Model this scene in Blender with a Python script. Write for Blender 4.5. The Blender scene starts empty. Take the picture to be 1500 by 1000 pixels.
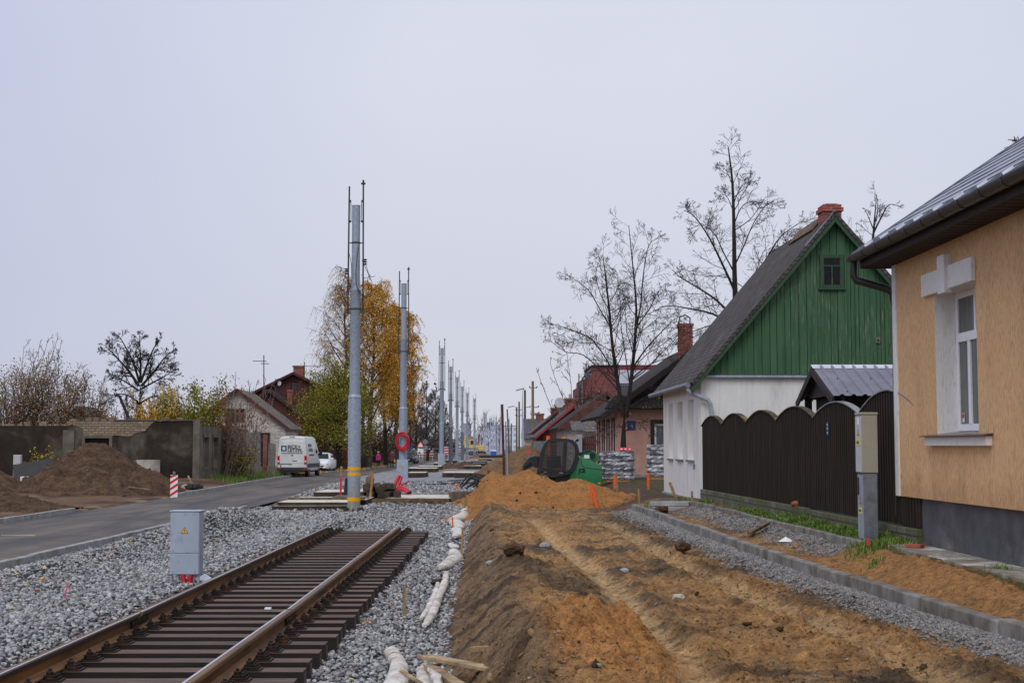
import bpy, bmesh, math, random
import numpy as np
from mathutils import Vector, Matrix
R = math.radians
PI = math.pi
rnd = random.Random(11)
sc = bpy.context.scene
COL = sc.collection
# ------------------------------------------------------------------ camera frame (50 mm lens on a 36 mm sensor)
F = 2083.33
CAMZ = 2.12
PITCH = math.atan(152.0 / F)
_c, _s = math.cos(PITCH), math.sin(PITCH)
def W(px, py, Y):
 """world point at depth Y seen where the survey of the photograph puts it"""
 dx = px - 750.0
 u = 500.0 - py
 dy = _c * F - _s * u
 dz = _s * F + _c * u
 k = Y / dy
 return Vector((dx * k, Y, CAMZ + dz * k))
def srgb(r, g, b, k=1.0):
 def l(c):
  c /= 255.0
  return c / 12.92 if c <= 0.04045 else ((c + 0.055) / 1.055) ** 2.4
 return (min(l(r) * k, 1), min(l(g) * k, 1), min(l(b) * k, 1), 1.0)
# ------------------------------------------------------------------ noise (numpy)
_rs = np.random.RandomState(5)
_perm = np.concatenate([_rs.permutation(512)] * 3)
_ga = _rs.rand(512) * 2 * np.pi
_gx, _gy = np.cos(_ga), np.sin(_ga)
def pn(x, y, seed=0):
 x = np.asarray(x, float) + seed * 17.31
 y = np.asarray(y, float) + seed * 9.73
 xi = np.floor(x).astype(int)
 yi = np.floor(y).astype(int)
 xf = x - xi
 yf = y - yi
 u = xf * xf * xf * (xf * (xf * 6 - 15) + 10)
 v = yf * yf * yf * (yf * (yf * 6 - 15) + 10)
 def gr(a, b, dx, dy):
  h = _perm[_perm[a & 511] + (b & 511)] & 511
  return _gx[h] * dx + _gy[h] * dy
 n00 = gr(xi, yi, xf, yf)
 n10 = gr(xi + 1, yi, xf - 1, yf)
 n01 = gr(xi, yi + 1, xf, yf - 1)
 n11 = gr(xi + 1, yi + 1, xf - 1, yf - 1)
 a = n00 + u * (n10 - n00)
 b = n01 + u * (n11 - n01)
 return (a + v * (b - a)) * 1.4
def fbm(x, y, scale, octs=4, seed=0, gain=0.5):
 s = 0.0
 a = 1.0
 t = 0.0
 for i in range(octs):
  s = s + a * pn(np.asarray(x) * scale, np.asarray(y) * scale, seed + i * 3)
  t += a
  a *= gain
  scale *= 2.03
 return s / t * 1.6
def sst(a, b, x):
 t = np.clip((np.asarray(x, float) - a) / (b - a), 0, 1)
 return t * t * (3 - 2 * t)
# ------------------------------------------------------------------ mesh building
class MB:
 def __init__(self):
  self.v, self.f, self.m = [], [], []
 def add(self, vs, fs, mi=0):
  o = len(self.v)
  self.v.extend([tuple(p) for p in vs])
  for f in fs:
   self.f.append(tuple(i + o for i in f))
   self.m.append(mi)
  return self
 def box(self, x0, x1, y0, y1, z0, z1, mi=0):
  vs = [(x0, y0, z0), (x1, y0, z0), (x1, y1, z0), (x0, y1, z0), (x0, y0, z1), (x1, y0, z1), (x1, y1, z1), (x0, y1, z1)]
  return self.add(vs, [(0, 3, 2, 1), (4, 5, 6, 7), (0, 1, 5, 4), (1, 2, 6, 5), (2, 3, 7, 6), (3, 0, 4, 7)], mi)
 def obox(self, c, size, rot=(0, 0, 0), mi=0):
  from mathutils import Euler
  m = Euler(rot).to_matrix()
  c = Vector(c)
  sx, sy, sz = [s / 2 for s in size]
  vs = [c + m @ Vector((a * sx, b * sy, d * sz)) for d in (-1, 1) for a, b in ((-1, -1), (1, -1), (1, 1), (-1, 1))]
  return self.add(vs, [(0, 3, 2, 1), (4, 5, 6, 7), (0, 1, 5, 4), (1, 2, 6, 5), (2, 3, 7, 6), (3, 0, 4, 7)], mi)
 def beam(self, p, q, w, h=None, mi=0, roll=0.0, w2=None, h2=None):
  h = h or w
  w2 = w2 or w
  h2 = h2 or h
  p, q = Vector(p), Vector(q)
  d = (q - p).normalized()
  up = Vector((0, 0, 1)) if abs(d.z) < 0.95 else Vector((0, 1, 0))
  a = d.cross(up).normalized()
  b = a.cross(d).normalized()
  if roll:
   rm = Matrix.Rotation(roll, 3, d)
   a, b = rm @ a, rm @ b
  vs = []
  for c, ww, hh in ((p, w, h), (q, w2, h2)):
   for s, t in ((-1, -1), (1, -1), (1, 1), (-1, 1)):
    vs.append(c + a * s * ww / 2 + b * t * hh / 2)
  return self.add(vs, [(0, 3, 2, 1), (4, 5, 6, 7), (0, 1, 5, 4), (1, 2, 6, 5), (2, 3, 7, 6), (3, 0, 4, 7)], mi)
 def tube(self, pts, radii, n=8, mi=0, caps=True):
  pts = [Vector(p) for p in pts]
  if not hasattr(radii, '__len__'):
   radii = [radii] * len(pts)
  o = len(self.v)
  prev = None
  for i, p in enumerate(pts):
   if i == 0:
    d = pts[1] - pts[0]
   elif i == len(pts) - 1:
    d = pts[-1] - pts[-2]
   else:
    d = pts[i + 1] - pts[i - 1]
   if d.length < 1e-9:
    d = Vector((0, 0, 1))
   d.normalize()
   if prev is None:
    up = Vector((0, 0, 1)) if abs(d.z) < 0.9 else Vector((1, 0, 0))
    a = d.cross(up).normalized()
   else:
    a = prev - d * prev.dot(d)
    if a.length < 1e-6:
     a = d.orthogonal()
    a.normalize()
   prev = a
   b = d.cross(a)
   for k in range(n):
    t = 2 * PI * k / n
    self.v.append(tuple(p + (a * math.cos(t) + b * math.sin(t)) * radii[i]))
  for i in range(len(pts) - 1):
   for k in range(n):
    k2 = (k + 1) % n
    self.f.append((o + i * n + k, o + i * n + k2, o + (i + 1) * n + k2, o + (i + 1) * n + k))
    self.m.append(mi)
  if caps:
   self.f.append(tuple(o + k for k in reversed(range(n))))
   self.m.append(mi)
   e = o + (len(pts) - 1) * n
   self.f.append(tuple(e + k for k in range(n)))
   self.m.append(mi)
  return self
 def lathe(self, prof, n=16, c=(0, 0, 0), mi=0, caps=True):
  o = len(self.v)
  for r, z in prof:
   for k in range(n):
    t = 2 * PI * k / n
    self.v.append((c[0] + r * math.cos(t), c[1] + r * math.sin(t), c[2] + z))
  for i in range(len(prof) - 1):
   for k in range(n):
    k2 = (k + 1) % n
    self.f.append((o + i * n + k, o + i * n + k2, o + (i + 1) * n + k2, o + (i + 1) * n + k))
    self.m.append(mi)
  if caps:
   self.f.append(tuple(o + k for k in reversed(range(n))))
   self.m.append(mi)
   e = o + (len(prof) - 1) * n
   self.f.append(tuple(e + k for k in range(n)))
   self.m.append(mi)
  return self
 def prism(self, poly, axis, a, b, mi=0):
  """poly = list of 2-D points; extruded along axis from a to b.  axis 'y': poly is (x,z); 'x': (y,z); 'z': (x,y)"""
  def mk(p, t):
   return (p[0], t, p[1]) if axis == 'y' else ((t, p[0], p[1]) if axis == 'x' else (p[0], p[1], t))
  n = len(poly)
  vs = [mk(p, a) for p in poly] + [mk(p, b) for p in poly]
  fs = [tuple(range(n - 1, -1, -1)), tuple(range(n, 2 * n))]
  for i in range(n):
   j = (i + 1) % n
   fs.append((i, j, n + j, n + i))
  return self.add(vs, fs, mi)
 def slab(self, quad, th, mi=0):
  q = [Vector(p) for p in quad]
  nrm = (q[1] - q[0]).cross(q[3] - q[0]).normalized()
  if nrm.z < 0:
   q = [q[0], q[3], q[2], q[1]]
   nrm = -nrm
  lo = [p - nrm * th for p in q]
  return self.add(lo + q, [(0, 3, 2, 1), (4, 5, 6, 7), (0, 1, 5, 4), (1, 2, 6, 5), (2, 3, 7, 6), (3, 0, 4, 7)], mi)
 def ball(self, c, r, seg=10, rings=7, mi=0, sq=(1, 1, 1)):
  o = len(self.v)
  c = Vector(c)
  for i in range(rings + 1):
   t = PI * i / rings
   for k in range(seg):
    p = 2 * PI * k / seg
    self.v.append((c.x + r * sq[0] * math.sin(t) * math.cos(p), c.y + r * sq[1] * math.sin(t) * math.sin(p), c.z + r * sq[2] * math.cos(t)))
  for i in range(rings):
   for k in range(seg):
    k2 = (k + 1) % seg
    self.f.append((o + i * seg + k, o + (i + 1) * seg + k, o + (i + 1) * seg + k2, o + i * seg + k2))
    self.m.append(mi)
  return self
 def loft(self, secs, mi=0, closed=True, caps=True):
  n = len(secs[0])
  o = len(self.v)
  for s in secs:
   self.v.extend([tuple(p) for p in s])
  for i in range(len(secs) - 1):
   for k in range(n if closed else n - 1):
    k2 = (k + 1) % n
    self.f.append((o + i * n + k, o + i * n + k2, o + (i + 1) * n + k2, o + (i + 1) * n + k))
    self.m.append(mi)
  if caps:
   self.f.append(tuple(o + k for k in reversed(range(n))))
   self.m.append(mi)
   e = o + (len(secs) - 1) * n
   self.f.append(tuple(e + k for k in range(n)))
   self.m.append(mi)
  return self
 def walls(self, axis, t0, t1, u0, u1, z0, z1, ops, mi=0):
  """wall slab with rectangular openings ops=[(ua,ub,za,zb)]. axis 'y': the wall runs along x, thickness in y (t0..t1); axis 'x': along y"""
  def bx(ua, ub, za, zb):
   if ub - ua < 1e-4 or zb - za < 1e-4:
    return
   if axis == 'y':
    self.box(ua, ub, t0, t1, za, zb, mi)
   else:
    self.box(t0, t1, ua, ub, za, zb, mi)
  u = u0
  for ua, ub, za, zb in sorted(ops):
   bx(u, ua, z0, z1)
   bx(ua, ub, z0, za)
   bx(ua, ub, zb, z1)
   u = ub
  bx(u, u1, z0, z1)
  return self
 def build_each(self, name, mats, parent=None, **kw):
  """every connected piece becomes an object of its own"""
  n = len(self.v)
  p = list(range(n))
  def find(a):
   while p[a] != a:
    p[a] = p[p[a]]
    a = p[a]
   return a
  for f in self.f:
   for q in f[1:]:
    p[find(q)] = find(f[0])
  gr_ = {}
  for f, mi in zip(self.f, self.m):
   gr_.setdefault(find(f[0]), []).append((f, mi))
  out = []
  for fs in gr_.values():
   ids = sorted({i for f, _ in fs for i in f})
   mp_ = {i: k for k, i in enumerate(ids)}
   b = MB()
   b.v = [self.v[i] for i in ids]
   b.f = [tuple(mp_[i] for i in f) for f, _ in fs]
   b.m = [mi for _, mi in fs]
   out.append(b.build(name, mats, parent, **kw))
  return out
 def build(self, name, mats, parent=None, smooth=None, bevel=0, loc=None, fix=True, jitter=0):
  me = bpy.data.meshes.new(name)
  if jitter:
   self.v = [(x + rnd.uniform(-jitter, jitter), y + rnd.uniform(-jitter, jitter), z + rnd.uniform(-jitter, jitter)) for x, y, z in self.v]
  me.from_pydata(self.v, [], self.f)
  if not isinstance(mats, (list, tuple)):
   mats = [mats]
  for m in mats:
   me.materials.append(m)
  me.polygons.foreach_set('material_index', self.m)
  if bevel or fix:
   bm = bmesh.new()
   bm.from_mesh(me)
   if fix:
    bmesh.ops.recalc_face_normals(bm, faces=bm.faces)
   if bevel:
    es = [e for e in bm.edges if len(e.link_faces) == 2 and e.calc_face_angle(0) > 0.6]
    bmesh.ops.bevel(bm, geom=es, offset=bevel, offset_type='OFFSET', segments=2, profile=0.5, affect='EDGES', clamp_overlap=True)
   bm.to_mesh(me)
   bm.free()
  if smooth:
   me.shade_smooth()
   me.set_sharp_from_angle(angle=R(smooth))
  o = bpy.data.objects.new(name, me)
  COL.objects.link(o)
  if parent is not None:
   o.parent = parent
  if loc is not None:
   o.location = loc
  return o
def np_mesh(name, V, faces, mats, parent=None, smooth=False, k=4):
 """V (n,3), faces (m,k) numpy"""
 me = bpy.data.meshes.new(name)
 V = np.ascontiguousarray(V, dtype=np.float32)
 Fc = np.ascontiguousarray(faces, dtype=np.int32)
 k = Fc.shape[1]
 me.vertices.add(len(V))
 me.vertices.foreach_set('co', V.ravel())
 me.loops.add(Fc.size)
 me.loops.foreach_set('vertex_index', Fc.ravel())
 me.polygons.add(len(Fc))
 me.polygons.foreach_set('loop_start', np.arange(0, Fc.size, k, dtype=np.int32))
 if smooth:
  me.polygons.foreach_set('use_smooth', np.ones(len(Fc), dtype=bool))
 me.update(calc_edges=True)
 if not isinstance(mats, (list, tuple)):
  mats = [mats]
 for m in mats:
  me.materials.append(m)
 o = bpy.data.objects.new(name, me)
 COL.objects.link(o)
 if parent is not None:
  o.parent = parent
 return o
def tag(o, label=None, cat=None, group=None, kind=None):
 if label:
  o['label'] = label
 if cat:
  o['category'] = cat
 if group:
  o['group'] = group
 if kind:
  o['kind'] = kind
 return o
def T(name, label, cat, loc=(0, 0, 0), rz=0.0, group=None):
 o = bpy.data.objects.new(name, None)
 o.empty_display_size = 0.2
 COL.objects.link(o)
 o.location = loc
 o.rotation_euler = (0, 0, rz)
 return tag(o, label, cat, group)
def kids(o):
 return [c for c in bpy.data.objects if c.parent == o]
def copy_tree(o, parent=None):
 c = o.copy()
 COL.objects.link(c)
 if parent is not None:
  c.parent = parent
 for ch in kids(o):
  copy_tree(ch, c)
 return c
def dup(root, loc, rz, label, group=None):
 c = copy_tree(root)
 c.location = loc
 c.rotation_euler = (0, 0, rz)
 c['label'] = label
 if group:
  c['group'] = group
 return c
def text_mb(txt, size, name, mat, parent, loc, rot, depth=0.004, width=None, bold=0.0, extra_rot=None):
 cu = bpy.data.curves.new('lettering', 'FONT')
 cu.body = txt
 cu.size = size
 cu.extrude = depth
 cu.offset = bold
 cu.resolution_u = 2
 ob = bpy.data.objects.new('lettering', cu)
 COL.objects.link(ob)
 dg = bpy.context.evaluated_depsgraph_get()
 me = bpy.data.meshes.new_from_object(ob.evaluated_get(dg))
 COL.objects.unlink(ob)
 bpy.data.objects.remove(ob)
 if width:
  xs = [v.co.x for v in me.vertices]
  k = width / max(max(xs) - min(xs), 1e-6)
  x0 = min(xs)
  for v in me.vertices:
   v.co.x = (v.co.x - x0) * k
 me.materials.clear()
 me.materials.append(mat)
 o = bpy.data.objects.new(name, me)
 COL.objects.link(o)
 o.parent = parent
 o.location = loc
 o.rotation_euler = rot
 return o
# ------------------------------------------------------------------ materials
class NT:
 def __init__(self, name):
  self.mat = bpy.data.materials.new(name)
  self.mat.use_nodes = True
  self.t = self.mat.node_tree
  self.n = self.t.nodes
  self.l = self.t.links
  self.bsdf = self.n['Principled BSDF']
 def node(self, typ, **kw):
  nd = self.n.new(typ)
  for k, v in kw.items():
   setattr(nd, k, v)
  return nd
 def link(self, a, b):
  self.l.new(a, b)
 def pos(self, stretch=(1, 1, 1)):
  g = self.node('ShaderNodeNewGeometry')
  m = self.node('ShaderNodeVectorMath', operation='MULTIPLY')
  m.inputs[1].default_value = stretch
  self.link(g.outputs['Position'], m.inputs[0])
  return m.outputs[0]
 def noise(self, vec, scale, detail=6, rough=0.6, dist=0.0):
  nd = self.node('ShaderNodeTexNoise')
  nd.inputs['Scale'].default_value = scale
  nd.inputs['Detail'].default_value = detail
  nd.inputs['Roughness'].default_value = rough
  nd.inputs['Distortion'].default_value = dist
  self.link(vec, nd.inputs['Vector'])
  return nd.outputs['Fac']
 def ramp(self, fac, stops):
  r = self.node('ShaderNodeValToRGB')
  el = r.color_ramp.elements
  while len(el) < len(stops):
   el.new(0.5)
  for e, (p, c) in zip(el, stops):
   e.position = p
   e.color = c if len(c) == 4 else (*c, 1)
  self.link(fac, r.inputs[0])
  return r.outputs[0]
 def mix(self, fac, a, b, blend='MIX'):
  m = self.node('ShaderNodeMix', data_type='RGBA', blend_type=blend)
  if hasattr(fac, 'is_linked') or hasattr(fac, 'links'):
   self.link(fac, m.inputs[0])
  else:
   m.inputs[0].default_value = fac
  for s, x in ((6, a), (7, b)):
   if hasattr(x, 'links'):
    self.link(x, m.inputs[s])
   else:
    m.inputs[s].default_value = x if len(x) == 4 else (*x, 1)
  return m.outputs[2]
 def math(self, op, a, b=None):
  m = self.node('ShaderNodeMath', operation=op)
  for i, x in enumerate((a, b)):
   if x is None:
    continue
   if hasattr(x, 'links'):
    self.link(x, m.inputs[i])
   else:
    m.inputs[i].default_value = x
  return m.outputs[0]
 def bump(self, h, strength=0.3, dist=0.02):
  b = self.node('ShaderNodeBump')
  b.inputs['Strength'].default_value = strength
  b.inputs['Distance'].default_value = dist
  self.link(h, b.inputs['Height'])
  self.link(b.outputs[0], self.bsdf.inputs['Normal'])
 def color(self, c):
  if hasattr(c, 'links'):
   self.link(c, self.bsdf.inputs['Base Color'])
  else:
   self.bsdf.inputs['Base Color'].default_value = c
 def p(self, rough=0.8, metal=0.0, spec=0.3):
  self.bsdf.inputs['Roughness'].default_value = rough
  self.bsdf.inputs['Metallic'].default_value = metal
  self.bsdf.inputs['Specular IOR Level'].default_value = spec
  return self.mat
def M(name, c1, c2=None, scale=4, stretch=(1, 1, 1), rough=0.8, metal=0.0, spec=0.3, bump=0.0, bscale=60, bdist=0.01, dirt=None, dscale=0.8, dlo=0.45, dhi=0.7, lo=0.35, hi=0.65, bstretch=None):
 t = NT(name)
 c2 = c2 or tuple(x * 0.75 for x in c1[:3]) + (1,)
 v = t.pos(stretch)
 f = t.noise(v, scale, 8, 0.62)
 col = t.ramp(f, [(lo, c1), (hi, c2)])
 if dirt:
  f2 = t.noise(t.pos(stretch), dscale, 7, 0.65, 0.3)
  d = t.ramp(f2, [(dlo, (0, 0, 0, 1)), (dhi, (1, 1, 1, 1))])
  col = t.mix(d, col, dirt)
 t.color(col)
 if bump:
  t.bump(t.noise(t.pos(bstretch or stretch), bscale, 5, 0.6), bump, bdist)
 return t.p(rough, metal, spec)
def M_island(name, stops, rough=0.8, scale=30, spec=0.3, bump=0.0, trans=0.0, var=0.25):
 t = NT(name)
 g = t.node('ShaderNodeNewGeometry')
 col = t.ramp(g.outputs['Random Per Island'], stops)
 f = t.noise(t.pos(), scale, 4, 0.6)
 k = t.ramp(f, [(0.3, (1 - var, 1 - var, 1 - var, 1)), (0.7, (1, 1, 1, 1))])
 col = t.mix(1.0, col, k, 'MULTIPLY')
 t.color(col)
 if bump:
  t.bump(f, bump, 0.01)
 if trans:
  t.bsdf.inputs['Subsurface Weight'].default_value = 0.0
 return t.p(rough, 0, spec)
def uv_wall(t):
 """(u,z) coordinates of a vertical wall from world position and normal"""
 g = t.node('ShaderNodeNewGeometry')
 sp = t.node('ShaderNodeSeparateXYZ')
 t.link(g.outputs['Position'], sp.inputs[0])
 sn = t.node('ShaderNodeSeparateXYZ')
 t.link(g.outputs['Normal'], sn.inputs[0])
 ax = t.math('ABSOLUTE', sn.outputs[0])
 gt = t.math('GREATER_THAN', ax, 0.6)
 mx = t.node('ShaderNodeMix', data_type='FLOAT')
 t.link(gt, mx.inputs[0])
 t.link(sp.outputs[0], mx.inputs[2])
 t.link(sp.outputs[1], mx.inputs[3])
 cb = t.node('ShaderNodeCombineXYZ')
 t.link(mx.outputs[0], cb.inputs[0])
 t.link(sp.outputs[2], cb.inputs[1])
 return cb.outputs[0]
def M_brick(name, c1, c2, mortar, bw=0.26, bh=0.075, ms=0.012, rough=0.85, dirt=None, dlo=0.5, dhi=0.7, dscale=0.9):
 t = NT(name)
 b = t.node('ShaderNodeTexBrick')
 t.link(uv_wall(t), b.inputs['Vector'])
 b.inputs['Color1'].default_value = c1
 b.inputs['Color2'].default_value = c2
 b.inputs['Mortar'].default_value = mortar
 b.inputs['Scale'].default_value = 1.0
 b.inputs['Brick Width'].default_value = bw
 b.inputs['Row Height'].default_value = bh
 b.inputs['Mortar Size'].default_value = ms
 f = t.noise(t.pos(), 6, 6)
 k = t.ramp(f, [(0.3, (0.65, 0.65, 0.65, 1)), (0.7, (1.1, 1.1, 1.1, 1))])
 col = t.mix(1.0, b.outputs['Color'], k, 'MULTIPLY')
 if dirt:
  f2 = t.noise(t.pos(), dscale, 7, 0.65, 0.4)
  d = t.ramp(f2, [(dlo, (0, 0, 0, 1)), (dhi, (1, 1, 1, 1))])
  col = t.mix(d, col, dirt)
 t.color(col)
 t.bump(b.outputs['Fac'], 0.4, -0.01)
 return t.p(rough)
def M_glass(name, c=(0.02, 0.025, 0.03, 1), rough=0.08):
 t = NT(name)
 f = t.noise(t.pos((1, 1, 0.3)), 3, 4)
 t.color(t.ramp(f, [(0.4, c), (0.7, tuple(x * 2.2 for x in c[:3]) + (1,))]))
 return t.p(rough, 0.0, 0.6)
K = 1.32     # photograph tone -> albedo under this sky
m = {}
# sand / soil vertex coloured ground
t = NT('ground soil')
at = t.node('ShaderNodeAttribute', attribute_name='soil')
f1 = t.noise(t.pos(), 9, 8, 0.7)
f2 = t.noise(t.pos(), 55, 6, 0.7)
k1 = t.ramp(f1, [(0.3, (0.62, 0.60, 0.58, 1)), (0.68, (1.22, 1.22, 1.22, 1))])
k2 = t.ramp(f2, [(0.28, (0.5, 0.5, 0.5, 1)), (0.6, (1.15, 1.15, 1.15, 1))])
c = t.mix(1.0, at.outputs['Color'], k1, 'MULTIPLY')
c = t.mix(0.8, c, k2, 'MULTIPLY')
f4 = t.noise(t.pos(), 17, 10, 0.78)
c = t.mix(1.0, c, t.ramp(f4, [(0.40, (0.42, 0.40, 0.40, 1)), (0.50, (1, 1, 1, 1)), (0.62, (1, 1, 1, 1)), (0.70, (1.35, 1.3, 1.25, 1))]), 'MULTIPLY')
f5 = t.noise(t.pos(), 120, 3, 0.6)
c = t.mix(1.0, c, t.ramp(f5, [(0.32, (0.5, 0.48, 0.46, 1)), (0.42, (1, 1, 1, 1)), (0.66, (1, 1, 1, 1)), (0.74, (1.5, 1.45, 1.4, 1))]), 'MULTIPLY')
t.color(c)
t.bump(t.math('ADD', t.math('ADD', t.math('MULTIPLY', f2, 0.5), f1), f4), 0.9, 0.04)
m['soil'] = t.p(0.92, 0, 0.15)
def M_pile(name, cs, c2, seed=0.0, fine=40):
 t = NT(name)
 f1 = t.noise(t.pos(), 2.2, 9, 0.7)
 f2 = t.noise(t.pos(), fine, 6, 0.75)
 c = t.ramp(f1, [(0.35, cs), (0.68, c2)])
 k2 = t.ramp(f2, [(0.28, (0.5, 0.48, 0.46, 1)), (0.6, (1.15, 1.15, 1.15, 1))])
 f3 = t.noise(t.pos(), 13, 10, 0.78)
 c = t.mix(1.0, c, t.ramp(f3, [(0.38, (0.5, 0.47, 0.45, 1)), (0.49, (1, 1, 1, 1)), (0.62, (1, 1, 1, 1)), (0.70, (1.25, 1.22, 1.2, 1))]), 'MULTIPLY')
 t.color(t.mix(1.0, c, k2, 'MULTIPLY'))
 t.bump(t.math('ADD', f2, f3), 0.9, 0.05)
 return t.p(0.93, 0, 0.15)
m['sand'] = M_pile('orange sand', srgb(180, 128, 76, 1.3), srgb(146, 102, 60, 1.3))
m['earth'] = M_pile('brown earth', srgb(104, 82, 64, K), srgb(58, 46, 38, K), fine=11)
m['earth2'] = M_pile('far brown earth', srgb(124, 98, 72, K), srgb(98, 76, 56, K), fine=10)
m['asphalt'] = None
t = NT('dusty asphalt')
f1 = t.noise(t.pos((1, 0.12, 1)), 1.1, 7, 0.6, 0.4)
f2 = t.noise(t.pos(), 0.22, 5, 0.6, 0.6)
f3 = t.noise(t.pos(), 70, 4, 0.7)
a = t.ramp(f1, [(0.36, srgb(74, 73, 75, 1.1)), (0.64, srgb(114, 106, 97, 1.1))])
d = t.ramp(f2, [(0.5, (0, 0, 0, 1)), (0.66, (1, 1, 1, 1))])
a = t.mix(d, a, srgb(76, 74, 76, 1.2))
kk = t.ramp(f3, [(0.3, (0.72, 0.72, 0.72, 1)), (0.6, (1.08, 1.08, 1.08, 1))])
t.color(t.mix(1.0, a, kk, 'MULTIPLY'))
t.bump(f3, 0.4, 0.01)
m['asphalt'] = t.p(0.85, 0, 0.25)
m['stones'] = M_island('ballast stone', [(0.0, srgb(74, 74, 76, 1.2)), (0.25, srgb(124, 124, 126, 1.2)), (0.6, srgb(160, 160, 161, 1.2)), (0.94, srgb(196, 195, 194, 1.2)), (1.0, srgb(132, 110, 94, 1.2))], 0.8, 45, 0.3, 0.3, var=0.35)
m['fines'] = M_island('grey grit', [(0.0, srgb(92, 90, 88, K)), (0.5, srgb(126, 124, 122, K)), (1.0, srgb(156, 152, 146, K))], 0.9, 60, 0.2, 0.2)
m['clod'] = M_island('soil clod', [(0.0, srgb(62, 50, 39, K)), (0.5, srgb(108, 86, 60, K)), (0.88, srgb(142, 112, 76, K)), (0.93, srgb(130, 126, 120, K)), (1.0, srgb(150, 146, 140, K))], 0.95, 40, 0.1, 0.4)
m['earth_clod'] = M_island('earth clod', [(0.0, srgb(52, 42, 34, K)), (0.6, srgb(98, 78, 60, K)), (0.85, srgb(122, 100, 80, K)), (1.0, srgb(140, 136, 132, K))], 0.95, 30, 0.1, 0.4)
m['conc'] = M('kerb concrete', srgb(152, 152, 152, K), srgb(126, 125, 123, K), 5, rough=0.9, bump=0.25, bscale=90, dirt=srgb(104, 98, 88, K), dscale=1.7, dlo=0.5, dhi=0.72)
m['conc_l'] = M('pale concrete', srgb(176, 172, 162, K), srgb(146, 140, 128, K), 3, rough=0.9, bump=0.25, bscale=60, dirt=srgb(122, 106, 86, K), dscale=1.2)
m['kerb_damp'] = M('damp kerb concrete', srgb(146, 144, 138, 1.15), srgb(112, 108, 100, 1.15), 3.5, (1, 1, .6), rough=0.9, bump=0.35, bscale=70, dirt=srgb(88, 80, 68, 1.15), dscale=2.2, dlo=0.46, dhi=0.68)
m['conc_d'] = M('damp concrete', srgb(112, 104, 94, K), srgb(76, 68, 58, K), 3, rough=0.9, bump=0.3, bscale=50)
t = NT('oiled sleeper wood')
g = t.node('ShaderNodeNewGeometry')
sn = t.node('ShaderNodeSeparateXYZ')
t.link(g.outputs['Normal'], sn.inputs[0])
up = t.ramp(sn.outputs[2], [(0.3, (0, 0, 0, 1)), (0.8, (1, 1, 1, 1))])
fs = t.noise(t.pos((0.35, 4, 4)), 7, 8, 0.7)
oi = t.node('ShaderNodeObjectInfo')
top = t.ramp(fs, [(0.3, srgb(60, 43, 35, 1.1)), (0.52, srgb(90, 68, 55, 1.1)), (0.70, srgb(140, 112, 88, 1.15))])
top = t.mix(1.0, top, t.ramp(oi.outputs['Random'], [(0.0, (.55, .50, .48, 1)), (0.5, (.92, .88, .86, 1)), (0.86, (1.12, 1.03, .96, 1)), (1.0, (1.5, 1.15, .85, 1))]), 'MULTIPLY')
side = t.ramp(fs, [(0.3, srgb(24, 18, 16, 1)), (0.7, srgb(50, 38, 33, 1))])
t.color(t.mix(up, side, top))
t.bump(fs, 0.4, 0.01)
m['sleeper'] = t.p(0.6, 0, 0.4)
m['sleeper_end'] = M('sleeper end plate', srgb(104, 94, 86, K), srgb(74, 66, 60, K), 20)
m['rust'] = M('rail rust', srgb(136, 96, 58, K), srgb(88, 66, 46, K), 6, (1, 0.15, 1), rough=0.75, spec=0.3, bump=0.2, bscale=60, dirt=srgb(70, 58, 46, K), dscale=1.5)
m['rust_top'] = M('rail head rust', srgb(134, 104, 76, 1.15), srgb(98, 76, 56, 1.15), 6, (1, 0.1, 1), rough=0.7, dirt=srgb(108, 92, 78, K), dscale=1.1)
m['rail_web'] = M('rail web', srgb(108, 78, 42, 1.15), srgb(64, 49, 30, 1.1), 3, (1, 0.3, 1), rough=0.7, dirt=srgb(146, 96, 44, 1.2), dscale=0.9, dlo=.45, dhi=.75)
m['steel'] = M('polished rail steel', (0.68, 0.69, 0.72, 1), (0.5, 0.51, 0.54, 1), 12, (1, 0.05, 1), rough=0.32, metal=1.0)
m['steel_dark'] = M('dark rail side', srgb(74, 70, 70, K), srgb(52, 48, 46, K), 8, (1, 0.1, 1), rough=0.45, metal=0.4)
m['clip'] = M('rail fastening iron', srgb(52, 42, 36, 1), srgb(30, 25, 23, 1), 14, rough=0.6, metal=0.2, dirt=srgb(104, 70, 42, 1), dscale=7, dlo=.52, dhi=.75)
m['galv'] = M('galvanised steel', srgb(150, 160, 172, K), srgb(122, 132, 146, K), 14, rough=0.5, metal=0.25, spec=0.4, bump=0.05, bscale=30, dirt=srgb(136, 146, 156, K), dscale=2.0)
m['galv_far'] = M('far galvanised steel', srgb(160, 168, 184, K), srgb(146, 156, 174, K), 6, rough=0.55, metal=0.1)  # bluish pale tone puts the distance haze into the colour
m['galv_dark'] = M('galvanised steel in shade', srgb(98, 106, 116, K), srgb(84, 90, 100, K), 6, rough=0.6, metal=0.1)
t = NT('pole foot steel')
f = t.noise(t.pos(), 14, 7)
base = t.ramp(f, [(0.35, srgb(150, 160, 172, K)), (0.65, srgb(126, 136, 148, K))])
f2 = t.noise(t.pos((7, 7, 0.9)), 1.0, 6)
sx = t.node('ShaderNodeSeparateXYZ')
t.link(t.pos(), sx.inputs[0])
hz = t.ramp(t.math('MULTIPLY', sx.outputs[2], 0.4), [(0.10, (1, 1, 1, 1)), (0.55, (0, 0, 0, 1))])
dd = t.math('MULTIPLY', t.ramp(f2, [(0.4, (0, 0, 0, 1)), (0.6, (1, 1, 1, 1))]), hz)
t.color(t.mix(dd, base, srgb(138, 126, 84, K)))
m['pole_foot'] = t.p(0.5, 0.2, 0.4)
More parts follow.
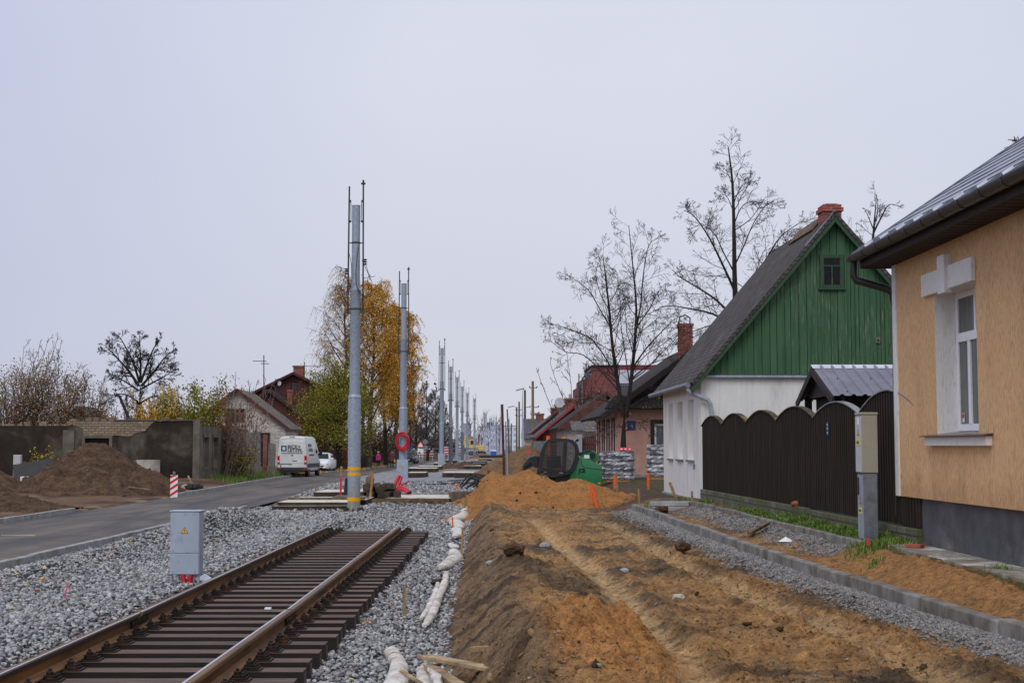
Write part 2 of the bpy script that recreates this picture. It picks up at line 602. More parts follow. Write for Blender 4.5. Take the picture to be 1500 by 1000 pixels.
m['yellow'] = M('yellow band paint', srgb(226, 168, 20, K), srgb(206, 150, 18, K), 9, rough=0.5)
m['iron'] = M('dark bracket steel', srgb(70, 68, 64, K), srgb(52, 50, 48, K), 9, rough=0.6, metal=0.2)
m['black'] = M('black rubber', (0.012, 0.012, 0.013, 1), (0.02, 0.02, 0.022, 1), 12, rough=0.6)
m['cable'] = M('black cable', (0.02, 0.02, 0.022, 1), (0.035, 0.033, 0.03, 1), 12, rough=0.6)
m['cab_grey'] = M('grey cabinet paint', srgb(152, 162, 174, K), srgb(140, 150, 163, K), 2.5, rough=0.5, bump=0.03, dirt=srgb(122, 126, 128, 1.2), dscale=5, dlo=.58, dhi=.8)
m['red_pipe'] = M('red plastic pipe', srgb(196, 24, 40, 1.15), srgb(160, 18, 32, 1.15), 5, rough=0.45, spec=0.5)
m['white_paint'] = M('white paint', srgb(218, 218, 220, K), srgb(200, 200, 202, K), 5, rough=0.5)
m['red_paint'] = M('red paint', srgb(200, 40, 38, K), srgb(176, 34, 34, K), 7, rough=0.5)
m['orange'] = M('orange stake paint', srgb(250, 92, 30, 1.25), srgb(226, 80, 30, K), 14, rough=0.6)
m['stake'] = M('raw wood stake', srgb(156, 126, 84, K), srgb(116, 92, 62, K), 6, (6, 6, 1), rough=0.85)
m['plank'] = M('dirty plank', srgb(176, 152, 118, K), srgb(126, 104, 76, K), 4, (1, 1, 1), rough=0.85, dirt=srgb(96, 76, 54, K), dscale=2.2, bump=0.2, bscale=40)
m['plank_grey'] = M('weathered grey boards', srgb(118, 114, 108, K), srgb(80, 76, 72, K), 9, (3, 3, 0.25), rough=0.9, bump=0.2)
m['timber'] = M('squared timber', srgb(120, 100, 76, K), srgb(66, 54, 42, K), 5, rough=0.9, bump=0.2, bscale=30)
m['textile'] = M('white geotextile', srgb(214, 210, 204, 1.3), srgb(178, 170, 158, 1.25), 5, rough=0.9, bump=0.9, bscale=12, bdist=0.05, dirt=srgb(130, 108, 84, 1.1), dscale=3.2, dlo=0.52, dhi=0.72)
# stucco
t = NT('peach worm stucco')
f1 = t.noise(t.pos((44, 44, 7.5)), 1.6, 4, 0.6, 0.6)
f2 = t.noise(t.pos(), 0.9, 5)
a = t.ramp(f2, [(0.3, srgb(206, 169, 126, 1.36)), (0.7, srgb(194, 158, 117, 1.36))])
f9 = t.noise(t.pos((1.6, 1.6, .35)), 1.0, 6, .65)
a = t.mix(t.ramp(f9, [(.52, (0, 0, 0, 1)), (.72, (.5, .5, .5, 1))]), a, srgb(168, 130, 98, K))
b = t.ramp(f1, [(0.3, (0.58, 0.52, 0.46, 1)), (0.5, (1, 1, 1, 1)), (0.66, (1.1, 1.1, 1.1, 1))])
sz_ = t.node('ShaderNodeSeparateXYZ')
t.link(t.pos(), sz_.inputs[0])
hz_ = t.math('ADD', sz_.outputs[2], t.math('MULTIPLY', t.noise(t.pos((2, 2, .6)), 2.0, 6, .65), .9))
spl = t.ramp(t.math('MULTIPLY', hz_, .25), [(.47, (.80, .77, .74, 1)), (.56, (1, 1, 1, 1))])
a = t.mix(1.0, a, spl, 'MULTIPLY')
t.color(t.mix(1.0, a, b, 'MULTIPLY'))
t.bump(f1, 0.6, 0.02)
m['peach'] = t.p(0.9, 0, 0.2)
t = NT('white worm stucco')
f1 = t.noise(t.pos((26, 26, 4)), 1.6, 4, 0.6, 0.6)
a = t.ramp(f1, [(0.28, srgb(176, 174, 168, K)), (0.46, srgb(208, 207, 202, K))])
t.color(a)
t.bump(f1, 0.6, 0.02)
m['white_stucco'] = t.p(0.9, 0, 0.2)
m['plinth_dark'] = M('dark grey plinth render', srgb(84, 83, 86, K), srgb(66, 65, 68, K), 3, rough=0.9, bump=0.3, bscale=40, dirt=srgb(108, 104, 100, K), dscale=0.9, dlo=0.55)
m['metal_tile'] = M('blue grey metal roof', srgb(132, 136, 152, K), srgb(112, 116, 132, K), 2, (1, 0.4, 1), rough=0.38, metal=0.3, spec=0.5)
m['metal_edge'] = M('pale roof edge', srgb(196, 200, 208, K), srgb(176, 180, 190, K), 5, rough=0.4, metal=0.3)
m['gutter'] = M('dark brown gutter', srgb(52, 50, 50, 1), srgb(42, 40, 40, 1), 3, rough=0.4, spec=0.5)
m['soffit'] = M('brown soffit', srgb(56, 42, 38, 1), srgb(42, 33, 30, 1), 3, rough=0.7)
m['pvc'] = M('white window frame', srgb(226, 228, 232, K), srgb(214, 216, 220, K), 3, rough=0.35, spec=0.5)
m['glass'] = M_glass('window glass')
m['dark_pane'] = M('dark attic pane', (.012, .012, .016, 1), (.02, .02, .026, 1), 6, rough=.5, spec=.12)
m['curtain'] = M('curtain behind glass', srgb(112, 116, 112, 1.0), srgb(64, 70, 70, 1.0), 5, (9, 9, 0.15), rough=0.25, spec=0.6)
m['sill_metal'] = M('brown metal sill', srgb(104, 96, 98, K), srgb(86, 78, 80, K), 5, rough=0.3, metal=0.4)
# green boards
t = NT('peeling green boards')
f1 = t.noise(t.pos((7, 7, 0.55)), 1.2, 8, 0.7)
f2 = t.noise(t.pos((22, 22, 1.6)), 1.3, 6, 0.7)
f3 = t.noise(t.pos(), 0.45, 4, 0.5)
a = t.ramp(f1, [(0.3, srgb(44, 72, 49, 1.3)), (0.7, srgb(64, 98, 67, 1.3))])
pk = t.math('MULTIPLY', t.ramp(f2, [(0.53, (0, 0, 0, 1)), (0.66, (1, 1, 1, 1))]), t.ramp(f3, [(0.50, (0, 0, 0, 1)), (0.68, (1, 1, 1, 1))]))
t.color(t.mix(pk, a, srgb(124, 122, 112, K)))
t.bump(f2, 0.3, 0.01)
m['green_boards'] = t.p(0.7, 0, 0.3)
m['green_trim'] = M('green trim board', srgb(54, 82, 58, 1.1), srgb(42, 66, 47, 1.1), 5, (6, 6, 1), rough=0.6, dirt=srgb(120, 116, 104, K), dscale=2.2, dlo=0.6, dhi=0.75)
m['white_wall'] = M('white plaster wall', srgb(206, 205, 202, K), srgb(196, 195, 191, K), 4, (3, 3, 0.5), rough=0.9, bump=0.25, bscale=50, dirt=srgb(172, 170, 162, K), dscale=1.4, dlo=0.5, dhi=0.75)
m['grey_plinth'] = M('grey plinth', srgb(146, 148, 146, K), srgb(116, 118, 114, K), 4, rough=0.9, bump=0.3, bscale=40)
def M_shingle(name, c1, c2, moss=None, row=0.11, rough=0.9):
 t = NT(name)
 g = t.node('ShaderNodeNewGeometry')
 sp = t.node('ShaderNodeSeparateXYZ')
 t.link(g.outputs['Position'], sp.inputs[0])
 sn = t.node('ShaderNodeSeparateXYZ')
 t.link(g.outputs['Normal'], sn.inputs[0])
 gt = t.math('GREATER_THAN', t.math('ABSOLUTE', sn.outputs[0]), t.math('ABSOLUTE', sn.outputs[1]))
 mx = t.node('ShaderNodeMix', data_type='FLOAT')
 t.link(gt, mx.inputs[0])
 t.link(sp.outputs[0], mx.inputs[2])
 t.link(sp.outputs[1], mx.inputs[3])
 cb = t.node('ShaderNodeCombineXYZ')
 t.link(mx.outputs[0], cb.inputs[0])
 t.link(sp.outputs[2], cb.inputs[1])
 b = t.node('ShaderNodeTexBrick')
 t.link(cb.outputs[0], b.inputs['Vector'])
 b.inputs['Color1'].default_value = c1
 b.inputs['Color2'].default_value = c2
 b.inputs['Mortar'].default_value = tuple(x * 0.45 for x in c2[:3]) + (1,)
 b.inputs['Scale'].default_value = 1.0
 b.inputs['Brick Width'].default_value = 0.17
 b.inputs['Row Height'].default_value = row
 b.inputs['Mortar Size'].default_value = 0.012
 f = t.noise(t.pos(), 3, 8, 0.7)
 kx = t.ramp(f, [(0.3, (0.6, 0.6, 0.6, 1)), (0.7, (1.2, 1.2, 1.2, 1))])
 col = t.mix(1.0, b.outputs['Color'], kx, 'MULTIPLY')
 if moss:
  f2 = t.noise(t.pos(), 1.6, 7, 0.7)
  d = t.ramp(f2, [(0.56, (0, 0, 0, 1)), (0.66, (1, 1, 1, 1))])
  col = t.mix(d, col, moss)
 t.color(col)
 t.bump(b.outputs['Fac'], 0.6, -0.02)
 return t.p(rough, 0, 0.25)
m['shingle'] = M_shingle('old grey shingles', srgb(86, 82, 80, K), srgb(68, 64, 62, K), srgb(84, 84, 72, K))
m['dark_roof'] = M_shingle('dark tar roof', srgb(58, 54, 52, K), srgb(46, 42, 41, K), srgb(66, 66, 52, K))
m['brown_roof'] = M('brown board roof edge', srgb(92, 62, 54, K), srgb(70, 46, 42, K), 4, rough=0.85)
m['slate'] = M_shingle('grey slate', srgb(98, 98, 102, K), srgb(84, 84, 90, K), None)
m['slate_moss'] = M_shingle('mossy slate', srgb(112, 110, 108, K), srgb(92, 90, 90, K), srgb(170, 142, 40, K))
m['brick_red'] = M_brick('red brick', srgb(150, 70, 54, K), srgb(128, 58, 46, K), srgb(128, 112, 104, K), dirt=srgb(90, 56, 48, K), dlo=0.55)
m['brick_pale'] = M_brick('pale silicate brick', srgb(198, 195, 188, 1.25), srgb(174, 168, 160, 1.25), srgb(146, 138, 132, 1.15), 0.3, 0.11, 0.014)
m['brick_ruin'] = M_brick('ruin brick', srgb(148, 130, 108, K), srgb(120, 104, 88, K), srgb(96, 88, 78, K), 0.34, 0.13, 0.02)
m['fence'] = M('dark brown fence boards', srgb(68, 56, 50, .95), srgb(34, 27, 24, .95), 5, (9, 9, 0.25), rough=0.75, spec=0.15, dirt=srgb(40, 40, 22, 1), dscale=0.55, dlo=0.45, dhi=0.7)  # pale vertical streaks stand in for highlights along the ribs
m['fence_cap'] = M('metal fence cap', srgb(146, 146, 150, K), srgb(110, 110, 112, K), 4, rough=0.45, metal=0.3)
m['moss_cap'] = M('mossy fence cap', srgb(74, 68, 50, 1), srgb(56, 52, 42, 1), 10, rough=0.8, dirt=srgb(140, 118, 44, 1.1), dscale=3.5, dlo=.5, dhi=.66)
m['moss_wall'] = M_brick('mossy block plinth', srgb(122, 120, 102, 1.1), srgb(96, 95, 78, 1.1), srgb(70, 68, 58, 1), 0.42, 0.16, 0.015, dirt=srgb(78, 84, 46, 1.1), dlo=0.45, dhi=0.65, dscale=1.6)
m['purple_roof'] = M('violet grey sheet roof', srgb(120, 120, 132, 1.15), srgb(104, 104, 116, 1.15), 2, rough=0.5, metal=0.15, spec=0.4)
m['dark_wood'] = M('dark brown wood', srgb(48, 42, 40, K), srgb(34, 30, 29, K), 5, (6, 6, 0.6), rough=0.7)
m['pink_wall'] = M('salmon render', srgb(186, 146, 131, 1.25), srgb(174, 135, 121, 1.25), 2, rough=0.9, dirt=srgb(150, 116, 102, K), dscale=0.7, dlo=0.5, dhi=0.8)
m['pink_front'] = M('faded pink front', srgb(176, 126, 122, K), srgb(196, 176, 160, K), 1.2, rough=0.9)
m['beige_box'] = M('beige meter box', srgb(146, 144, 130, K), srgb(136, 134, 120, K), 2, rough=0.55)
m['beige_front'] = M('grey meter door', srgb(176, 178, 178, K), srgb(164, 166, 168, K), 2, rough=0.5)
m['zinc'] = M('zinc sheet', srgb(110, 116, 124, K), srgb(88, 94, 102, K), 7, rough=0.5, metal=0.2, dirt=srgb(128, 132, 138, K), dscale=4)
m['zinc_light'] = M('zinc sheet light', srgb(150, 156, 166, K), srgb(132, 138, 148, K), 7, rough=0.5, metal=0.2)
m['blue_sign'] = M('blue sign enamel', srgb(44, 76, 122, 1.1), srgb(40, 68, 110, 1.1), 3, rough=0.4)
m['yellow_sign'] = M('yellow label', srgb(214, 206, 60, K), srgb(196, 190, 56, K), 6, rough=0.5)
m['ink'] = M('black lettering', (0.015, 0.015, 0.017, 1), (0.02, 0.02, 0.02, 1), 5, rough=0.6)
m['grey_ink'] = M('grey lettering', srgb(84, 88, 96, 1.1), srgb(78, 82, 90, 1.1), 5, rough=0.6)
m['navy'] = M('navy lettering', srgb(22, 52, 112, K), srgb(20, 46, 100, K), 5, rough=0.5)
m['bark_dark'] = M('dark bark', srgb(56, 50, 46, 1), srgb(34, 31, 29, 1), 8, (3, 3, 0.8), rough=0.95, bump=0.5, bscale=20, dirt=srgb(62, 64, 50, 1), dscale=1.5, dlo=.55, dhi=.8)
m['twig'] = M('bare twigs', srgb(66, 58, 54, 1), srgb(48, 43, 41, 1), 3, rough=0.95)
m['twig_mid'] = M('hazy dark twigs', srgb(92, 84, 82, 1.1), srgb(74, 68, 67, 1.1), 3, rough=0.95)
m['twig_grey'] = M('far grey twigs', srgb(112, 104, 104, K), srgb(92, 86, 86, K), 2, rough=0.95)  # greyed so the colour itself carries the distance haze
m['twig_red'] = M('reddish twigs', srgb(122, 104, 94, K), srgb(94, 80, 72, K), 3, rough=0.95)
m['twig_brown'] = M('brown twigs', srgb(104, 89, 74, 1.15), srgb(76, 65, 55, 1.1), 3, rough=0.95)
m['birch_bark'] = M('birch bark', srgb(84, 78, 74, K), srgb(48, 44, 42, K), 5, rough=0.9)
m['lf_yellow'] = M_island('yellow birch leaves', [(0, srgb(166, 118, 38, 1.5)), (0.5, srgb(200, 148, 48, 1.6)), (0.85, srgb(216, 170, 60, 1.6)), (1, srgb(140, 100, 46, 1.4))], 0.8, 3)
m['lf_gold'] = M_island('golden leaves', [(0, srgb(150, 128, 44, K)), (0.5, srgb(182, 152, 44, K)), (1, srgb(122, 110, 44, K))], 0.8, 3)
m['lf_green'] = M_island('yellow green leaves', [(0, srgb(80, 84, 26, 1.25)), (0.5, srgb(112, 113, 33, 1.3)), (0.85, srgb(140, 133, 41, 1.3)), (1, srgb(168, 148, 46, 1.4))], 0.8, 3)
m['lf_brown'] = M_island('dry brown leaves', [(0, srgb(124, 104, 82, 1.4)), (0.6, srgb(148, 124, 96, 1.5)), (1, srgb(108, 86, 66, 1.3))], 0.8, 3)
m['lf_rust'] = M_island('rusty leaves', [(0, srgb(120, 72, 48, K)), (0.6, srgb(150, 96, 50, K)), (1, srgb(98, 60, 46, K))], 0.8, 3)
m['lf_dark'] = M_island('dark dry leaves', [(0, srgb(70, 62, 54, K)), (0.7, srgb(92, 80, 64, K)), (1, srgb(116, 100, 66, K))], 0.8, 3)
m['lf_fall'] = M_island('fallen leaves', [(0, srgb(196, 160, 40, K)), (0.4, srgb(214, 176, 36, K)), (0.7, srgb(150, 96, 44, K)), (1, srgb(176, 80, 40, K))], 0.8, 3)
m['grass'] = M_island('green grass', [(0, srgb(66, 92, 38, K)), (0.6, srgb(98, 128, 54, K)), (1, srgb(146, 150, 82, K))], 0.8, 3)
m['green_machine'] = M('green machine paint', srgb(36, 112, 70, K), srgb(30, 98, 60, K), 2, rough=0.35, spec=0.5, dirt=srgb(62, 104, 74, K), dscale=1.2, dlo=0.55)
m['machine_black'] = M('black cab paint', srgb(34, 36, 38, 1.2), srgb(26, 27, 29, 1.2), 4, rough=0.35, spec=0.5, dirt=srgb(58, 56, 54, 1), dscale=2)
m['amber'] = M('amber lamp', srgb(250, 130, 20, K), srgb(230, 110, 16, K), 5, rough=0.3)
m['machine_glass'] = None
t = NT('smoked cab glass')
t.color((0.02, 0.022, 0.024, 1))
t.bsdf.inputs['Alpha'].default_value = 0.5
m['machine_glass'] = t.p(0.1, 0, 0.6)
m['wrap'] = M('plastic film wrap', srgb(196, 196, 204, K), srgb(110, 110, 118, K), 6, rough=0.16, spec=0.8, bump=0.6, bscale=9, bdist=0.04, dirt=srgb(128, 128, 134, K), dscale=3)
m['paver'] = M('grey pavers', srgb(140, 140, 142, K), srgb(112, 112, 114, K), 6, rough=0.9)
m['paver_dk'] = M('dark wrapped pavers', srgb(96, 96, 104, K), srgb(66, 66, 74, K), 6, rough=0.5, spec=0.5)
m['van'] = M('white van paint', srgb(204, 206, 204, K), srgb(194, 196, 194, K), 1.5, rough=0.3, spec=0.5, dirt=srgb(176, 174, 164, K), dscale=0.8, dlo=0.5, dhi=0.8)
m['van_black'] = M('grey plastic', srgb(58, 60, 66, K), srgb(48, 50, 56, K), 5, rough=0.5)
m['lamp_red'] = M('red tail lamp', srgb(190, 20, 34, K), srgb(160, 14, 26, K), 5, rough=0.2, spec=0.6)
m['car_white'] = M('white car paint', srgb(220, 222, 226, K), srgb(210, 212, 216, K), 1.5, rough=0.25, spec=0.6)
m['car_dark'] = M('dark car paint', srgb(62, 74, 84, K), srgb(50, 60, 70, K), 1.5, rough=0.25, spec=0.6)
m['lamp_clear'] = M('clear head lamp', srgb(214, 220, 226, K), srgb(150, 156, 164, K), 14, rough=0.15, spec=0.7)
m['tyre'] = M('tyre rubber', (0.02, 0.02, 0.021, 1), (0.035, 0.033, 0.031, 1), 9, rough=0.85)
m['rim'] = M('wheel rim', srgb(150, 152, 156, K), srgb(110, 112, 116, K), 9, rough=0.35, metal=0.5)
m['board_black'] = M('black board', (0.015, 0.015, 0.018, 1), (0.03, 0.03, 0.033, 1), 3, rough=0.5)
m['ruin_dark'] = None
t = NT('stained ruin render')
f1 = t.noise(t.pos(), 0.42, 8, 0.6, 0.5)
f2 = t.noise(t.pos((2, 2, 0.8)), 2.2, 8, 0.7)
a = t.ramp(f1, [(0.36, srgb(46, 41, 36, 1)), (0.54, srgb(62, 55, 48, 1)), (0.68, srgb(104, 97, 87, 1))])
kx = t.ramp(f2, [(0.3, (0.7, 0.7, 0.7, 1)), (0.7, (1.15, 1.15, 1.15, 1))])
t.color(t.mix(1.0, a, kx, 'MULTIPLY'))
t.bump(f2, 0.4, 0.03)
m['ruin_dark'] = t.p(0.95, 0, 0.15)
m['ruin_grey'] = M('grey ruin render', srgb(120, 112, 99, 1.1), srgb(82, 76, 67, 1.1), 1.2, rough=0.95, bump=0.3, bscale=20, dirt=srgb(74, 68, 60, K), dscale=0.5)
m['maroon'] = M('dark maroon boards', srgb(82, 48, 46, K), srgb(64, 38, 38, K), 2, (1, 1, 0.3), rough=0.85)
m['maroon_roof'] = M('maroon roof', srgb(96, 62, 58, K), srgb(74, 50, 48, K), 2, rough=0.7)
m['red_facade'] = M_brick('red facade', srgb(138, 84, 82, 1.1), srgb(128, 78, 76, 1.1), srgb(116, 74, 72, 1.1), 0.6, 0.3, 0.02)
m['red_strip'] = M('red roof strip', srgb(150, 62, 70, 1), srgb(124, 52, 58, 1), 4, rough=0.6)
m['pale_wall'] = M('pale wall', srgb(190, 186, 176, K), srgb(170, 166, 156, K), 1.5, rough=0.9)
m['pale_green'] = M('pale green house', srgb(186, 206, 196, K), srgb(160, 184, 172, K), 1, rough=0.9)
m['far_white'] = M('far white block', srgb(196, 200, 210, K), srgb(184, 188, 200, K), 0.4, rough=0.9)  # haze painted into all the far_ colours: pale, bluish, low contrast
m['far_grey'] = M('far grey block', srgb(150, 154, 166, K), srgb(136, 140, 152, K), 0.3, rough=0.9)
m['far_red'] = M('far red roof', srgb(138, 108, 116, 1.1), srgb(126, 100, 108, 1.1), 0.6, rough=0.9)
m['far_win'] = M('far windows', srgb(158, 164, 178, 1.2), srgb(148, 154, 170, 1.2), 0.6, rough=0.5)  # windows kept pale, haze included in the colour
m['timber_dk'] = M('dark pile timber', srgb(92, 78, 62, 1), srgb(46, 39, 32, 1), 6, rough=.9, bump=.2, bscale=30)
m['wood_pole'] = M('weathered wooden pole', srgb(128, 118, 102, K), srgb(96, 88, 76, K), 6, (5, 5, 0.4), rough=0.9)
m['wood_pole_dk'] = M('dark wooden pole', srgb(88, 86, 78, K), srgb(70, 68, 62, K), 6, (5, 5, 0.4), rough=0.9)
m['rust_post'] = M('rusty post', srgb(96, 52, 44, 1.1), srgb(66, 38, 34, 1.1), 6, rough=0.85)
m['dish'] = M('grey mesh dish', srgb(176, 178, 182, K), srgb(148, 150, 156, K), 5, rough=0.5)
m['exc_yellow'] = M('haze paled yellow machine', srgb(206, 182, 104, 1.1), srgb(186, 164, 98, 1.1), 2, rough=0.5)  # yellow paled to suggest haze over the distance
m['blue_plastic'] = M('blue plastic', srgb(42, 88, 184, K), srgb(36, 76, 160, K), 2, rough=0.5)
m['skin'] = M('skin', srgb(206, 160, 138, 1.1), srgb(190, 144, 124, 1.1), 5, rough=0.6)
m['pink_coat'] = M('pink jacket', srgb(214, 70, 150, K), srgb(186, 56, 130, K), 8, rough=0.8)
m['brown_coat'] = M('dusty mauve coat', srgb(128, 84, 84, K), srgb(104, 66, 68, K), 8, rough=0.85)
m['trousers'] = M('dark trousers', srgb(38, 40, 50, K), srgb(28, 30, 38, K), 8, rough=0.9)
m['white_cloth'] = M('white knit', srgb(222, 218, 222, K), srgb(196, 192, 198, K), 12, rough=0.9)
m['dark_cloth'] = M('dark knit', srgb(86, 60, 62, K), srgb(66, 46, 48, K), 12, rough=0.9)
m['yellow_cloth'] = M('yellow bag', srgb(226, 206, 50, K), srgb(206, 186, 40, K), 12, rough=0.8)
m['white_bag'] = M('white plastic bag', srgb(222, 224, 228, K), srgb(196, 198, 204, K), 9, rough=0.35, bump=0.4, bscale=20)
m['red_clay'] = M('red clay brick', srgb(160, 88, 66, K), srgb(136, 72, 56, K), 9, rough=0.9)
m['mark_red'] = M('pink marking paint', srgb(220, 50, 90, K), srgb(206, 44, 80, K), 9, rough=0.7)
# ================================================================== world, sun, camera
w = bpy.data.worlds.new("World")
sc.world = w
w.use_nodes = True
wt = w.node_tree
bg = wt.nodes['Background']
sky = wt.nodes.new('ShaderNodeTexSky')
sky.sky_type = 'NISHITA'
sky.sun_disc = False
SUN_EL, SUN_AZ = R(46), R(204)
sky.sun_elevation = SUN_EL
sky.sun_rotation = SUN_AZ
sk = wt.nodes.new('ShaderNodeVectorMath')
sk.operation = 'SCALE'
sk.inputs['Scale'].default_value = 0.08
wt.links.new(sky.outputs[0], sk.inputs[0])
tc = wt.nodes.new('ShaderNodeTexCoord')
sep = wt.nodes.new('ShaderNodeSeparateXYZ')
wt.links.new(tc.outputs['Generated'], sep.inputs[0])
rp = wt.nodes.new('ShaderNodeValToRGB')
rp.color_ramp.elements[0].position = 0.0
rp.color_ramp.elements[0].color = srgb(212, 214, 224)
rp.color_ramp.elements[1].position = 0.34
rp.color_ramp.elements[1].color = srgb(220, 224, 239)
e = rp.color_ramp.elements.new(0.10)
e.color = srgb(211, 214, 228)
e = rp.color_ramp.elements.new(1.0)
e.color = srgb(228, 231, 242)
wt.links.new(sep.outputs[2], rp.inputs[0])
nz = wt.nodes.new('ShaderNodeTexNoise')
nz.inputs['Scale'].default_value = 1.25
nz.inputs['Detail'].default_value = 4
mp = wt.nodes.new('ShaderNodeVectorMath')
mp.operation = 'MULTIPLY'
mp.inputs[1].default_value = (1, 1, 2.6)
wt.links.new(tc.outputs['Generated'], mp.inputs[0])
wt.links.new(mp.outputs[0], nz.inputs['Vector'])
nr = wt.nodes.new('ShaderNodeValToRGB')
nr.color_ramp.elements[0].position = 0.3
nr.color_ramp.elements[0].color = (0.925, 0.93, 0.95, 1)
nr.color_ramp.elements[1].position = 0.7
nr.color_ramp.elements[1].color = (1.04, 1.035, 1.03, 1)
wt.links.new(nz.outputs['Fac'], nr.inputs[0])
mm = wt.nodes.new('ShaderNodeMix')
mm.data_type = 'RGBA'
mm.blend_type = 'MULTIPLY'
mm.inputs[0].default_value = 1.0
wt.links.new(rp.outputs[0], mm.inputs[6])
wt.links.new(nr.outputs[0], mm.inputs[7])
mx = wt.nodes.new('ShaderNodeMix')
mx.data_type = 'RGBA'
mx.inputs[0].default_value = 0.95
wt.links.new(sk.outputs[0], mx.inputs[6])
# the cloud is thinner ahead and a little darker towards the left
hr_ = wt.nodes.new('ShaderNodeValToRGB')
hr_.color_ramp.elements[0].position = 0.28
hr_.color_ramp.elements[0].color = (0.80, 0.825, 0.93, 1)
hr_.color_ramp.elements[1].position = 0.47
hr_.color_ramp.elements[1].color = (1, 1, 1, 1)
e = hr_.color_ramp.elements.new(0.56)
e.color = (1, 1, 1, 1)
e = hr_.color_ramp.elements.new(0.70)
e.color = (0.93, 0.94, 0.965, 1)
ma_ = wt.nodes.new('ShaderNodeMath')
ma_.operation = 'MULTIPLY_ADD'
ma_.inputs[1].default_value = 0.5
ma_.inputs[2].default_value = 0.5
wt.links.new(sep.outputs[0], ma_.inputs[0])
wt.links.new(ma_.outputs[0], hr_.inputs[0])
m2_ = wt.nodes.new('ShaderNodeMix')
m2_.data_type = 'RGBA'
m2_.blend_type = 'MULTIPLY'
m2_.inputs[0].default_value = 1.0
wt.links.new(mm.outputs[2], m2_.inputs[6])
wt.links.new(hr_.outputs[0], m2_.inputs[7])
wt.links.new(m2_.outputs[2], mx.inputs[7])
wt.links.new(mx.outputs[2], bg.inputs['Color'])
bg.inputs['Strength'].default_value = 1.0
sl = bpy.data.lights.new('sun', 'SUN')
sl.energy = 1.2
sl.angle = R(30)
sl.color = (1.0, 0.97, 0.93)
so = bpy.data.objects.new('sun', sl)
COL.objects.link(so)
# the light comes from behind the photographer, a little from the left, high under the cloud
dirv = Vector((math.sin(SUN_AZ) * math.cos(SUN_EL), math.cos(SUN_AZ) * math.cos(SUN_EL), math.sin(SUN_EL)))
so.rotation_euler = dirv.to_track_quat('Z', 'Y').to_euler()
cam = bpy.data.cameras.new('camera')
cam.lens = 50
cam.sensor_width = 36
cam.clip_end = 6000
cam.clip_start = 0.1
co = bpy.data.objects.new('camera', cam)
COL.objects.link(co)
co.location = (0, 0, CAMZ)
co.rotation_euler = (PI / 2 + PITCH, 0, 0)
sc.camera = co
sc.view_settings.view_transform = 'Standard'
sc.view_settings.look = 'None'
sc.view_settings.exposure = 0
sc.render.film_transparent = False
sc.cycles.max_bounces = 6
sc.cycles.use_denoising = True
sc.cycles.use_adaptive_sampling = False
# ================================================================== terrain
K1Y = [6, 11.4, 12.43, 14.4, 17.1, 21.7, 34.8, 36]
K1X = [4.36, 4.1, 3.97, 3.85, 3.64, 3.44, 2.97, 2.93]
K1Z = 0.70
K2Y = [18.8, 32.6]
K2X = [4.6, 4.15]
K2Z = 0.86
def k1x(y):
 return np.interp(y, K1Y, K1X)
def foot(y):
 return np.interp(y, [8, 12, 16, 22, 37, 45, 60, 120], [-.55, -.62, -.84, -.96, -1.17, -1.3, -1.7, -2.6])
def crest(y):
 return np.interp(y, [8, 11, 13, 17.6, 25, 37, 45, 60, 120], [0.3, 0.25, 0.12, -.02, -.28, -.62, -.85, -1.1, -1.9])
RUTL = ([7, 11, 13.3, 16.6, 19, 21, 24, 28, 34, 42], [1.32, 1.27, 1.20, 1.13, 1.06, .95, .74, .66, .36, -.1])
RUTR = ([7, 11, 14.7, 16.8, 18.8, 22.3, 27.4, 34, 42], [3.1, 2.95, 2.67, 2.48, 2.35, 2.2, 2.12, 1.9, 1.7])
def dirt_level(y):
 return np.interp(y, [8, 30, 40, 50, 60, 90, 140, 250], [.5, .46, .43, .42, .36, .34, .25, .1])
def ballast_level(x, y):
 b = np.interp(y, [8, 50, 66, 120, 230, 400], [0.0, 0.0, 0.26, 0.28, 0.1, 0.05])
 left = np.interp(x, [-8.6, -8.0, -7.2, -6.0, -4.7, -4.5, -4.2, -2.0, -1.8, -0.9], [.0, .04, .05, .08, .19, .17, .0, .0, .0, .02])
 k = 1 - sst(33, 46, y)
 h = b + left * np.where(np.asarray(x) > -4.3, 1, 0.25 + 0.75 * k)
 # loose heap beside the cabinet
 h = h + 0.46 * np.exp(-((x + 7.05) / .70) ** 2 - ((y - 35.0) / 4.6) ** 2)
 h = h + 0.20 * np.exp(-((x + 7.6) / .5) ** 2) * sst(12, 19, y) * (1 - sst(36, 42, y)) * (0.6 + 0.7 * pn(y * 0.35, y * 0, 3))
 return h
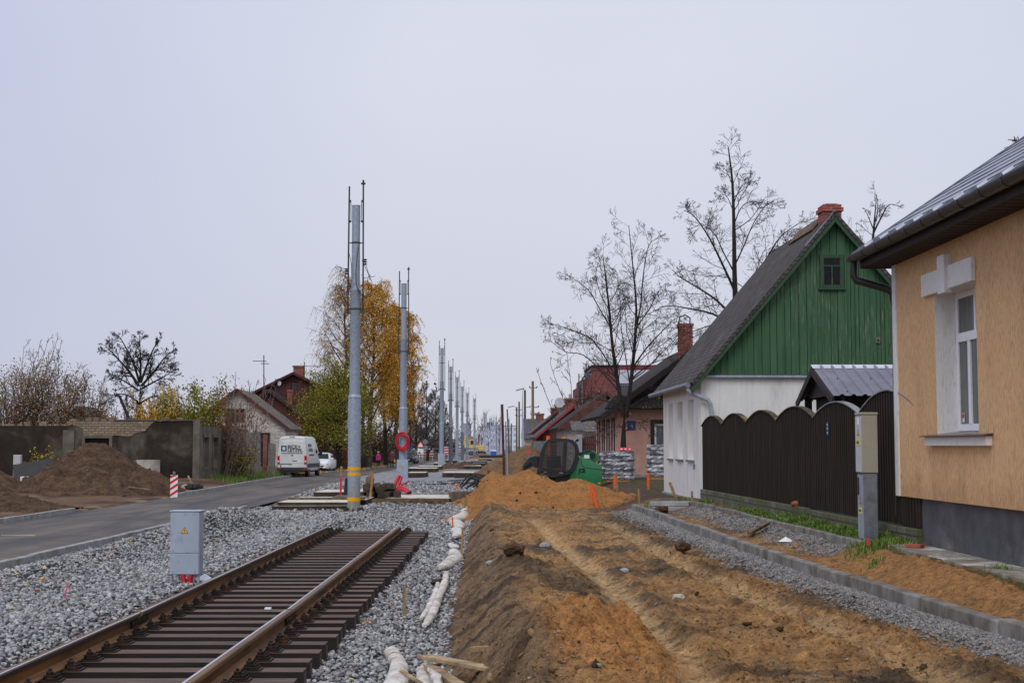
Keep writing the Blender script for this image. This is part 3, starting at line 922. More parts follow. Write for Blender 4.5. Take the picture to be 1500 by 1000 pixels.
def terrain(x, y, fine=True):
 x = np.asarray(x, float)
 y = np.asarray(y, float)
 xf, xc = foot(y), crest(y)
 dz = dirt_level(y)
 hb = ballast_level(x, y)
 # ---- excavated dirt bed on the right of the track
 n1 = fbm(x, y, 0.9, 3, 1)
 n2 = fbm(x, y, 3.5, 4, 7)
 near = 1 - sst(45, 90, y)
 hd = dz + (0.05 * n1 + 0.028 * n2) * near
 # hummocky crest along the trench edge
 edge = np.exp(-((x - xc - .25) / .42) ** 2)
 hd = hd + edge * near * (0.07 + 0.10 * fbm(x, y, 1.3, 3, 21))
 # foreground heap of orange sand, clods
 hp = 0.33 * np.exp(-((x - .56) / .50) ** 2 - ((y - 11.3) / 1.15) ** 2) + 0.16 * np.exp(-((x - 0.15) / .35) ** 2 - ((y - 10.4) / .9) ** 2)
 hd = hd + hp * (1 + .22 * n2 + .30 * fbm(x, y, 6, 4, 33))
 hd = hd + 0.15 * np.exp(-((x + .0) / .17) ** 2 - ((y - 19.6) / .45) ** 2) * (1 + n2)
 # ruts
 xl = np.interp(y, *RUTL)
 xr = np.interp(y, *RUTR)
 mask = 1 - sst(28, 36, y)
 for xr_, s in ((xl, 1.0), (xr, .8)):
  d = x - xr_
  hd = hd - s * mask * 0.06 * np.exp(-(d / .15) ** 2) + s * mask * 0.035 * (np.exp(-((d - .30) / .10) ** 2) + np.exp(-((d + .30) / .10) ** 2))
  tre = np.sin((y + .35 * np.abs(d)) * 2 * np.pi / .19)
  hd = hd + s * mask * 0.034 * tre * (np.exp(-((d - .27) / .15) ** 2) + np.exp(-((d + .27) / .15) ** 2)) * sst(-.3, .3, pn(x * 1.1, y * .7, 4) + .35)
 if fine:
  rough = fbm(x, y, 10, 4, 31, .62)
  cl = np.clip(fbm(x, y, 5.5, 3, 41) - .2, 0, .32)
  flat = np.exp(-((x - xl) / .2) ** 2) * mask
  hd = hd + (0.024 * rough + 0.12 * cl) * near * (1 - .85 * flat) * (1 + .25 * sst(0.02, .4, hp))
 # gravel shoulder below the near kerb
 kx = k1x(y)
 kon = 1 - sst(35.0, 36.5, y)
 sh = sst(kx - .46, kx - .03, x)
 hk = hd + (0.565 - hd) * sh * kon
 # strip between the kerbs, and sand bank below the slab
 z2 = 0.66 + .05 * n1 + 0.03 * n2
 x2 = np.interp(y, K2Y, K2X)
 bank = sst(x2 - .55, x2 + .02, x)
 far2 = sst(17.6, 18.8, y)
 z_mid = z2 + bank * (0.12 * far2 + 0.17 * (1 - far2)) - .05 * (1 - far2) * sst(kx + .05, kx + .4, x) * (1 - bank)
 if fine:
  z_mid = z_mid + (.03 * fbm(x, y, 2.6, 4, 57) + .014 * fbm(x, y, 9, 3, 55)) * (1 - sst(x2 + .1, x2 + .3, x))
 right = np.where(x > kx + .02, z_mid, hk)
 # beyond the end of the kerb the yard climbs to the houses
 hy = hd + (0.74 - hd) * sst(2.4, 4.2, x)
 right = right * kon + hy * (1 - kon)
 lev = np.where(y > 60, np.interp(y, [60, 120, 300], [.74, .7, .3]), .82)
 right = np.where(x > x2 + .3, np.minimum(np.maximum(right, .74), .84) if False else right + (lev - right) * sst(x2 + .15, x2 + .5, x), right)
 t = sst(0, 1, (x - xf) / np.maximum(xc - xf, .05))
 slope_n = (0.10 * fbm(x, y, 1.6, 5, 61, .6) + .05 * np.abs(fbm(x, y * .6, 4.5, 4, 63)) + .03 * fbm(x, y, 12, 3, 65)) * t * (1 - t) * 4 * near
 h = hb + (right - hb) * t + slope_n
 # ---- left side
 lft = np.interp(y, [20, 38, 55, 75, 120, 300], [.06, .08, .12, .42, .38, .1])
 lx = np.interp(y, [20, 58, 89, 105, 120, 154, 230, 400], [-13.85, -13.85, -14.85, -14.45, -12.75, -12.35, -13.2, -15.2])
 rxr = np.interp(y, [10, 64, 118, 158, 230, 400], [-8.68, -8.8, -9.4, -8.9, -9.5, -12.0])
 dn = (.11 * fbm(x, y, .45, 4, 71) + .05 * fbm(x, y, 2.2, 3, 73)) * (1 - sst(-13.9, -14.6, x) * 0) * (1 - sst(62, 80, y))
 hl = .05 + (lft - .05) * sst(lx, lx - 2.5, x) + dn * sst(lx - .3, lx - 1.6, x)
 road = -0.06
 h = np.where(x < rxr - .05, np.where(x < lx, hl, road), h)
 # open entrance between the two far kerbs: dirt spills onto the road
 # crossing dip in front of the concrete slabs
 h = h - .16 * np.exp(-((x + 8.3) / .55) ** 2 - ((y - 52) / 2.2) ** 2)
 # far land
 far = sst(260, 420, y)
 h = h * (1 - far) + 0.02 * far
 return h
def g(x, y):
 return float(terrain(np.array([x]), np.array([y]), True)[0])
def soil_colour(x, y):
 x = np.asarray(x, float)
 y = np.asarray(y, float)
 C = lambda r, gg, b: np.array(srgb(r, gg, b, K)[:3])
 sand, sand2, brown, dark, pale, grit = C(174, 134, 88), C(148, 112, 74), C(124, 102, 77), C(76, 66, 55), C(200, 166, 120), C(126, 123, 119)
 n = fbm(x, y, .55, 5, 81)
 n2 = fbm(x, y, 1.7, 5, 83)
 n3 = fbm(x, y, 6, 4, 85)
 n4 = fbm(x * 1.0, y * .4, 1.1, 4, 87)
 def mixc(c, d, k):
  return c + (d - c) * k[..., None]
 c = np.broadcast_to(brown, x.shape + (3,)).copy()
 c = mixc(c, sand, sst(-.12, .35, n + .5 * n3 + .16))
 c = mixc(c, sand2, sst(.0, .4, n2))
 c = mixc(c, dark, .72 * sst(.12, .5, -n + .5 * n2 + .35 * n3 - .02))
 c = mixc(c, dark, .5 * sst(.22, .58, n4 - .3 * n + .2 * n3))
 c = mixc(c, C(150, 128, 100), .55 * sst(.25, .6, fbm(x, y, 3.1, 4, 89)))
 # darker, churned further back
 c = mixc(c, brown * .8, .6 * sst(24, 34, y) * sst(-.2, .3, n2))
 xl = np.interp(y, *RUTL)
 xr = np.interp(y, *RUTR)
 mask = 1 - sst(27, 36, y)
 c = mixc(c, pale, mask * .85 * np.exp(-((x - xl) / .17) ** 4) * sst(-.6, .1, n3 + .5 * n2 + .15))
 c = mixc(c, pale * .86, mask * .85 * np.exp(-((x - xr) / .20) ** 4) * sst(-.3, .3, n2 + .25))
 # orange heap in the foreground
 hp = np.exp(-((x - .58) / .60) ** 2 - ((y - 11.0) / 1.5) ** 2)
 c = mixc(c, C(180, 129, 79) * (1 + .26 * n3[..., None]), sst(.15, .5, hp + .25 * n2))
 # trench side: grey-brown sandy cut
 xf, xc = foot(y), crest(y)
 tt = (x - xf) / np.maximum(xc - xf, .05)
 side = sst(-.05, .15, tt) * (1 - sst(.9, 1.25, tt))
 cut = mixc(np.broadcast_to(C(132, 110, 84), x.shape + (3,)).copy(), C(84, 70, 58), sst(-.1, .4, n2 + .4 * n3 + .3 * n4))
 cut = mixc(cut, sand, sst(.5, .8, hp))
 c = mixc(c, cut, side * .9)
 # gravel shoulder
 kx = k1x(y)
 kon = 1 - sst(34.5, 36, y)
 sh = sst(kx - .50 + .16 * n2, kx - .34 + .16 * n2, x) * (x < kx + .03) * kon
 c = mixc(c, grit * (1 + .15 * n3[..., None]), sh * .92)
 mid = (x > kx + .03)
 x2 = np.interp(y, K2Y, K2X)
 gm = mid * sst(18, 19, y) * sst(-.05, .25, (x - x2) + .42 + .35 * n2) * (x < x2 + .05)
 gm = np.maximum(gm, mid * sst(26, 30, y) * .8 * sst(-.3, .2, n2 + .1) * (x < x2))
 c = mixc(c, C(104, 98, 92) * (1 + .1 * n3[..., None]), gm * .9)
 c = mixc(c, sand * np.array([1.0, .93, .86]), mid * (1 - sst(18.3, 19.5, y)) * sst(-.5, .2, n2 + .25) * .85)
 # yard soil, grassy beyond the kerb line
 yard = (y > 38) * sst(1.8, 3.2, x + .4 * n)
 c = mixc(c, C(84, 70, 56) * (1 + .35 * n3[..., None] + .3 * n2[..., None]), yard * .9)
 gr = (x > x2 + .08) * sst(-.2, .1, n3 + .2)
 c = mixc(c, C(82, 84, 52), gr * .85)
 # ballast bed
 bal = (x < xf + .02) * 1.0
 c = mixc(c, C(62, 62, 64) * (1 + .3 * n3[..., None]), bal)  # near bed coloured dark to stand for shade in gaps between stones
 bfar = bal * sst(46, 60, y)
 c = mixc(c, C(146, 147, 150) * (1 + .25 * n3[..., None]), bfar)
 # crossing mess on the ballast side, ditch
 dm = np.exp(-((x + 8.1) / .9) ** 2 - ((y - 52) / 3.5) ** 2)
 c = mixc(c, C(92, 84, 74), sst(.2, .5, dm + .2 * n2))
 mud = (x < -1) * sst(43.5, 45.5, y) * (1 - sst(62, 66, y)) * (x > -8.8) * sst(-.2, .3, n2 + .15)
 c = mixc(c, C(124, 112, 98), mud * .8)
 fw = (y > 95) * bal * sst(-.2, .4, n)
 c = mixc(c, C(128, 108, 86), fw * .8)
 # left bank
 lx = np.interp(y, [20, 58, 89, 105, 120, 154, 230, 400], [-13.85, -13.85, -14.85, -14.45, -12.75, -12.35, -13.2, -15.2])
 lf = (x < lx)
 lc = mixc(np.broadcast_to(C(116, 92, 74), x.shape + (3,)).copy(), C(78, 62, 52), sst(-.15, .35, n + .5 * n2))
 lc = mixc(lc, C(150, 128, 104), sst(.25, .55, n2 + .3 * n3))
 grs = sst(74, 80, y) * sst(-.3, .2, n2 + .1)
 lc = mixc(lc, C(88, 86, 52), grs * .9)
 lc = mixc(lc, C(124, 96, 56), sst(98, 108, y) * sst(-.1, .35, n2) * .8)
 c = np.where(lf[..., None], lc, c)
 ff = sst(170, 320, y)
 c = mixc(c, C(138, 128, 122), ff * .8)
 return np.clip(c, .01, .9)
def make_ground():
 xs = np.concatenate([np.array([-1500, -900, -500, -300, -200, -140, -100, -75, -60, -50]), np.arange(-44, -14.2, .45), np.arange(-14.2, -13.0, .12), np.arange(-13, -9, .8), np.arange(-9, -1.5, .11), np.arange(-1.5, 4.9, .028), np.arange(4.9, 6, .1), np.arange(6.2, 14, .8), np.array([15, 18, 24, 34, 50, 75, 110, 160, 240, 400, 800, 1500])])
 ys = [-40, -20, -5, 2, 5, 7]
 y = 8.0
 while y < 2600:
  ys.append(y)
  y += max(.028, y * y / (1450 * 1.7) * .62) if y < 60 else y * .03
 ys = np.array(ys)
 X, Y = np.meshgrid(xs, ys)
 Z = terrain(X, Y)
 V = np.stack([X, Y, Z], -1).reshape(-1, 3)
 ny, nx = X.shape
 idx = np.arange(ny * nx).reshape(ny, nx)
 Fq = np.stack([idx[:-1, :-1], idx[:-1, 1:], idx[1:, 1:], idx[1:, :-1]], -1).reshape(-1, 4)
 o = np_mesh('ground', V, Fq, m['soil'], smooth=True)
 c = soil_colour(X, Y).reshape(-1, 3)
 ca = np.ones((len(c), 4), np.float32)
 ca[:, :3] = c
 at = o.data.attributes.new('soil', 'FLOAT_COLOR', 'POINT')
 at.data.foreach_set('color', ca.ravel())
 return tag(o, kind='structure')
make_ground()
# ---- road (sheet over the lowered ground)
LXY = ([20, 58, 89, 105, 120, 154, 230, 400], [-13.7, -13.7, -14.7, -14.3, -12.6, -12.2, -13, -15])
RXY = ([5, 20, 64, 118, 158, 230, 400], [-8.8, -8.8, -8.9, -9.5, -9.0, -9.6, -12.1])
def make_road():
 ys = np.concatenate([np.arange(2, 120, 1.0), np.arange(120, 400, 6.0)])
 V, Fq = [], []
 nx = 14
 for i, y in enumerate(ys):
  l, r = np.interp(y, *LXY), np.interp(y, *RXY)
  for k in range(nx):
   x = l + (r - l) * k / (nx - 1)
   V.append((x, y, .022 + .03 * (1 - (2 * k / (nx - 1) - 1) ** 2) + .012 * float(pn(np.array([x * .7]), np.array([y * .35]), 9)[0])))
 for i in range(len(ys) - 1):
  for k in range(nx - 1):
   a = i * nx + k
   Fq.append((a, a + 1, a + nx + 1, a + nx))
 tag(np_mesh('road', np.array(V), np.array(Fq), m['asphalt'], smooth=True), kind='structure')
make_road()
def kerb_run(pts, ztop, w=.15, h=.28, gap=.008, L=1.0):
 mb = MB()
 for (xa, ya), (xb, yb) in zip(pts[:-1], pts[1:]):
  a, b = Vector((xa, ya, 0)), Vector((xb, yb, 0))
  n = max(1, round((b - a).length / L))
  for i in range(n):
   p = a.lerp(b, i / n)
   q = a.lerp(b, (i + 1) / n)
   d = (q - p).normalized() * gap
   z = ztop - h / 2 + rnd.uniform(-.006, .006)
   mb.beam((p + d).to_tuple()[:2] + (z,), (q - d).to_tuple()[:2] + (z,), w, h)
 return mb
mb = kerb_run([(-8.72, 10), (-8.72, 24), (-8.72, 47)], .15)
tag(mb.build('kerb', m['conc'], bevel=.012), kind='structure')
mb = kerb_run([(-8.84, 62), (-9.0, 80), (-9.44, 118), (-8.95, 158), (-9.5, 228)], .15, L=2)
tag(mb.build('kerb', m['conc'], bevel=.012), kind='structure')
mb = kerb_run([(-13.8, 30), (-13.8, 45)], .16)
tag(mb.build('kerb', m['conc'], bevel=.012), kind='structure')
mb = kerb_run([(-13.75, 58), (-14.2, 72), (-14.78, 89), (-14.4, 105), (-12.7, 120), (-12.3, 154), (-13.1, 228)], .16, L=1.5)
tag(mb.build('kerb', m['conc'], bevel=.012), kind='structure')
# ---- ballast stones and grit
def ico():
 bm = bmesh.new()
 bmesh.ops.create_icosphere(bm, subdivisions=1, radius=1)
 v = np.array([x.co[:] for x in bm.verts])
 f = np.array([[x.index for x in q.verts] for q in bm.faces])
 bm.free()
 return v, f
ICO = ico()
def stones(name, px, py, pz, sizes, mat, seed=1, flat=.62, nsub=8, jag=.40):
 rs = np.random.RandomState(seed)
 bv, bf = ICO
 n = len(px)
 temps = [bv * (1 + rs.uniform(-jag, jag, (len(bv), 1))) * np.array([rs.uniform(.9, 1.25), rs.uniform(.5, .95), rs.uniform(flat - .2, flat + .1)]) for _ in range(14)]
 temps = np.array(temps)
 ti = rs.randint(0, 14, n)
 a, b, c = rs.rand(n) * 2 * np.pi, rs.uniform(-.7, .7, n), rs.uniform(-.7, .7, n)
 ca, sa, cb, sb, cc, sc_ = np.cos(a), np.sin(a), np.cos(b), np.sin(b), np.cos(c), np.sin(c)
 Rm = np.empty((n, 3, 3))
 Rm[:, 0, 0] = ca * cb
 Rm[:, 0, 1] = ca * sb * sc_ - sa * cc
 Rm[:, 0, 2] = ca * sb * cc + sa * sc_
 Rm[:, 1, 0] = sa * cb
 Rm[:, 1, 1] = sa * sb * sc_ + ca * cc
 Rm[:, 1, 2] = sa * sb * cc - ca * sc_
 Rm[:, 2, 0] = -sb
 Rm[:, 2, 1] = cb * sc_
 Rm[:, 2, 2] = cb * cc
 V = np.einsum('nij,nkj->nki', Rm, temps[ti]) * sizes[:, None, None]
 V += np.stack([px, py, pz], -1)[:, None, :]
 Fc = (bf[None] + (np.arange(n) * len(bv))[:, None, None]).reshape(-1, 3)
 return np_mesh(name, V.reshape(-1, 3), Fc, mat)
def make_ballast():
 rs = np.random.RandomState(3)
 P = []
 S = []
 bands = [(9, 14, .035, 560), (14, 20, .037, 450), (20, 28, .041, 310), (28, 38, .046, 210), (38, 46, .054, 130), (46, 72, .072, 56)]
 for y0, y1, s, dens in bands:
  x0 = -8.64
  n = int((y1 - y0) * (-.4 - x0) * dens)
  x = rs.uniform(x0, -.4, n)
  y = rs.uniform(y0, y1, n)
  ok = (x < foot(y) + .05 + .12 * rs.rand(n)) & ((x < -4.12) | (x > -2.42) | (y > 33.2) | (rs.rand(n) < .35))
  ok &= ~((x < -8.0) & (y > 48.5) & (y < 56))
  x, y = x[ok], y[ok]
  P.append(np.stack([x, y], -1))
  S.append(s * (rs.uniform(.55, 1.25, len(x)) + (rs.rand(len(x)) < .05) * .5) * .72)
 P = np.concatenate(P)
 S = np.concatenate(S)
 z = terrain(P[:, 0], P[:, 1])
 inside = (P[:, 0] > -4.62) & (P[:, 0] < -1.92) & (P[:, 1] < 32.9)
 lim = np.where(inside & (P[:, 0] > -4.1) & (P[:, 0] < -1.92), .045, 9)
 z = np.minimum(z + S * rs.uniform(.05, .75, len(S)), lim)
 o = stones('ballast', P[:, 0], P[:, 1], z, S, m['stones'], 5)
 tag(o, 'grey crushed stone ballast spread around the rails', 'ballast', kind='stuff')
 # grit on the kerb shoulders
 n = 26000
 y = 10.5 + 24.5 * rs.rand(n) ** 1.8
 kx = k1x(y)
 x = kx - .05 - rs.beta(1.1, 1.7, n) * .54 + .10 * fbm(kx * 0, y, .8, 3, 83)
 z = terrain(x, y)
 s = rs.uniform(.006, .015, n) * (1 + y / 40)
 y2 = rs.uniform(18.8, 32, 9000)
 x2 = np.interp(y2, K2Y, K2X) - .09 - rs.beta(1.0, 2.2, 9000) * .6
 z2 = terrain(x2, y2)
 s2 = rs.uniform(.008, .016, 9000) * 1.4
 o = stones('grit', np.concatenate([x, x2]), np.concatenate([y, y2]), np.concatenate([z, z2]) + .003, np.concatenate([s, s2]), m['fines'], 7)
 tag(o, 'grey grit banked against the concrete kerbs', 'gravel', kind='stuff')
 # clods and pebbles on the dirt
 n = 9000
 y = 9.5 + 30 * rs.rand(n) ** 1.7
 x = foot(y) + (k1x(y) - .5 - foot(y)) * rs.rand(n)
 keep = (np.abs(x - np.interp(y, *RUTL)) > .16) & (fbm(x, y, .8, 3, 91) > -.15)
 x, y = x[keep], y[keep]
 s = rs.uniform(.005, .015, len(x)) + (rs.rand(len(x)) < .035) * rs.uniform(.008, .032, len(x))
 o = stones('soil_crumbs', x, y, terrain(x, y) + s * .3, s, m['clod'], 9)
 tag(o, 'loose crumbs of soil and pebbles scattered over the sandy track bed', 'soil', kind='stuff')
make_ballast()
# ---- quads scattered as leaves / grass
def leaf_quads(name, P, size, mat, parent=None, seed=1, aspect=.62, droop=0.0, flatness=None):
 rs = np.random.RandomState(seed)
 n = len(P)
 size = np.broadcast_to(np.asarray(size, float), (n,)) * rs.uniform(.7, 1.3, n)
 a = rs.normal(size=(n, 3))
 if flatness is not None:
  a[:, 2] *= flatness
 if droop:
  a[:, 2] -= droop
 a /= np.linalg.norm(a, axis=1)[:, None] + 1e-9
 b = rs.normal(size=(n, 3))
 if flatness is not None:
  b[:, 2] *= flatness
 b -= a * (a * b).sum(1)[:, None]
 b /= np.linalg.norm(b, axis=1)[:, None] + 1e-9
 P = np.asarray(P)
 h = size[:, None] / 2
 V = np.stack([P - a * h, P + b * h * aspect, P + a * h, P - b * h * aspect], 1).reshape(-1, 3)
 Fq = np.arange(4 * n).reshape(n, 4)
 return np_mesh(name, V, Fq, mat, parent)
def make_fallen():
 rs = np.random.RandomState(8)
 n = 330
 y = 11 + 50 * rs.rand(n) ** 1.2
 x = rs.uniform(-8.6, -1, n)
 x = np.where(rs.rand(n) < .45, -7.7 + rs.normal(0, .5, n), x)
 ok = ((x < -4.7) | ((x > -1.8) & (x < -.95))) & (x > -8.6)
 x, y = x[ok], y[ok]
 z = terrain(x, y) + .05
 P = np.stack([x, y, z], -1)
 y2 = rs.uniform(95, 135, 600)
 x2 = np.interp(y2, *LXY) + rs.normal(-.6, .9, 600)
 z2 = np.maximum(terrain(x2, y2), .1) + .06
 P2 = np.stack([x2, y2, z2], -1)
 o = leaf_quads('fallen_leaves', np.concatenate([P, P2]), np.concatenate([np.full(len(P), .075), np.full(600, .17)]), m['lf_fall'], seed=4, flatness=.25)
 tag(o, 'yellow autumn leaves scattered on the ballast and road edge', 'leaves', kind='stuff')
make_fallen()
# ================================================================== track panel
TX = -3.25
track = T('track_panel', 'rusty rails on dark wooden sleepers laid on the grey ballast', 'railway track', (TX, 31.2, 0.0), .0048)
def rail_profile():
 # half-symmetric vignole rail, foot at z=.18 (sleeper top plus plate), head top z=.36
 b = .185
 return [(-.075, b), (.075, b), (.075, b + .012), (.02, b + .028), (.009, b + .045), (.009, b + .122), (.036, b + .136), (.036, b + .166), (.028, b + .175), (-.028, b + .175), (-.036, b + .166), (-.036, b + .136), (-.009, b + .122), (-.009, b + .045), (-.02, b + .028), (-.075, b + .012)]
def make_rail(xc, y0, y1, inner, dx0=0.0):
 """inner = +1: running edge on the right. coordinates relative to the track empty"""
 pr = rail_profile()
 mb = MB()
 n = len(pr)
 o = 0
 ys = [y0, y1]
 for yy in ys:
  for x, z in pr:
   mb.v.append((xc + (dx0 if yy == y0 else 0) + x - TX, yy - 31.2, z))
 mats = [0] * n
 for i in range(n):
  j = (i + 1) % n
  x0, z0 = pr[i]
  x1, z1 = pr[j]
  if z0 > .34 and z1 > .34 and abs(z0 - z1) < .012:
   mi = 1
  elif z0 > .34 and z1 > .34:
   mi = 2 if (x0 + x1) * inner > 0 else 1
  elif min(z0, z1) > .30:
   mi = 3 if (x0 + x1) * inner > 0 else 1
  elif z0 < .215 and z1 < .24:
   mi = 4
  else:
   mi = 0
  mb.f.append((i, j, n + j, n + i))
  mb.m.append(mi)
 mb.f.append(tuple(range(n)))
 mb.m.append(4)
 mb.f.append(tuple(range(2 * n - 1, n - 1, -1)))
 mb.m.append(4)
 # polished running strip, 2 mm proud of the head, on the inner half
 xa, xb = (.010, .033) if inner > 0 else (-.033, -.010)
 zz = .3625
 mb.add([(xc + dx0 + xa - TX, y0 - 31.2, zz), (xc + dx0 + xb - TX, y0 - 31.2, zz), (xc + xb - TX, y1 - 31.2, zz), (xc + xa - TX, y1 - 31.2, zz)], [(0, 1, 2, 3)], 2)
 return mb.build('rail', [m['rail_web'], m['rust_top'], m['steel'], m['steel_dark'], m['rust']], track)
XL, XR = -4.03, -2.47
make_rail(XL, 15.25, 31.25, 1)
make_rail(XL - .004, 5.5, 15.20, 1, -.09)
make_rail(XR, 15.5, 31.2, -1)
make_rail(XR - .008, 5.5, 15.45, -1, -.09)
# iron fishplates at the joints
mbf = MB()
for xx, yy in ((XL, 15.23), (XR, 15.48)):
 for s in (-1, 1):
  mbf.box(xx - TX + s * .011, xx - TX + s * .026, yy - 31.2 - .33, yy - 31.2 + .33, .235, .30)
  for q in (-.24, -.08, .08, .24):
   mbf.lathe([(.016, -.008), (.016, .008)], 6, (xx - TX + s * .033, yy - 31.2 + q, .268))
mbf.build_each('fishplate', m['clip'], track)
def fastening_mesh(side):
 mb = MB()
 for xx in (side,):
  c = xx - TX
  mb.box(c - .20, c + .20, -.085, .085, .168, .184)
  for s in (-1, 1):
   mb.box(c + s * .125 - .05, c + s * .125 + .05, -.07, .07, .185, .202)
   mb.box(c + s * .085 - .035, c + s * .085 + .035, -.045, .045, .202, .222)
   for q in (-.045, .045):
    mb.lathe([(.026, .20), (.026, .226), (.015, .228), (.014, .244), (.008, .248)], 6, (c + s * .145, q, 0))
   mb.lathe([(.032, .222), (.032, .248), (.017, .250), (.015, .272), (.006, .274)], 6, (c + s * .09, 0.0, 0))
 return mb
def make_sleepers():
 first = None
 fast = None
 y = 32.75
 i = 0
 metas = []
 for v in range(4):
  mb = MB()
  mb.box(-1.35, 1.35, -.125, .125, .0, .17)
  mb.box(1.3505, 1.3525, -.055, .06, .045, .145, 1)
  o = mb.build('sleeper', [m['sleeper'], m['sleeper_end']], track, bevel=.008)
  metas.append(o)
 fasts = [fastening_mesh(s_).build('fastening', m['clip'], metas[0], bevel=.004) for s_ in (XL, XR)]
 while y > 7.6:
  if i < 4:
   o = metas[i]
  else:
   o = metas[i % 4].copy()
   COL.objects.link(o)
   o.parent = track
  o.location = (rnd.uniform(-.03, .03), y - 31.2 + rnd.uniform(-.02, .02), rnd.uniform(-.004, .003))
  o.rotation_euler = (0, 0, rnd.uniform(-.008, .008))
  if i > 0:
   for fast in fasts:
    f = fast.copy()
    COL.objects.link(f)
    f.parent = o
    f.location = (-o.location.x, 0, 0)
  else:
   for fast in fasts:
    fast.location = (-o.location.x, 0, 0)
  y -= .56
  i += 1
make_sleepers()
mb = MB()
mb.box(-.04, .04, -.03, .03, 0, .028)
o = mb.build('white_scrap', m['white_bag'], None, bevel=.008, loc=(-2.9, 17.1, .172))
tag(o, 'small white scrap lying on a sleeper beside the right rail', 'litter')
mb = MB()
mb.box(-.38, .38, -.03, .03, 0, .02)
o = mb.build('pale_lath', m['conc_l'], None, loc=(-11.3, 32.8, .056))
o.rotation_euler = (0, 0, .05)
tag(o, 'pale lath lying on the asphalt at the left edge', 'board')
mb = MB()
mb.beam((0, 0, -.05), (.05, .02, .22), .012)
o = mb.build('marker_peg', m['mark_red'], None, loc=(-5.9, 18.9, .1))
tag(o, 'thin bright pink peg stuck in the ballast left of the rails', 'peg')
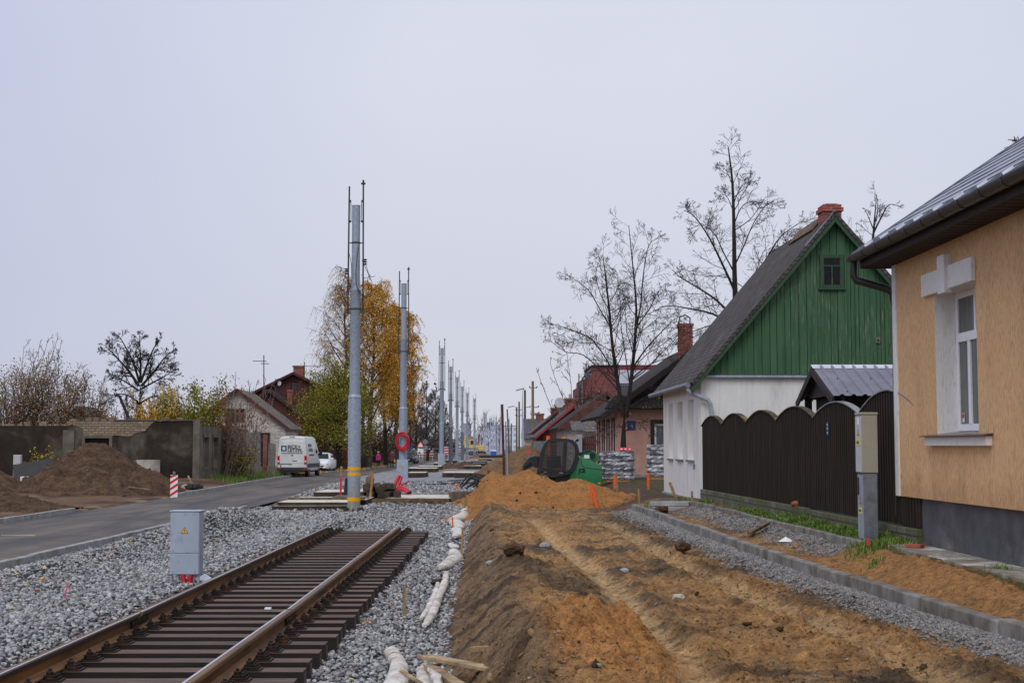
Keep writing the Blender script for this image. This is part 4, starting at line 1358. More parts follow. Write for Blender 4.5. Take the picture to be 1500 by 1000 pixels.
# ================================================================== tram poles
def make_pole(loc, label, bands=False, wires=False, box=None, hose=False, group=None, mat='galv', lean=0.0, low=None):
 t = T('tram_pole', label, 'tram pole', loc, 0, group)
 M_ = m[mat]
 mb = MB()
 mb.lathe([(.20, 0.02), (.20, 3.55), (.212, 3.56), (.212, 3.6), (.168, 3.66)], 20)
 a = mb.build('lower_shaft', m['pole_foot'] if bands else (m[low] if low else M_), t, smooth=40)
 mb = MB()
 mb.lathe([(.165, 3.6), (.158, 6.9), (.163, 6.91), (.163, 6.96)], 20)
 mb.build('middle_shaft', M_, t, smooth=40)
 mb = MB()
 mb.lathe([(.135, 6.9), (.128, 9.6), (.134, 9.605), (.134, 9.64)], 18)
 mb.build('upper_shaft', M_, t, smooth=40)
 if bands:
  for z0, z1 in ((.34, .46), (1.13, 1.23), (1.30, 1.40)):
   mb = MB()
   mb.lathe([(.203, z0), (.203, z1)], 20, caps=False)
   mb.build('yellow_band', m['yellow'], t, smooth=40, fix=False)
  mb = MB()
  mb.box(-.33, .33, -.33, .33, -.02, .04)
  for sx in (-.26, 0, .26):
   for sy in (-.26, .26):
    mb.lathe([(.035, .04), (.035, .08), (.018, .082), (.018, .14)], 6, (sx, sy, 0))
  for k in range(4):
   an = PI / 4 + k * PI / 2
   mb.beam((.2 * math.cos(an), .2 * math.sin(an), .04), (.33 * math.cos(an), .33 * math.sin(an), .04), .02, .2)
  mb.build('base_plate', m['iron'], t)
 else:
  mb = MB()
  mb.box(-.3, .3, -.3, .3, -.05, .04)
  mb.build('base_plate', m['iron'], t)
 # folded brackets of the future catenary: one bar on each side
 for s in (-1, 1):
  mb = MB()
  mb.tube([(s * .24, 0, 6.25), (s * .22, 0, 10.3 + .05 * s)], .028, 6)
  mb.box(s * .24 - .05, s * .24 + .05, -.05, .05, 6.2, 6.32)
  if s > 0:
   mb.lathe([(.02, 10.3), (.075, 10.32), (.075, 10.36), (.03, 10.37), (.03, 10.45)], 8, (s * .22, 0, 0))
  for z in (9.75, 9.1):
   mb.box(s * .21 - .02 - .03 * s, s * .21 + .02 - .03 * s, -.03, .03, z, z + .06)
  mb.tube([(s * .17, 0, 9.78), (s * .16, 0, 9.1)], .012, 5)
  mb.build('bracket_bar', m['iron'], t)
 for z in (8.42, 6.32):
  mb = MB()
  mb.lathe([(.172, z), (.172, z + .05)] if z < 7 else [(.142, z), (.142, z + .05)], 12)
  mb.box(-.25, .25, -.02, .02, z + .01, z + .04)
  mb.build('clamp', m['iron'], t)
 if wires:
  for s, zz in ((-1, 7.45), (1, 7.75)):
   mb = MB()
   for q in range(3):
    mb.lathe([(.03, q * .07), (.055, q * .07 + .015), (.055, q * .07 + .035), (.03, q * .07 + .05)], 8, (s * .30, 0, zz))
   mb.box(min(s * .22, s * .3), max(s * .22, s * .3), -.012, .012, zz + .1, zz + .13)
   mb.tube([(s * .32, 0, zz), (s * .42, 0, zz - .32), (s * .36, .05, zz - .5)], .008, 4)
   mb.tube([(s * .24, 0, zz - .42), (s * .62, 0, zz - .36)], .008, 4)
   mb.tube([(s * .45, 0, zz - .3), (s * .45, 0, zz - .48)], .012, 4)
   mb.build('insulator', m['black'], t)
  mb = MB()
  pts = [(.1 + .0, -.17, 8.3)]
  for k in range(15):
   a_ = k / 14
   pts.append((.1 - .24 * math.sin(a_ * PI) + .42 * a_, -.18 - .05 * math.sin(a_ * 6), 8.3 - 1.55 * math.sin(a_ * PI * .62)))
  mb.tube(pts, .011, 5)
  mb.tube([(-.2, -.05, 8.1), (-.12, -.18, 7.75), (-.1, -.2, 7.2), (-.22, -.1, 6.9), (-.24, 0, 6.4)], .009, 5)
  mb.tube([(.2, -.05, 7.9), (.52, -.05, 7.2), (.48, -.05, 6.75), (.3, -.1, 6.7), (.1, -.17, 6.95)], .009, 5)
  mb.build('loose_wire', m['cable'], t, smooth=50)
 if box:
  mb = MB()
  mb.box(-.26, .26, -.46, -.22, 0.0, box)
  mb.box(-.265, .265, -.468, -.461, .04, box * .32)
  mb.box(-.265, .265, -.468, -.461, box * .33, box - .02)
  b = mb.build('cable_box', m['cab_grey'], t, bevel=.012)
  warn_sign(b, (0, -.47, box * .68), .11)
 if hose:
  for k in range(5):
   mb = MB()
   rr = .27 + .035 * (k % 3)
   pts = []
   for q in range(25):
    an = 2 * PI * q / 24
    pts.append((rr * math.cos(an) * .95 + .02 * k - .05, -.27 - .03 * k + .03 * math.sin(an * 2 + k), 2.05 + rr * 1.28 * math.sin(an) - .02 * k))
   mb.tube(pts, .036, 8, caps=False)
   if k == 0:
    hh = mb
   else:
    hh.add(mb.v, mb.f)
  ho = hh.build('red_hose_coil', m['red_pipe'], None, smooth=60)
  ho.location = loc
  tag(ho, 'coil of red plastic hose hung on the second nearest tram pole', 'hose')
 if lean:
  t.rotation_euler = (0, lean, 0)
 return t
def warn_sign(parent, c, s, mat_bg='yellow_sign'):
 """small yellow triangle with a black bolt, facing -Y"""
 x, y, z = c
 mb = MB()
 mb.add([(x - s * .62, y, z - s * .5), (x + s * .62, y, z - s * .5), (x, y, z + s * .58)], [(0, 1, 2)], 0)
 y2 = y - .002
 mb.add([(x - s * .5, y2, z - s * .43), (x + s * .5, y2, z - s * .43), (x, y2, z + s * .44)], [(0, 1, 2)], 1)
 y3 = y - .004
 mb.add([(x + s * .03, y3, z + s * .26), (x - s * .11, y3, z - s * .1), (x + s * .01, y3, z - s * .1), (x - s * .05, y3, z - s * .36), (x + s * .14, y3, z - s * .02), (x + .02 * s, y3, z - s * .02)], [(0, 1, 2, 3, 4, 5)], 0)
 return mb.build('warning_triangle', [m['ink'], m['yellow']], parent, fix=False)
def pole_at(px, Y, **kw):
 p = W(px, 652, Y)
 z = g(p.x, Y)
 return make_pole((p.x, Y, z + kw.pop('dz', 0.0)), **kw)
pole_at(519, 44.6, label='nearest tall galvanised tram pole with three yellow bands near its foot', bands=True, wires=True)
pole_at(590.5, 68.6, label='second nearest tram pole with a red hose coil and a grey box at its foot', box=1.15, hose=True)
pole_at(647, 114.7, label='tram pole third from the front with a light grey box at its foot', box=1.15)
far_specs = [(660, 141), (669.5, 162), (677, 187), (684.5, 209), (695, 234)]
names = ['fourth tram pole from the front, dark lower shaft, just right of the boxed one', 'fifth tram pole from the front in the receding row', 'sixth tram pole from the front in the receding row', 'seventh tram pole from the front, before the yellow excavator', 'eighth tram pole from the front, the last standing clear of the far cluster']
proto = None
for (px, Y), nm in zip(far_specs, names):
 p = W(px, 652, Y)
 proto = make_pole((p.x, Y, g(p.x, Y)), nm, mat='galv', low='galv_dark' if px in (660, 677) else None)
for (px, Y), in (((709, 300),), ((711.5, 330),)):
 pass
far_cluster = [(709, 330), (711.5, 345), (718.5, 400), (722, 430), (726, 460), (728.5, 490), (731, 520), (733.5, 380), (735, 290), (745.5, 420)]
fp = None
for px, Y in far_cluster:
 p = W(px, 652, Y)
 lab = 'far bluish steel pole in the hazy cluster at the end of the street'
 if fp is None:
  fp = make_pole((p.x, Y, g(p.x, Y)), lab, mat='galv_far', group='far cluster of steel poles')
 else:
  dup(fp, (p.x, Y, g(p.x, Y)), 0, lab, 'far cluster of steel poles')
# ================================================================== grey cabinet beside the track
CX, CY = -4.63, 20.4
cz = g(CX, CY)
cab = T('electric_cabinet', 'grey metal electrical cabinet on legs with red pipes beneath, left of the rails', 'electric cabinet', (CX, CY, cz))
z0 = .30 - cz
z1 = 1.18 - cz
zs = z0 + .30
mb = MB()
mb.box(-.21, .21, -.12, .14, z0, z1)
mb.build('body', m['cab_grey'], cab, bevel=.006)
mb = MB()
mb.box(-.225, .225, -.135, .155, z1, z1 + .02)
mb.build('top', m['cab_grey'], cab, bevel=.005)
mb = MB()
mb.box(-.20, .20, -.131, -.121, zs + .004, z1 - .008)
d = mb.build('door', m['cab_grey'], cab, bevel=.004)
warn_sign(d, (-.005, -.133, z1 - .26), .085)
mb = MB()
for sx in (-.16, .16):
 mb.lathe([(.009, 0), (.009, .01)], 8, (sx, 0, 0))
for sx, zz in ((-.16, zs + .035), (.15, zs + .035), (0, z1 - .03)):
 mb2 = MB()
 mb2.box(sx - .011, sx + .011, -.135, -.131, zz - .011, zz + .011)
 mb2.build('screw', m['zinc_light'], d)
mb = MB()
mb.box(-.20, .20, -.131, -.121, z0 + .006, zs - .004)
d2 = mb.build('lower_panel', m['cab_grey'], cab, bevel=.004)
for sx, zz in ((-.16, z0 + .04), (.15, z0 + .04)):
 mb2 = MB()
 mb2.box(sx - .011, sx + .011, -.135, -.131, zz - .011, zz + .011)
 mb2.build('screw', m['zinc_light'], d2)
for sx in (-.19, -.10, .12, .19):
 mb = MB()
 mb.box(sx - .016, sx + .016, -.1, -.06, -.12, z0)
 mb.build('leg', m['zinc_light'], cab)
mb = MB()
mb.tube([(-.03, -.09, z0), (-.025, -.10, .12), (-.02, -.11, .05)], .018, 8)
mb.build('cable', m['cable'], cab, smooth=50)
for pts, r in (([(-.03, -.1, .13), (.02, -.12, -.08)], .036), ([(.09, -.11, z0 + .0), (.075, -.12, -.08)], .034)):
 mb = MB()
 mb.tube(pts, r, 12)
 mb.build('red_pipe', m['red_pipe'], cab, smooth=50)
mb = MB()
for k in range(9):
 an = 2 * PI * k / 9
 mb.v.append((.2 * math.cos(an) * rnd.uniform(.7, 1.1), .14 * math.sin(an), .0))
mb.v.append((0, 0, .12))
mb.v.append((.08, .03, .09))
for k in range(9):
 mb.f.append((k, (k + 1) % 9, 9 if k > 3 else 10))
 mb.m.append(0)
mb.f.append((9, 10, 4))
mb.m.append(0)
o = mb.build('plastic_bag', m['white_bag'], None, loc=(-4.44, 20.75, g(-4.44, 20.75) + .02), smooth=30)
tag(o, 'crumpled white plastic bag on the ballast beside the grey cabinet', 'bag')
# ================================================================== crossing: slabs, timbers, pipes
for nm_, c1_, c2_ in (('slab_conc_l', srgb(196, 190, 178, K), srgb(160, 152, 138, K)), ('slab_conc_d', srgb(150, 142, 128, K), srgb(112, 102, 90, K))):
 t = NT(nm_)
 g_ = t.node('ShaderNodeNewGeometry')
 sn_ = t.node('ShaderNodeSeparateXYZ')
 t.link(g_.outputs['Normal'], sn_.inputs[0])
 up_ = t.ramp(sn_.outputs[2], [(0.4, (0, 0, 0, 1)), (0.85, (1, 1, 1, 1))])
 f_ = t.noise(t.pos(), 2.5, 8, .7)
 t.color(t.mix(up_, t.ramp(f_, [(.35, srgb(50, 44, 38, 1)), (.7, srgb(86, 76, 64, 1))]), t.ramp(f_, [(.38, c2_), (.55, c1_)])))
 t.bump(t.noise(t.pos(), 40, 5), .3, .01)
 m[nm_] = t.p(.9, 0, .2)
def slab_obj(x0, x1, y0, y1, zb, th, label, rz=0.0, mat='conc_l', lip=True):
 cx, cy = (x0 + x1) / 2, (y0 + y1) / 2
 t = MB()
 t.box(x0 - cx, x1 - cx, y0 - cy, y1 - cy, 0, th)
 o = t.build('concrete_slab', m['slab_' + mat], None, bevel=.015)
 o.location = (cx, cy, zb)
 o.rotation_euler = (rnd.uniform(-.006, .006), rnd.uniform(-.006, .006), rz)
 return tag(o, label, 'concrete slab')
def gz(x, y):
 return g(x, y)
slab_obj(-7.75, -5.25, 46.2, 47.6, .02, .15, 'front pale concrete slab of the crossing, left of the banded pole', -.01, 'conc_d')
slab_obj(-7.65, -5.35, 46.6, 48.9, .17, .10, 'pale concrete slab lying on top of the front crossing slab', .0)
slab_obj(-7.7, -5.0, 49.1, 52.0, .02, .24, 'pale concrete slab second from the front, left of the banded pole', .0)
slab_obj(-7.5, -5.15, 54, 57.6, .06, .30, 'raised pale concrete slab behind the red and white stake', .0)
slab_obj(-4.55, -2.25, 51.5, 55.6, .06, .16, 'pale concrete slab between the pole and the concrete beam', .01)
# long dark beam along the front edge of the crossing
mb = MB()
mb.box(-2.5, 2.5, -.11, .11, 0, .16)
o = mb.build('timber_beam', m['timber'], None, bevel=.01, loc=(-4.75, 50.9, .05))
o.rotation_euler = (0, 0, .03)
tag(o, 'long flat timber edging the crossing in front of the timber pile', 'timber beam')
mb = MB()
mb.box(-1.3, 1.3, -.12, .12, 0, .07)
o = mb.build('timber_beam', m['timber'], None, bevel=.01, loc=(-6.35, 48.98, .272))
tag(o, 'long brown timber lying across the front crossing slabs', 'timber beam')
mb = MB()
mb.box(-.85, .85, -.15, .15, 0, .34)
o = mb.build('concrete_beam', m['conc_d'], None, bevel=.02, loc=(-1.45, 52.3, .12))
o.rotation_euler = (0, -.04, .10)
tag(o, 'dark grey concrete beam at the right end of the crossing', 'concrete beam')
mb = MB()
mb.prism([(-.7, 0), (.7, 0), (.5, .09), (-.45, .12)], 'y', -.45, .45)
o = mb.build('flat_stone', m['conc_d'], None, bevel=.03, loc=(-5.7, 50.2, .255))
tag(o, 'flat brown stone slab lying on the second crossing slab', 'stone slab')
# pile of squared timbers
def timber(c, L, s, rot, label):
 mb = MB()
 mb.box(-L / 2, L / 2, -s / 2, s / 2, -s / 2, s / 2)
 o = mb.build('squared_timber', m['timber_dk' if 'dark' in label else 'timber'], None, bevel=.012)
 o.location = c
 o.rotation_euler = rot
 return tag(o, label, 'timber', 'squared timbers in a pile on the crossing')
zt = .20
for i, (dx, dz, rz, L) in enumerate([(-.62, .12, 1.35, 1.5), (-.32, .12, 1.5, 1.6), (.02, .12, 1.62, 1.5), (.36, .12, 1.5, 1.4), (.66, .12, 1.75, 1.3), (-.45, .37, 1.45, 1.4), (-.12, .37, 1.7, 1.3), (.30, .37, 1.38, 1.3), (-.5, .62, 1.6, .9)]):
 timber((-4.82 + dx * .85, 52.6 + rnd.uniform(-.15, .15), zt + dz), L, .25, (rnd.uniform(-.5, .5) * (dz > .3), rnd.uniform(-.06, .06), rz), 'dark squared timber in the untidy pile behind the banded pole' if dz < .5 else 'topmost short pale timber on the pile behind the banded pole')
# red pipes
for pts, r, lab in (
  ([W(576, 716, 56.4), W(580, 706, 56.5), W(585, 696, 56.6)], .07, 'thick red plastic pipe rising steeply beside the second pole'),
  ([W(582, 716, 56.9), W(585, 707, 57.0), W(588.5, 698, 57.1)], .055, 'red plastic pipe standing close behind the steep thick one'),
  ([W(581, 716, 56), W(589, 710, 56), W(598, 705, 56)], .035, 'slim straight red pipe slanting up to the right'),
  ([W(575, 720, 55.6), W(581, 715, 55.5), W(589, 714, 55.4), W(596, 717, 55.2), W(601, 721, 55)], .06, 'curved thick red pipe bending down to the gravel'),
  ([W(576, 722, 55.2), W(583, 717, 55.1), W(590, 717, 55), W(595, 719.5, 54.8), W(598, 722, 54.6)], .055, 'second curved red pipe lying behind the front curved one')):
 # smooth the path
 P = [Vector(p) for p in pts]
 if len(P) > 3:
  Q = []
  for i in range(len(P) - 1):
   for k in range(5):
    t_ = k / 5
    p0, p1, p2, p3 = P[max(i - 1, 0)], P[i], P[i + 1], P[min(i + 2, len(P) - 1)]
    Q.append(.5 * ((2 * p1) + (p2 - p0) * t_ + (2 * p0 - 5 * p1 + 4 * p2 - p3) * t_ ** 2 + (3 * p1 - p0 - 3 * p2 + p3) * t_ ** 3))
  Q.append(P[-1])
  P = Q
 mb = MB()
 mb.tube(P, r, 14, caps=False)
 mb.tube([P[0] + (P[1] - P[0]) * .02] + P[1:-1] + [P[-1] - (P[-1] - P[-2]) * .02], r * .82, 14, 1, caps=True)
 o = mb.build('red_pipe', [m['red_pipe'], m['black']], None, smooth=50, fix=False)
 tag(o, lab, 'pipe')
# slabs further down the line
fs = [(596, 623, 81, 'wide pale slab on the ballast, right of the second pole'), (648, 694, 83, 'wide pale slab with dark front beside the looped cables'), (598, 639, 97, 'pale slab in the second distant row, left side'), (611, 646, 106, 'pale slab in the third distant row, left of the boxed pole'), (679, 704, 110, 'pale slab behind the heap of soil among the poles'), (635, 662, 124, 'pale slab level with the boxed third pole'), (681, 711, 128, 'pale slab right of the seventh pole'), (652, 668, 150, 'small pale slab between the fourth and fifth poles'), (690, 713, 148, 'pale slab second from the far end of the row'), (700, 720, 176, 'farthest pale slab before the muddy heaps')]
for xa, xb, Y, lab in fs:
 a, b = W(xa, 652, Y), W(xb, 652, Y)
 zz = g((a.x + b.x) / 2, Y)
 slab_obj(a.x, b.x, Y, Y + 3.2, zz + .02, .26, lab, rnd.uniform(-.02, .02))
# looped cables on the far ballast
mb = MB()
def lay(pts, r):
 P = [Vector((x, y, max(g(x, y), g(x, y)) + .06)) for x, y in pts]
 mb.tube(P, r, 5)
lay([(-3.6, 66), (-2.9, 67), (-2.4, 70), (-3.1, 73), (-3.7, 71), (-3.4, 68), (-2.4, 66.6), (-1.2, 66.2), (-.9, 67), (-2.0, 69)], .03)
lay([(-5.1, 65.5), (-4.2, 66.2), (-3.2, 66.4), (-2.2, 68.0), (-1.6, 70)], .022)
lay([(-3.2, 72.5), (-2.2, 76), (-1.8, 79.5), (-3.2, 80)], .03)
o = mb.build('loose_cable', m['cable'], None, smooth=50)
tag(o, 'black cables lying in loops on the far ballast', 'cable')
mb = MB()
for k in range(7):
 a = (-1.9 + rnd.uniform(-.3, .3), 58 + rnd.uniform(-1.5, 1.5), .42)
 mb.tube([a, (a[0] + rnd.uniform(.3, .7), a[1] + .4, .75 + rnd.uniform(0, .35)), (a[0] + rnd.uniform(.7, 1.1), a[1] + .9, .55 + rnd.uniform(0, .5))], .035, 6)
o = mb.build('cable_bundle', m['cable'], None, smooth=50)
tag(o, 'stiff black cable ends sticking up from the trench edge', 'cable')
# ================================================================== stakes
def stake(pb, pt, Y, w, mats, label, name='marker_stake', split=None, cat='stake'):
 """a squared stake from its foot pixel pb to its head pixel pt at depth Y; split = fraction below which the second material shows"""
 a, b = W(pb[0], pb[1], Y), W(pt[0], pt[1], Y)
 gr_ = g(a.x, Y)
 a.z = min(a.z, gr_) - .08
 mb = MB()
 o0 = Vector((a.x, a.y, a.z))
 if split is None:
  mb.beam(Vector((0, 0, 0)), b - o0, w, w)
 else:
  c = (b - o0) * split
  mb.beam(Vector((0, 0, 0)), c, w, w, mi=1)
  mb.beam(c, b - o0, w * 1.02, w * 1.02, mi=0)
 ob = mb.build(name, [m[x] for x in mats], None)
 ob.location = o0
 return tag(ob, label, cat)
def gy(px, py, lo=9, hi=120):
 """depth where the sight line of a ground point meets the terrain"""
 y = lo
 while y < hi:
  p = W(px, py, y)
  if p.z <= g(p.x, y):
   return y
  y += .15
 return hi
def st(pb, pt, w, mats, label, split=None, Y=None, **kw):
 Y = Y or gy(*pb)
 return stake(pb, pt, Y, w, mats, label, split=split, **kw)
st((593, 907), (592.5, 858), .035, ['stake'], 'thin wooden stake standing in the ballast right of the track')
st((663.5, 778), (663, 757), .035, ['orange', 'stake'], 'orange tipped stake among the white geotextile rolls', .55, Y=35)
st((675.5, 817), (678, 774), .04, ['stake'], 'wooden stake leaning on the trench edge beside the rolls')
st((680.5, 757), (681.2, 731), .05, ['stake'], 'front one of two wooden stakes at the end of the geotextile', Y=45)
st((683, 747), (683.6, 724), .05, ['stake'], 'rear one of two wooden stakes at the end of the geotextile', Y=48)
st((668, 722), (668.8, 709), .08, ['orange', 'stake'], 'orange topped stake in the ballast before the long cable', .5, Y=62)
st((866.6, 744), (866, 712), .05, ['orange'], 'upright orange stake in front of the sand heap')
st((876, 744), (867, 711), .05, ['orange'], 'leaning orange stake crossed with an upright one before the sand heap')
st((900.5, 717), (900, 695), .075, ['orange', 'stake'], 'orange stake in front of the left pallet of pavers', .25)
st((904.5, 719), (902.5, 693), .075, ['stake'], 'bare wooden stake leaning beside an orange one at the left pallet')
st((949.5, 717), (949.3, 692), .07, ['orange', 'stake'], 'orange stake with wooden foot between the two pallets', .28)
st((936, 737), (935.5, 715), .05, ['stake'], 'short wooden stake just beyond the end of the near kerb')
st((991.5, 729), (981, 706), .07, ['stake'], 'wooden post leaning against the corner of the white house')
st((1014, 738), (1013.6, 719), .045, ['stake', 'red_paint'], 'thin stake with red foot at the start of the far kerb', .3)
st((716.5, 720), (716, 688), .11, ['conc_d'], 'grey post at the trench edge left of the sand heap', Y=54, name='short_post', cat='post')
st((720, 716), (719.7, 703), .09, ['orange', 'stake'], 'short orange stake beside the grey post at the trench edge', .15, Y=55)
st((739, 700), (735.5, 592), .11, ['rust_post'], 'tall thin rusty post leaning beside the brown earth heap', Y=62, name='rusty_post', cat='post')
st((462.5, 727), (462, 708), .06, ['stake'], 'wooden stake at the end of the road kerb beyond the gap', Y=60)
st((498.5, 742), (500, 683), .065, ['plank', 'red_paint'], 'red and white stake standing on the crossing slab', .78, Y=50.5)
st((528, 724), (543.5, 691), .09, ['stake'], 'leaning stake left of the timber pile, the left one of two', Y=53)
st((532, 720), (544.5, 696), .06, ['red_paint'], 'red painted stake leaning against the timber pile', Y=53.4)
st((541, 730), (546.5, 691.5), .08, ['stake'], 'pale stake leaning in front of the timber pile', Y=51.3)
st((743.5, 690), (742.6, 655), .07, ['galv'], 'thin grey post in front of the brown earth heap', Y=70, name='short_post', cat='post')
# dark blue cone-like marker behind the banded stake
mb = MB()
mb.lathe([(.26, 0), (.26, .05), (.17, .06), (.10, .82), (.07, .86)], 12)
o = mb.build('traffic_cone', m['trousers'], None, smooth=40, loc=(-6.05, 52.6, .06))
tag(o, 'dark blue cone behind the red and white stake on the crossing', 'cone')
# ================================================================== white geotextile, boards at the trench
def roll(pts, radii, label, name='geotextile_roll', mat='textile', seed=1, n=14):
 rs = random.Random(seed)
 P = [Vector(p) for p in pts]
 Q, RR = [], []
 for i in range(len(P) - 1):
  for k in range(6):
   t_ = k / 6
   p0, p1, p2, p3 = P[max(i - 1, 0)], P[i], P[i + 1], P[min(i + 2, len(P) - 1)]
   Q.append(.5 * ((2 * p1) + (p2 - p0) * t_ + (2 * p0 - 5 * p1 + 4 * p2 - p3) * t_ ** 2 + (3 * p1 - p0 - 3 * p2 + p3) * t_ ** 3))
   r = radii[i] + (radii[i + 1] - radii[i]) * t_
   RR.append(r * .80 * (1 + .07 * math.sin(i * 2.3 + t_ * 3.1 + seed)))
 Q.append(P[-1])
 RR.append(radii[-1] * .6)
 mb = MB()
 mb.tube(Q, RR, n)
 mb.v = [(x + rs.gauss(0, .005), y + rs.gauss(0, .005), z + rs.gauss(0, .005)) for x, y, z in mb.v]
 for i_, q_ in enumerate(Q):
  for k_ in range(n):
   x, y, z = mb.v[i_ * n + k_]
   mb.v[i_ * n + k_] = (x, y, q_.z - RR[i_] * .3 + (z - q_.z) * .68)
 o = mb.build(name, m[mat], None, smooth=70)
 return tag(o, label, 'geotextile')
def tz(x, y, d=0.0):
 return (x, y, float(ballast_level(np.array([x]), np.array([y]))[0]) + d + .03)
def tzs(l, d):
 return [tz(x, y, d) for x, y in l]
roll(tzs([(-1.42, 44.0), (-1.38, 42.2), (-1.45, 40.2), (-1.62, 38.4)], .10), [.20, .24, .26, .16], 'long white geotextile roll at the far end of the trench', seed=2)
roll(tzs([(-1.50, 38.0), (-1.36, 36.4), (-1.30, 35.0)], .08), [.22, .24, .1], 'bulging white geotextile fold below the orange tipped stake', seed=3)
roll(tzs([(-1.34, 34.4), (-1.22, 33.0), (-1.26, 31.6)], .08), [.18, .20, .08], 'crumpled white geotextile fold right before the leaning wooden stake', seed=4)
roll(tzs([(-1.30, 29.8), (-1.16, 29.0), (-1.1, 28.6)], .05), [.06, .12, .05], 'small white geotextile scrap in the middle of the trench edge', seed=5)
roll(tzs([(-1.12, 27.6), (-1.04, 26.2), (-1.12, 24.6), (-1.2, 23.8)], .06), [.12, .18, .17, .07], 'white geotextile roll lying nearest the middle of the trench', seed=6)
roll(tzs([(-1.05, 23.0), (-1.0, 21.0), (-.98, 19.0), (-.97, 17.4), (-.98, 16.2)], .05), [.05, .075, .06, .07, .04], 'thin rolled strip of white geotextile along the foot of the cut', seed=7)
roll(tzs([(-1.12, 21.8), (-1.08, 20.4), (-1.06, 18.6), (-1.08, 17.0)], .03), [.03, .045, .05, .03], 'narrow white geotextile edge in the gravel beside the cut', seed=8)
roll([(-1.16, 13.9, .16), (-1.02, 13.0, .16), (-.98, 12.2, .15), (-.99, 11.0, .14), (-1.0, 9.5, .14)], [.09, .11, .12, .12, .12], 'large white geotextile tube in the foreground on the ballast', seed=9)
roll([(-.80, 12.9, .14), (-.74, 12.2, .16), (-.66, 11.3, .16), (-.60, 10.2, .14)], [.07, .09, .09, .09], 'second white geotextile tube in the foreground beside the boards', seed=10)
roll([(-.70, 12.1, .26), (-.62, 11.7, .26), (-.56, 11.2, .25)], [.012, .05, .04], 'flattened white flap of geotextile lying over the foreground boards', seed=13)
def board(p, q, w, h, label, mat='plank', roll_=0.0):
 p, q = Vector(p), Vector(q)
 mb = MB()
 mb.beam(Vector((0, 0, 0)), q - p, w, h, roll=roll_)
 o = mb.build('wooden_board', m[mat], None, bevel=.006)
 o.location = p
 return tag(o, label, 'board')
board((-.78, 12.75, .26), (-.02, 11.55, .31), .13, .035, 'long pale board sloping down from the white tube in the foreground')
board((-.72, 12.55, .20), (-.34, 11.1, .24), .10, .045, 'narrow pale board under the long one in the foreground')
board((-.86, 12.2, .10), (-.48, 10.6, .14), .12, .03, 'short board wedged between the two white tubes')
board((-.36, 12.75, .32), (-.04, 12.62, .36), .06, .05, 'short squared offcut lying at the foot of the sandy cut')
board((-.9, 11.75, .29), (-.66, 11.1, .27), .04, .02, 'dark thin lath lying across the front white tube')
# trench-edge clods that stand out
def clod(x, y, r, label, mat='clod', seed=1, name='soil_lump', cat='soil lump', sink=.35):
 rs = random.Random(seed)
 bm = bmesh.new()
 bmesh.ops.create_icosphere(bm, subdivisions=3, radius=r)
 for v in bm.verts:
  n_ = v.co.normalized()
  k = 1 + .30 * float(pn(np.array([n_.x * 1.6 + seed]), np.array([n_.y * 1.6 + n_.z * 1.3]), 2)[0]) + .16 * float(pn(np.array([n_.x * 5 + seed]), np.array([n_.y * 5 + n_.z * 4]), 3)[0])
  v.co = Vector((v.co.x * 1.2, v.co.y, v.co.z * .75)) * k
 me = bpy.data.meshes.new(name)
 bm.to_mesh(me)
 bm.free()
 me.materials.append(m[mat])
 o = bpy.data.objects.new(name, me)
 COL.objects.link(o)
 o.location = (x, y, g(x, y) + r * sink)
 return tag(o, label, cat)
clod(.02, 19.3, .13, 'big dark lump of soil overhanging the trench cut', 'earth', 3)
clod(-1.1, 21.6, .10, 'dark lump of soil lying on the strip of geotextile', 'earth', 4)
clod(-.32, 20.6, .05, 'small grey stone on the sandy slope of the cut', 'conc', 5, 'stone', 'stone')
clod(.52, 22.4, .075, 'grey stone lying left of the wheel track', 'conc', 6, 'stone', 'stone')
clod(1.74, 15.0, .055, 'pale stone between the two wheel tracks', 'conc_l', 7, 'stone', 'stone')
clod(1.5, 15.5, .05, 'sandy stone left of the pale one between the wheel tracks', 'sand', 8, 'stone', 'stone')
clod(1.44, 18.4, .05, 'small grey stone further back between the wheel tracks', 'conc', 9, 'stone', 'stone')
clod(2.55, 21.4, .10, 'dark clod on the grit shoulder by the near kerb', 'earth', 10, 'soil_lump', 'soil lump')
clod(3.3, 31.6, .13, 'dark stone beside the loose kerb stones at the white house', 'earth', 11, 'stone', 'stone')
clod(.56, 11.5, .06, 'dark clod sitting on the foreground sand heap', 'earth', 12)
# ================================================================== kerb stones on the right, one by one
def kerbline(pts, ztop, label, group, w=.13, h=.30, L=1.0, name='kerb_stone', stop=None):
 mbx = MB()
 mbx.box(-w / 2, w / 2, -L / 2 + .006, L / 2 - .006, -h, 0)
 proto = mbx.build(name, m['kerb_damp'], None, bevel=.014)
 used = False
 P = [Vector((x, y, 0)) for x, y in pts]
 # resample by arc length
 cum = [0]
 for a, b in zip(P[:-1], P[1:]):
  cum.append(cum[-1] + (b - a).length)
 n = int(cum[-1] / L)
 def at(s):
  for i in range(len(P) - 1):
   if s <= cum[i + 1]:
    return P[i].lerp(P[i + 1], (s - cum[i]) / (cum[i + 1] - cum[i]))
  return P[-1]
 for i in range(n):
  c = at((i + .5) * L)
  d = at((i + .9) * L) - at((i + .1) * L)
  o = proto if not used else proto.copy()
  if used:
   COL.objects.link(o)
  used = True
  o.location = (c.x + rnd.uniform(-.012, .012), c.y, ztop + rnd.uniform(-.012, .012))
  o.rotation_euler = (rnd.uniform(-.008, .008), rnd.uniform(-.02, .02), math.atan2(d.y, d.x) - PI / 2 + rnd.uniform(-.012, .012))
  tag(o, label, 'kerb stone', group)
ky = np.arange(34.8, 7.5, -.6)
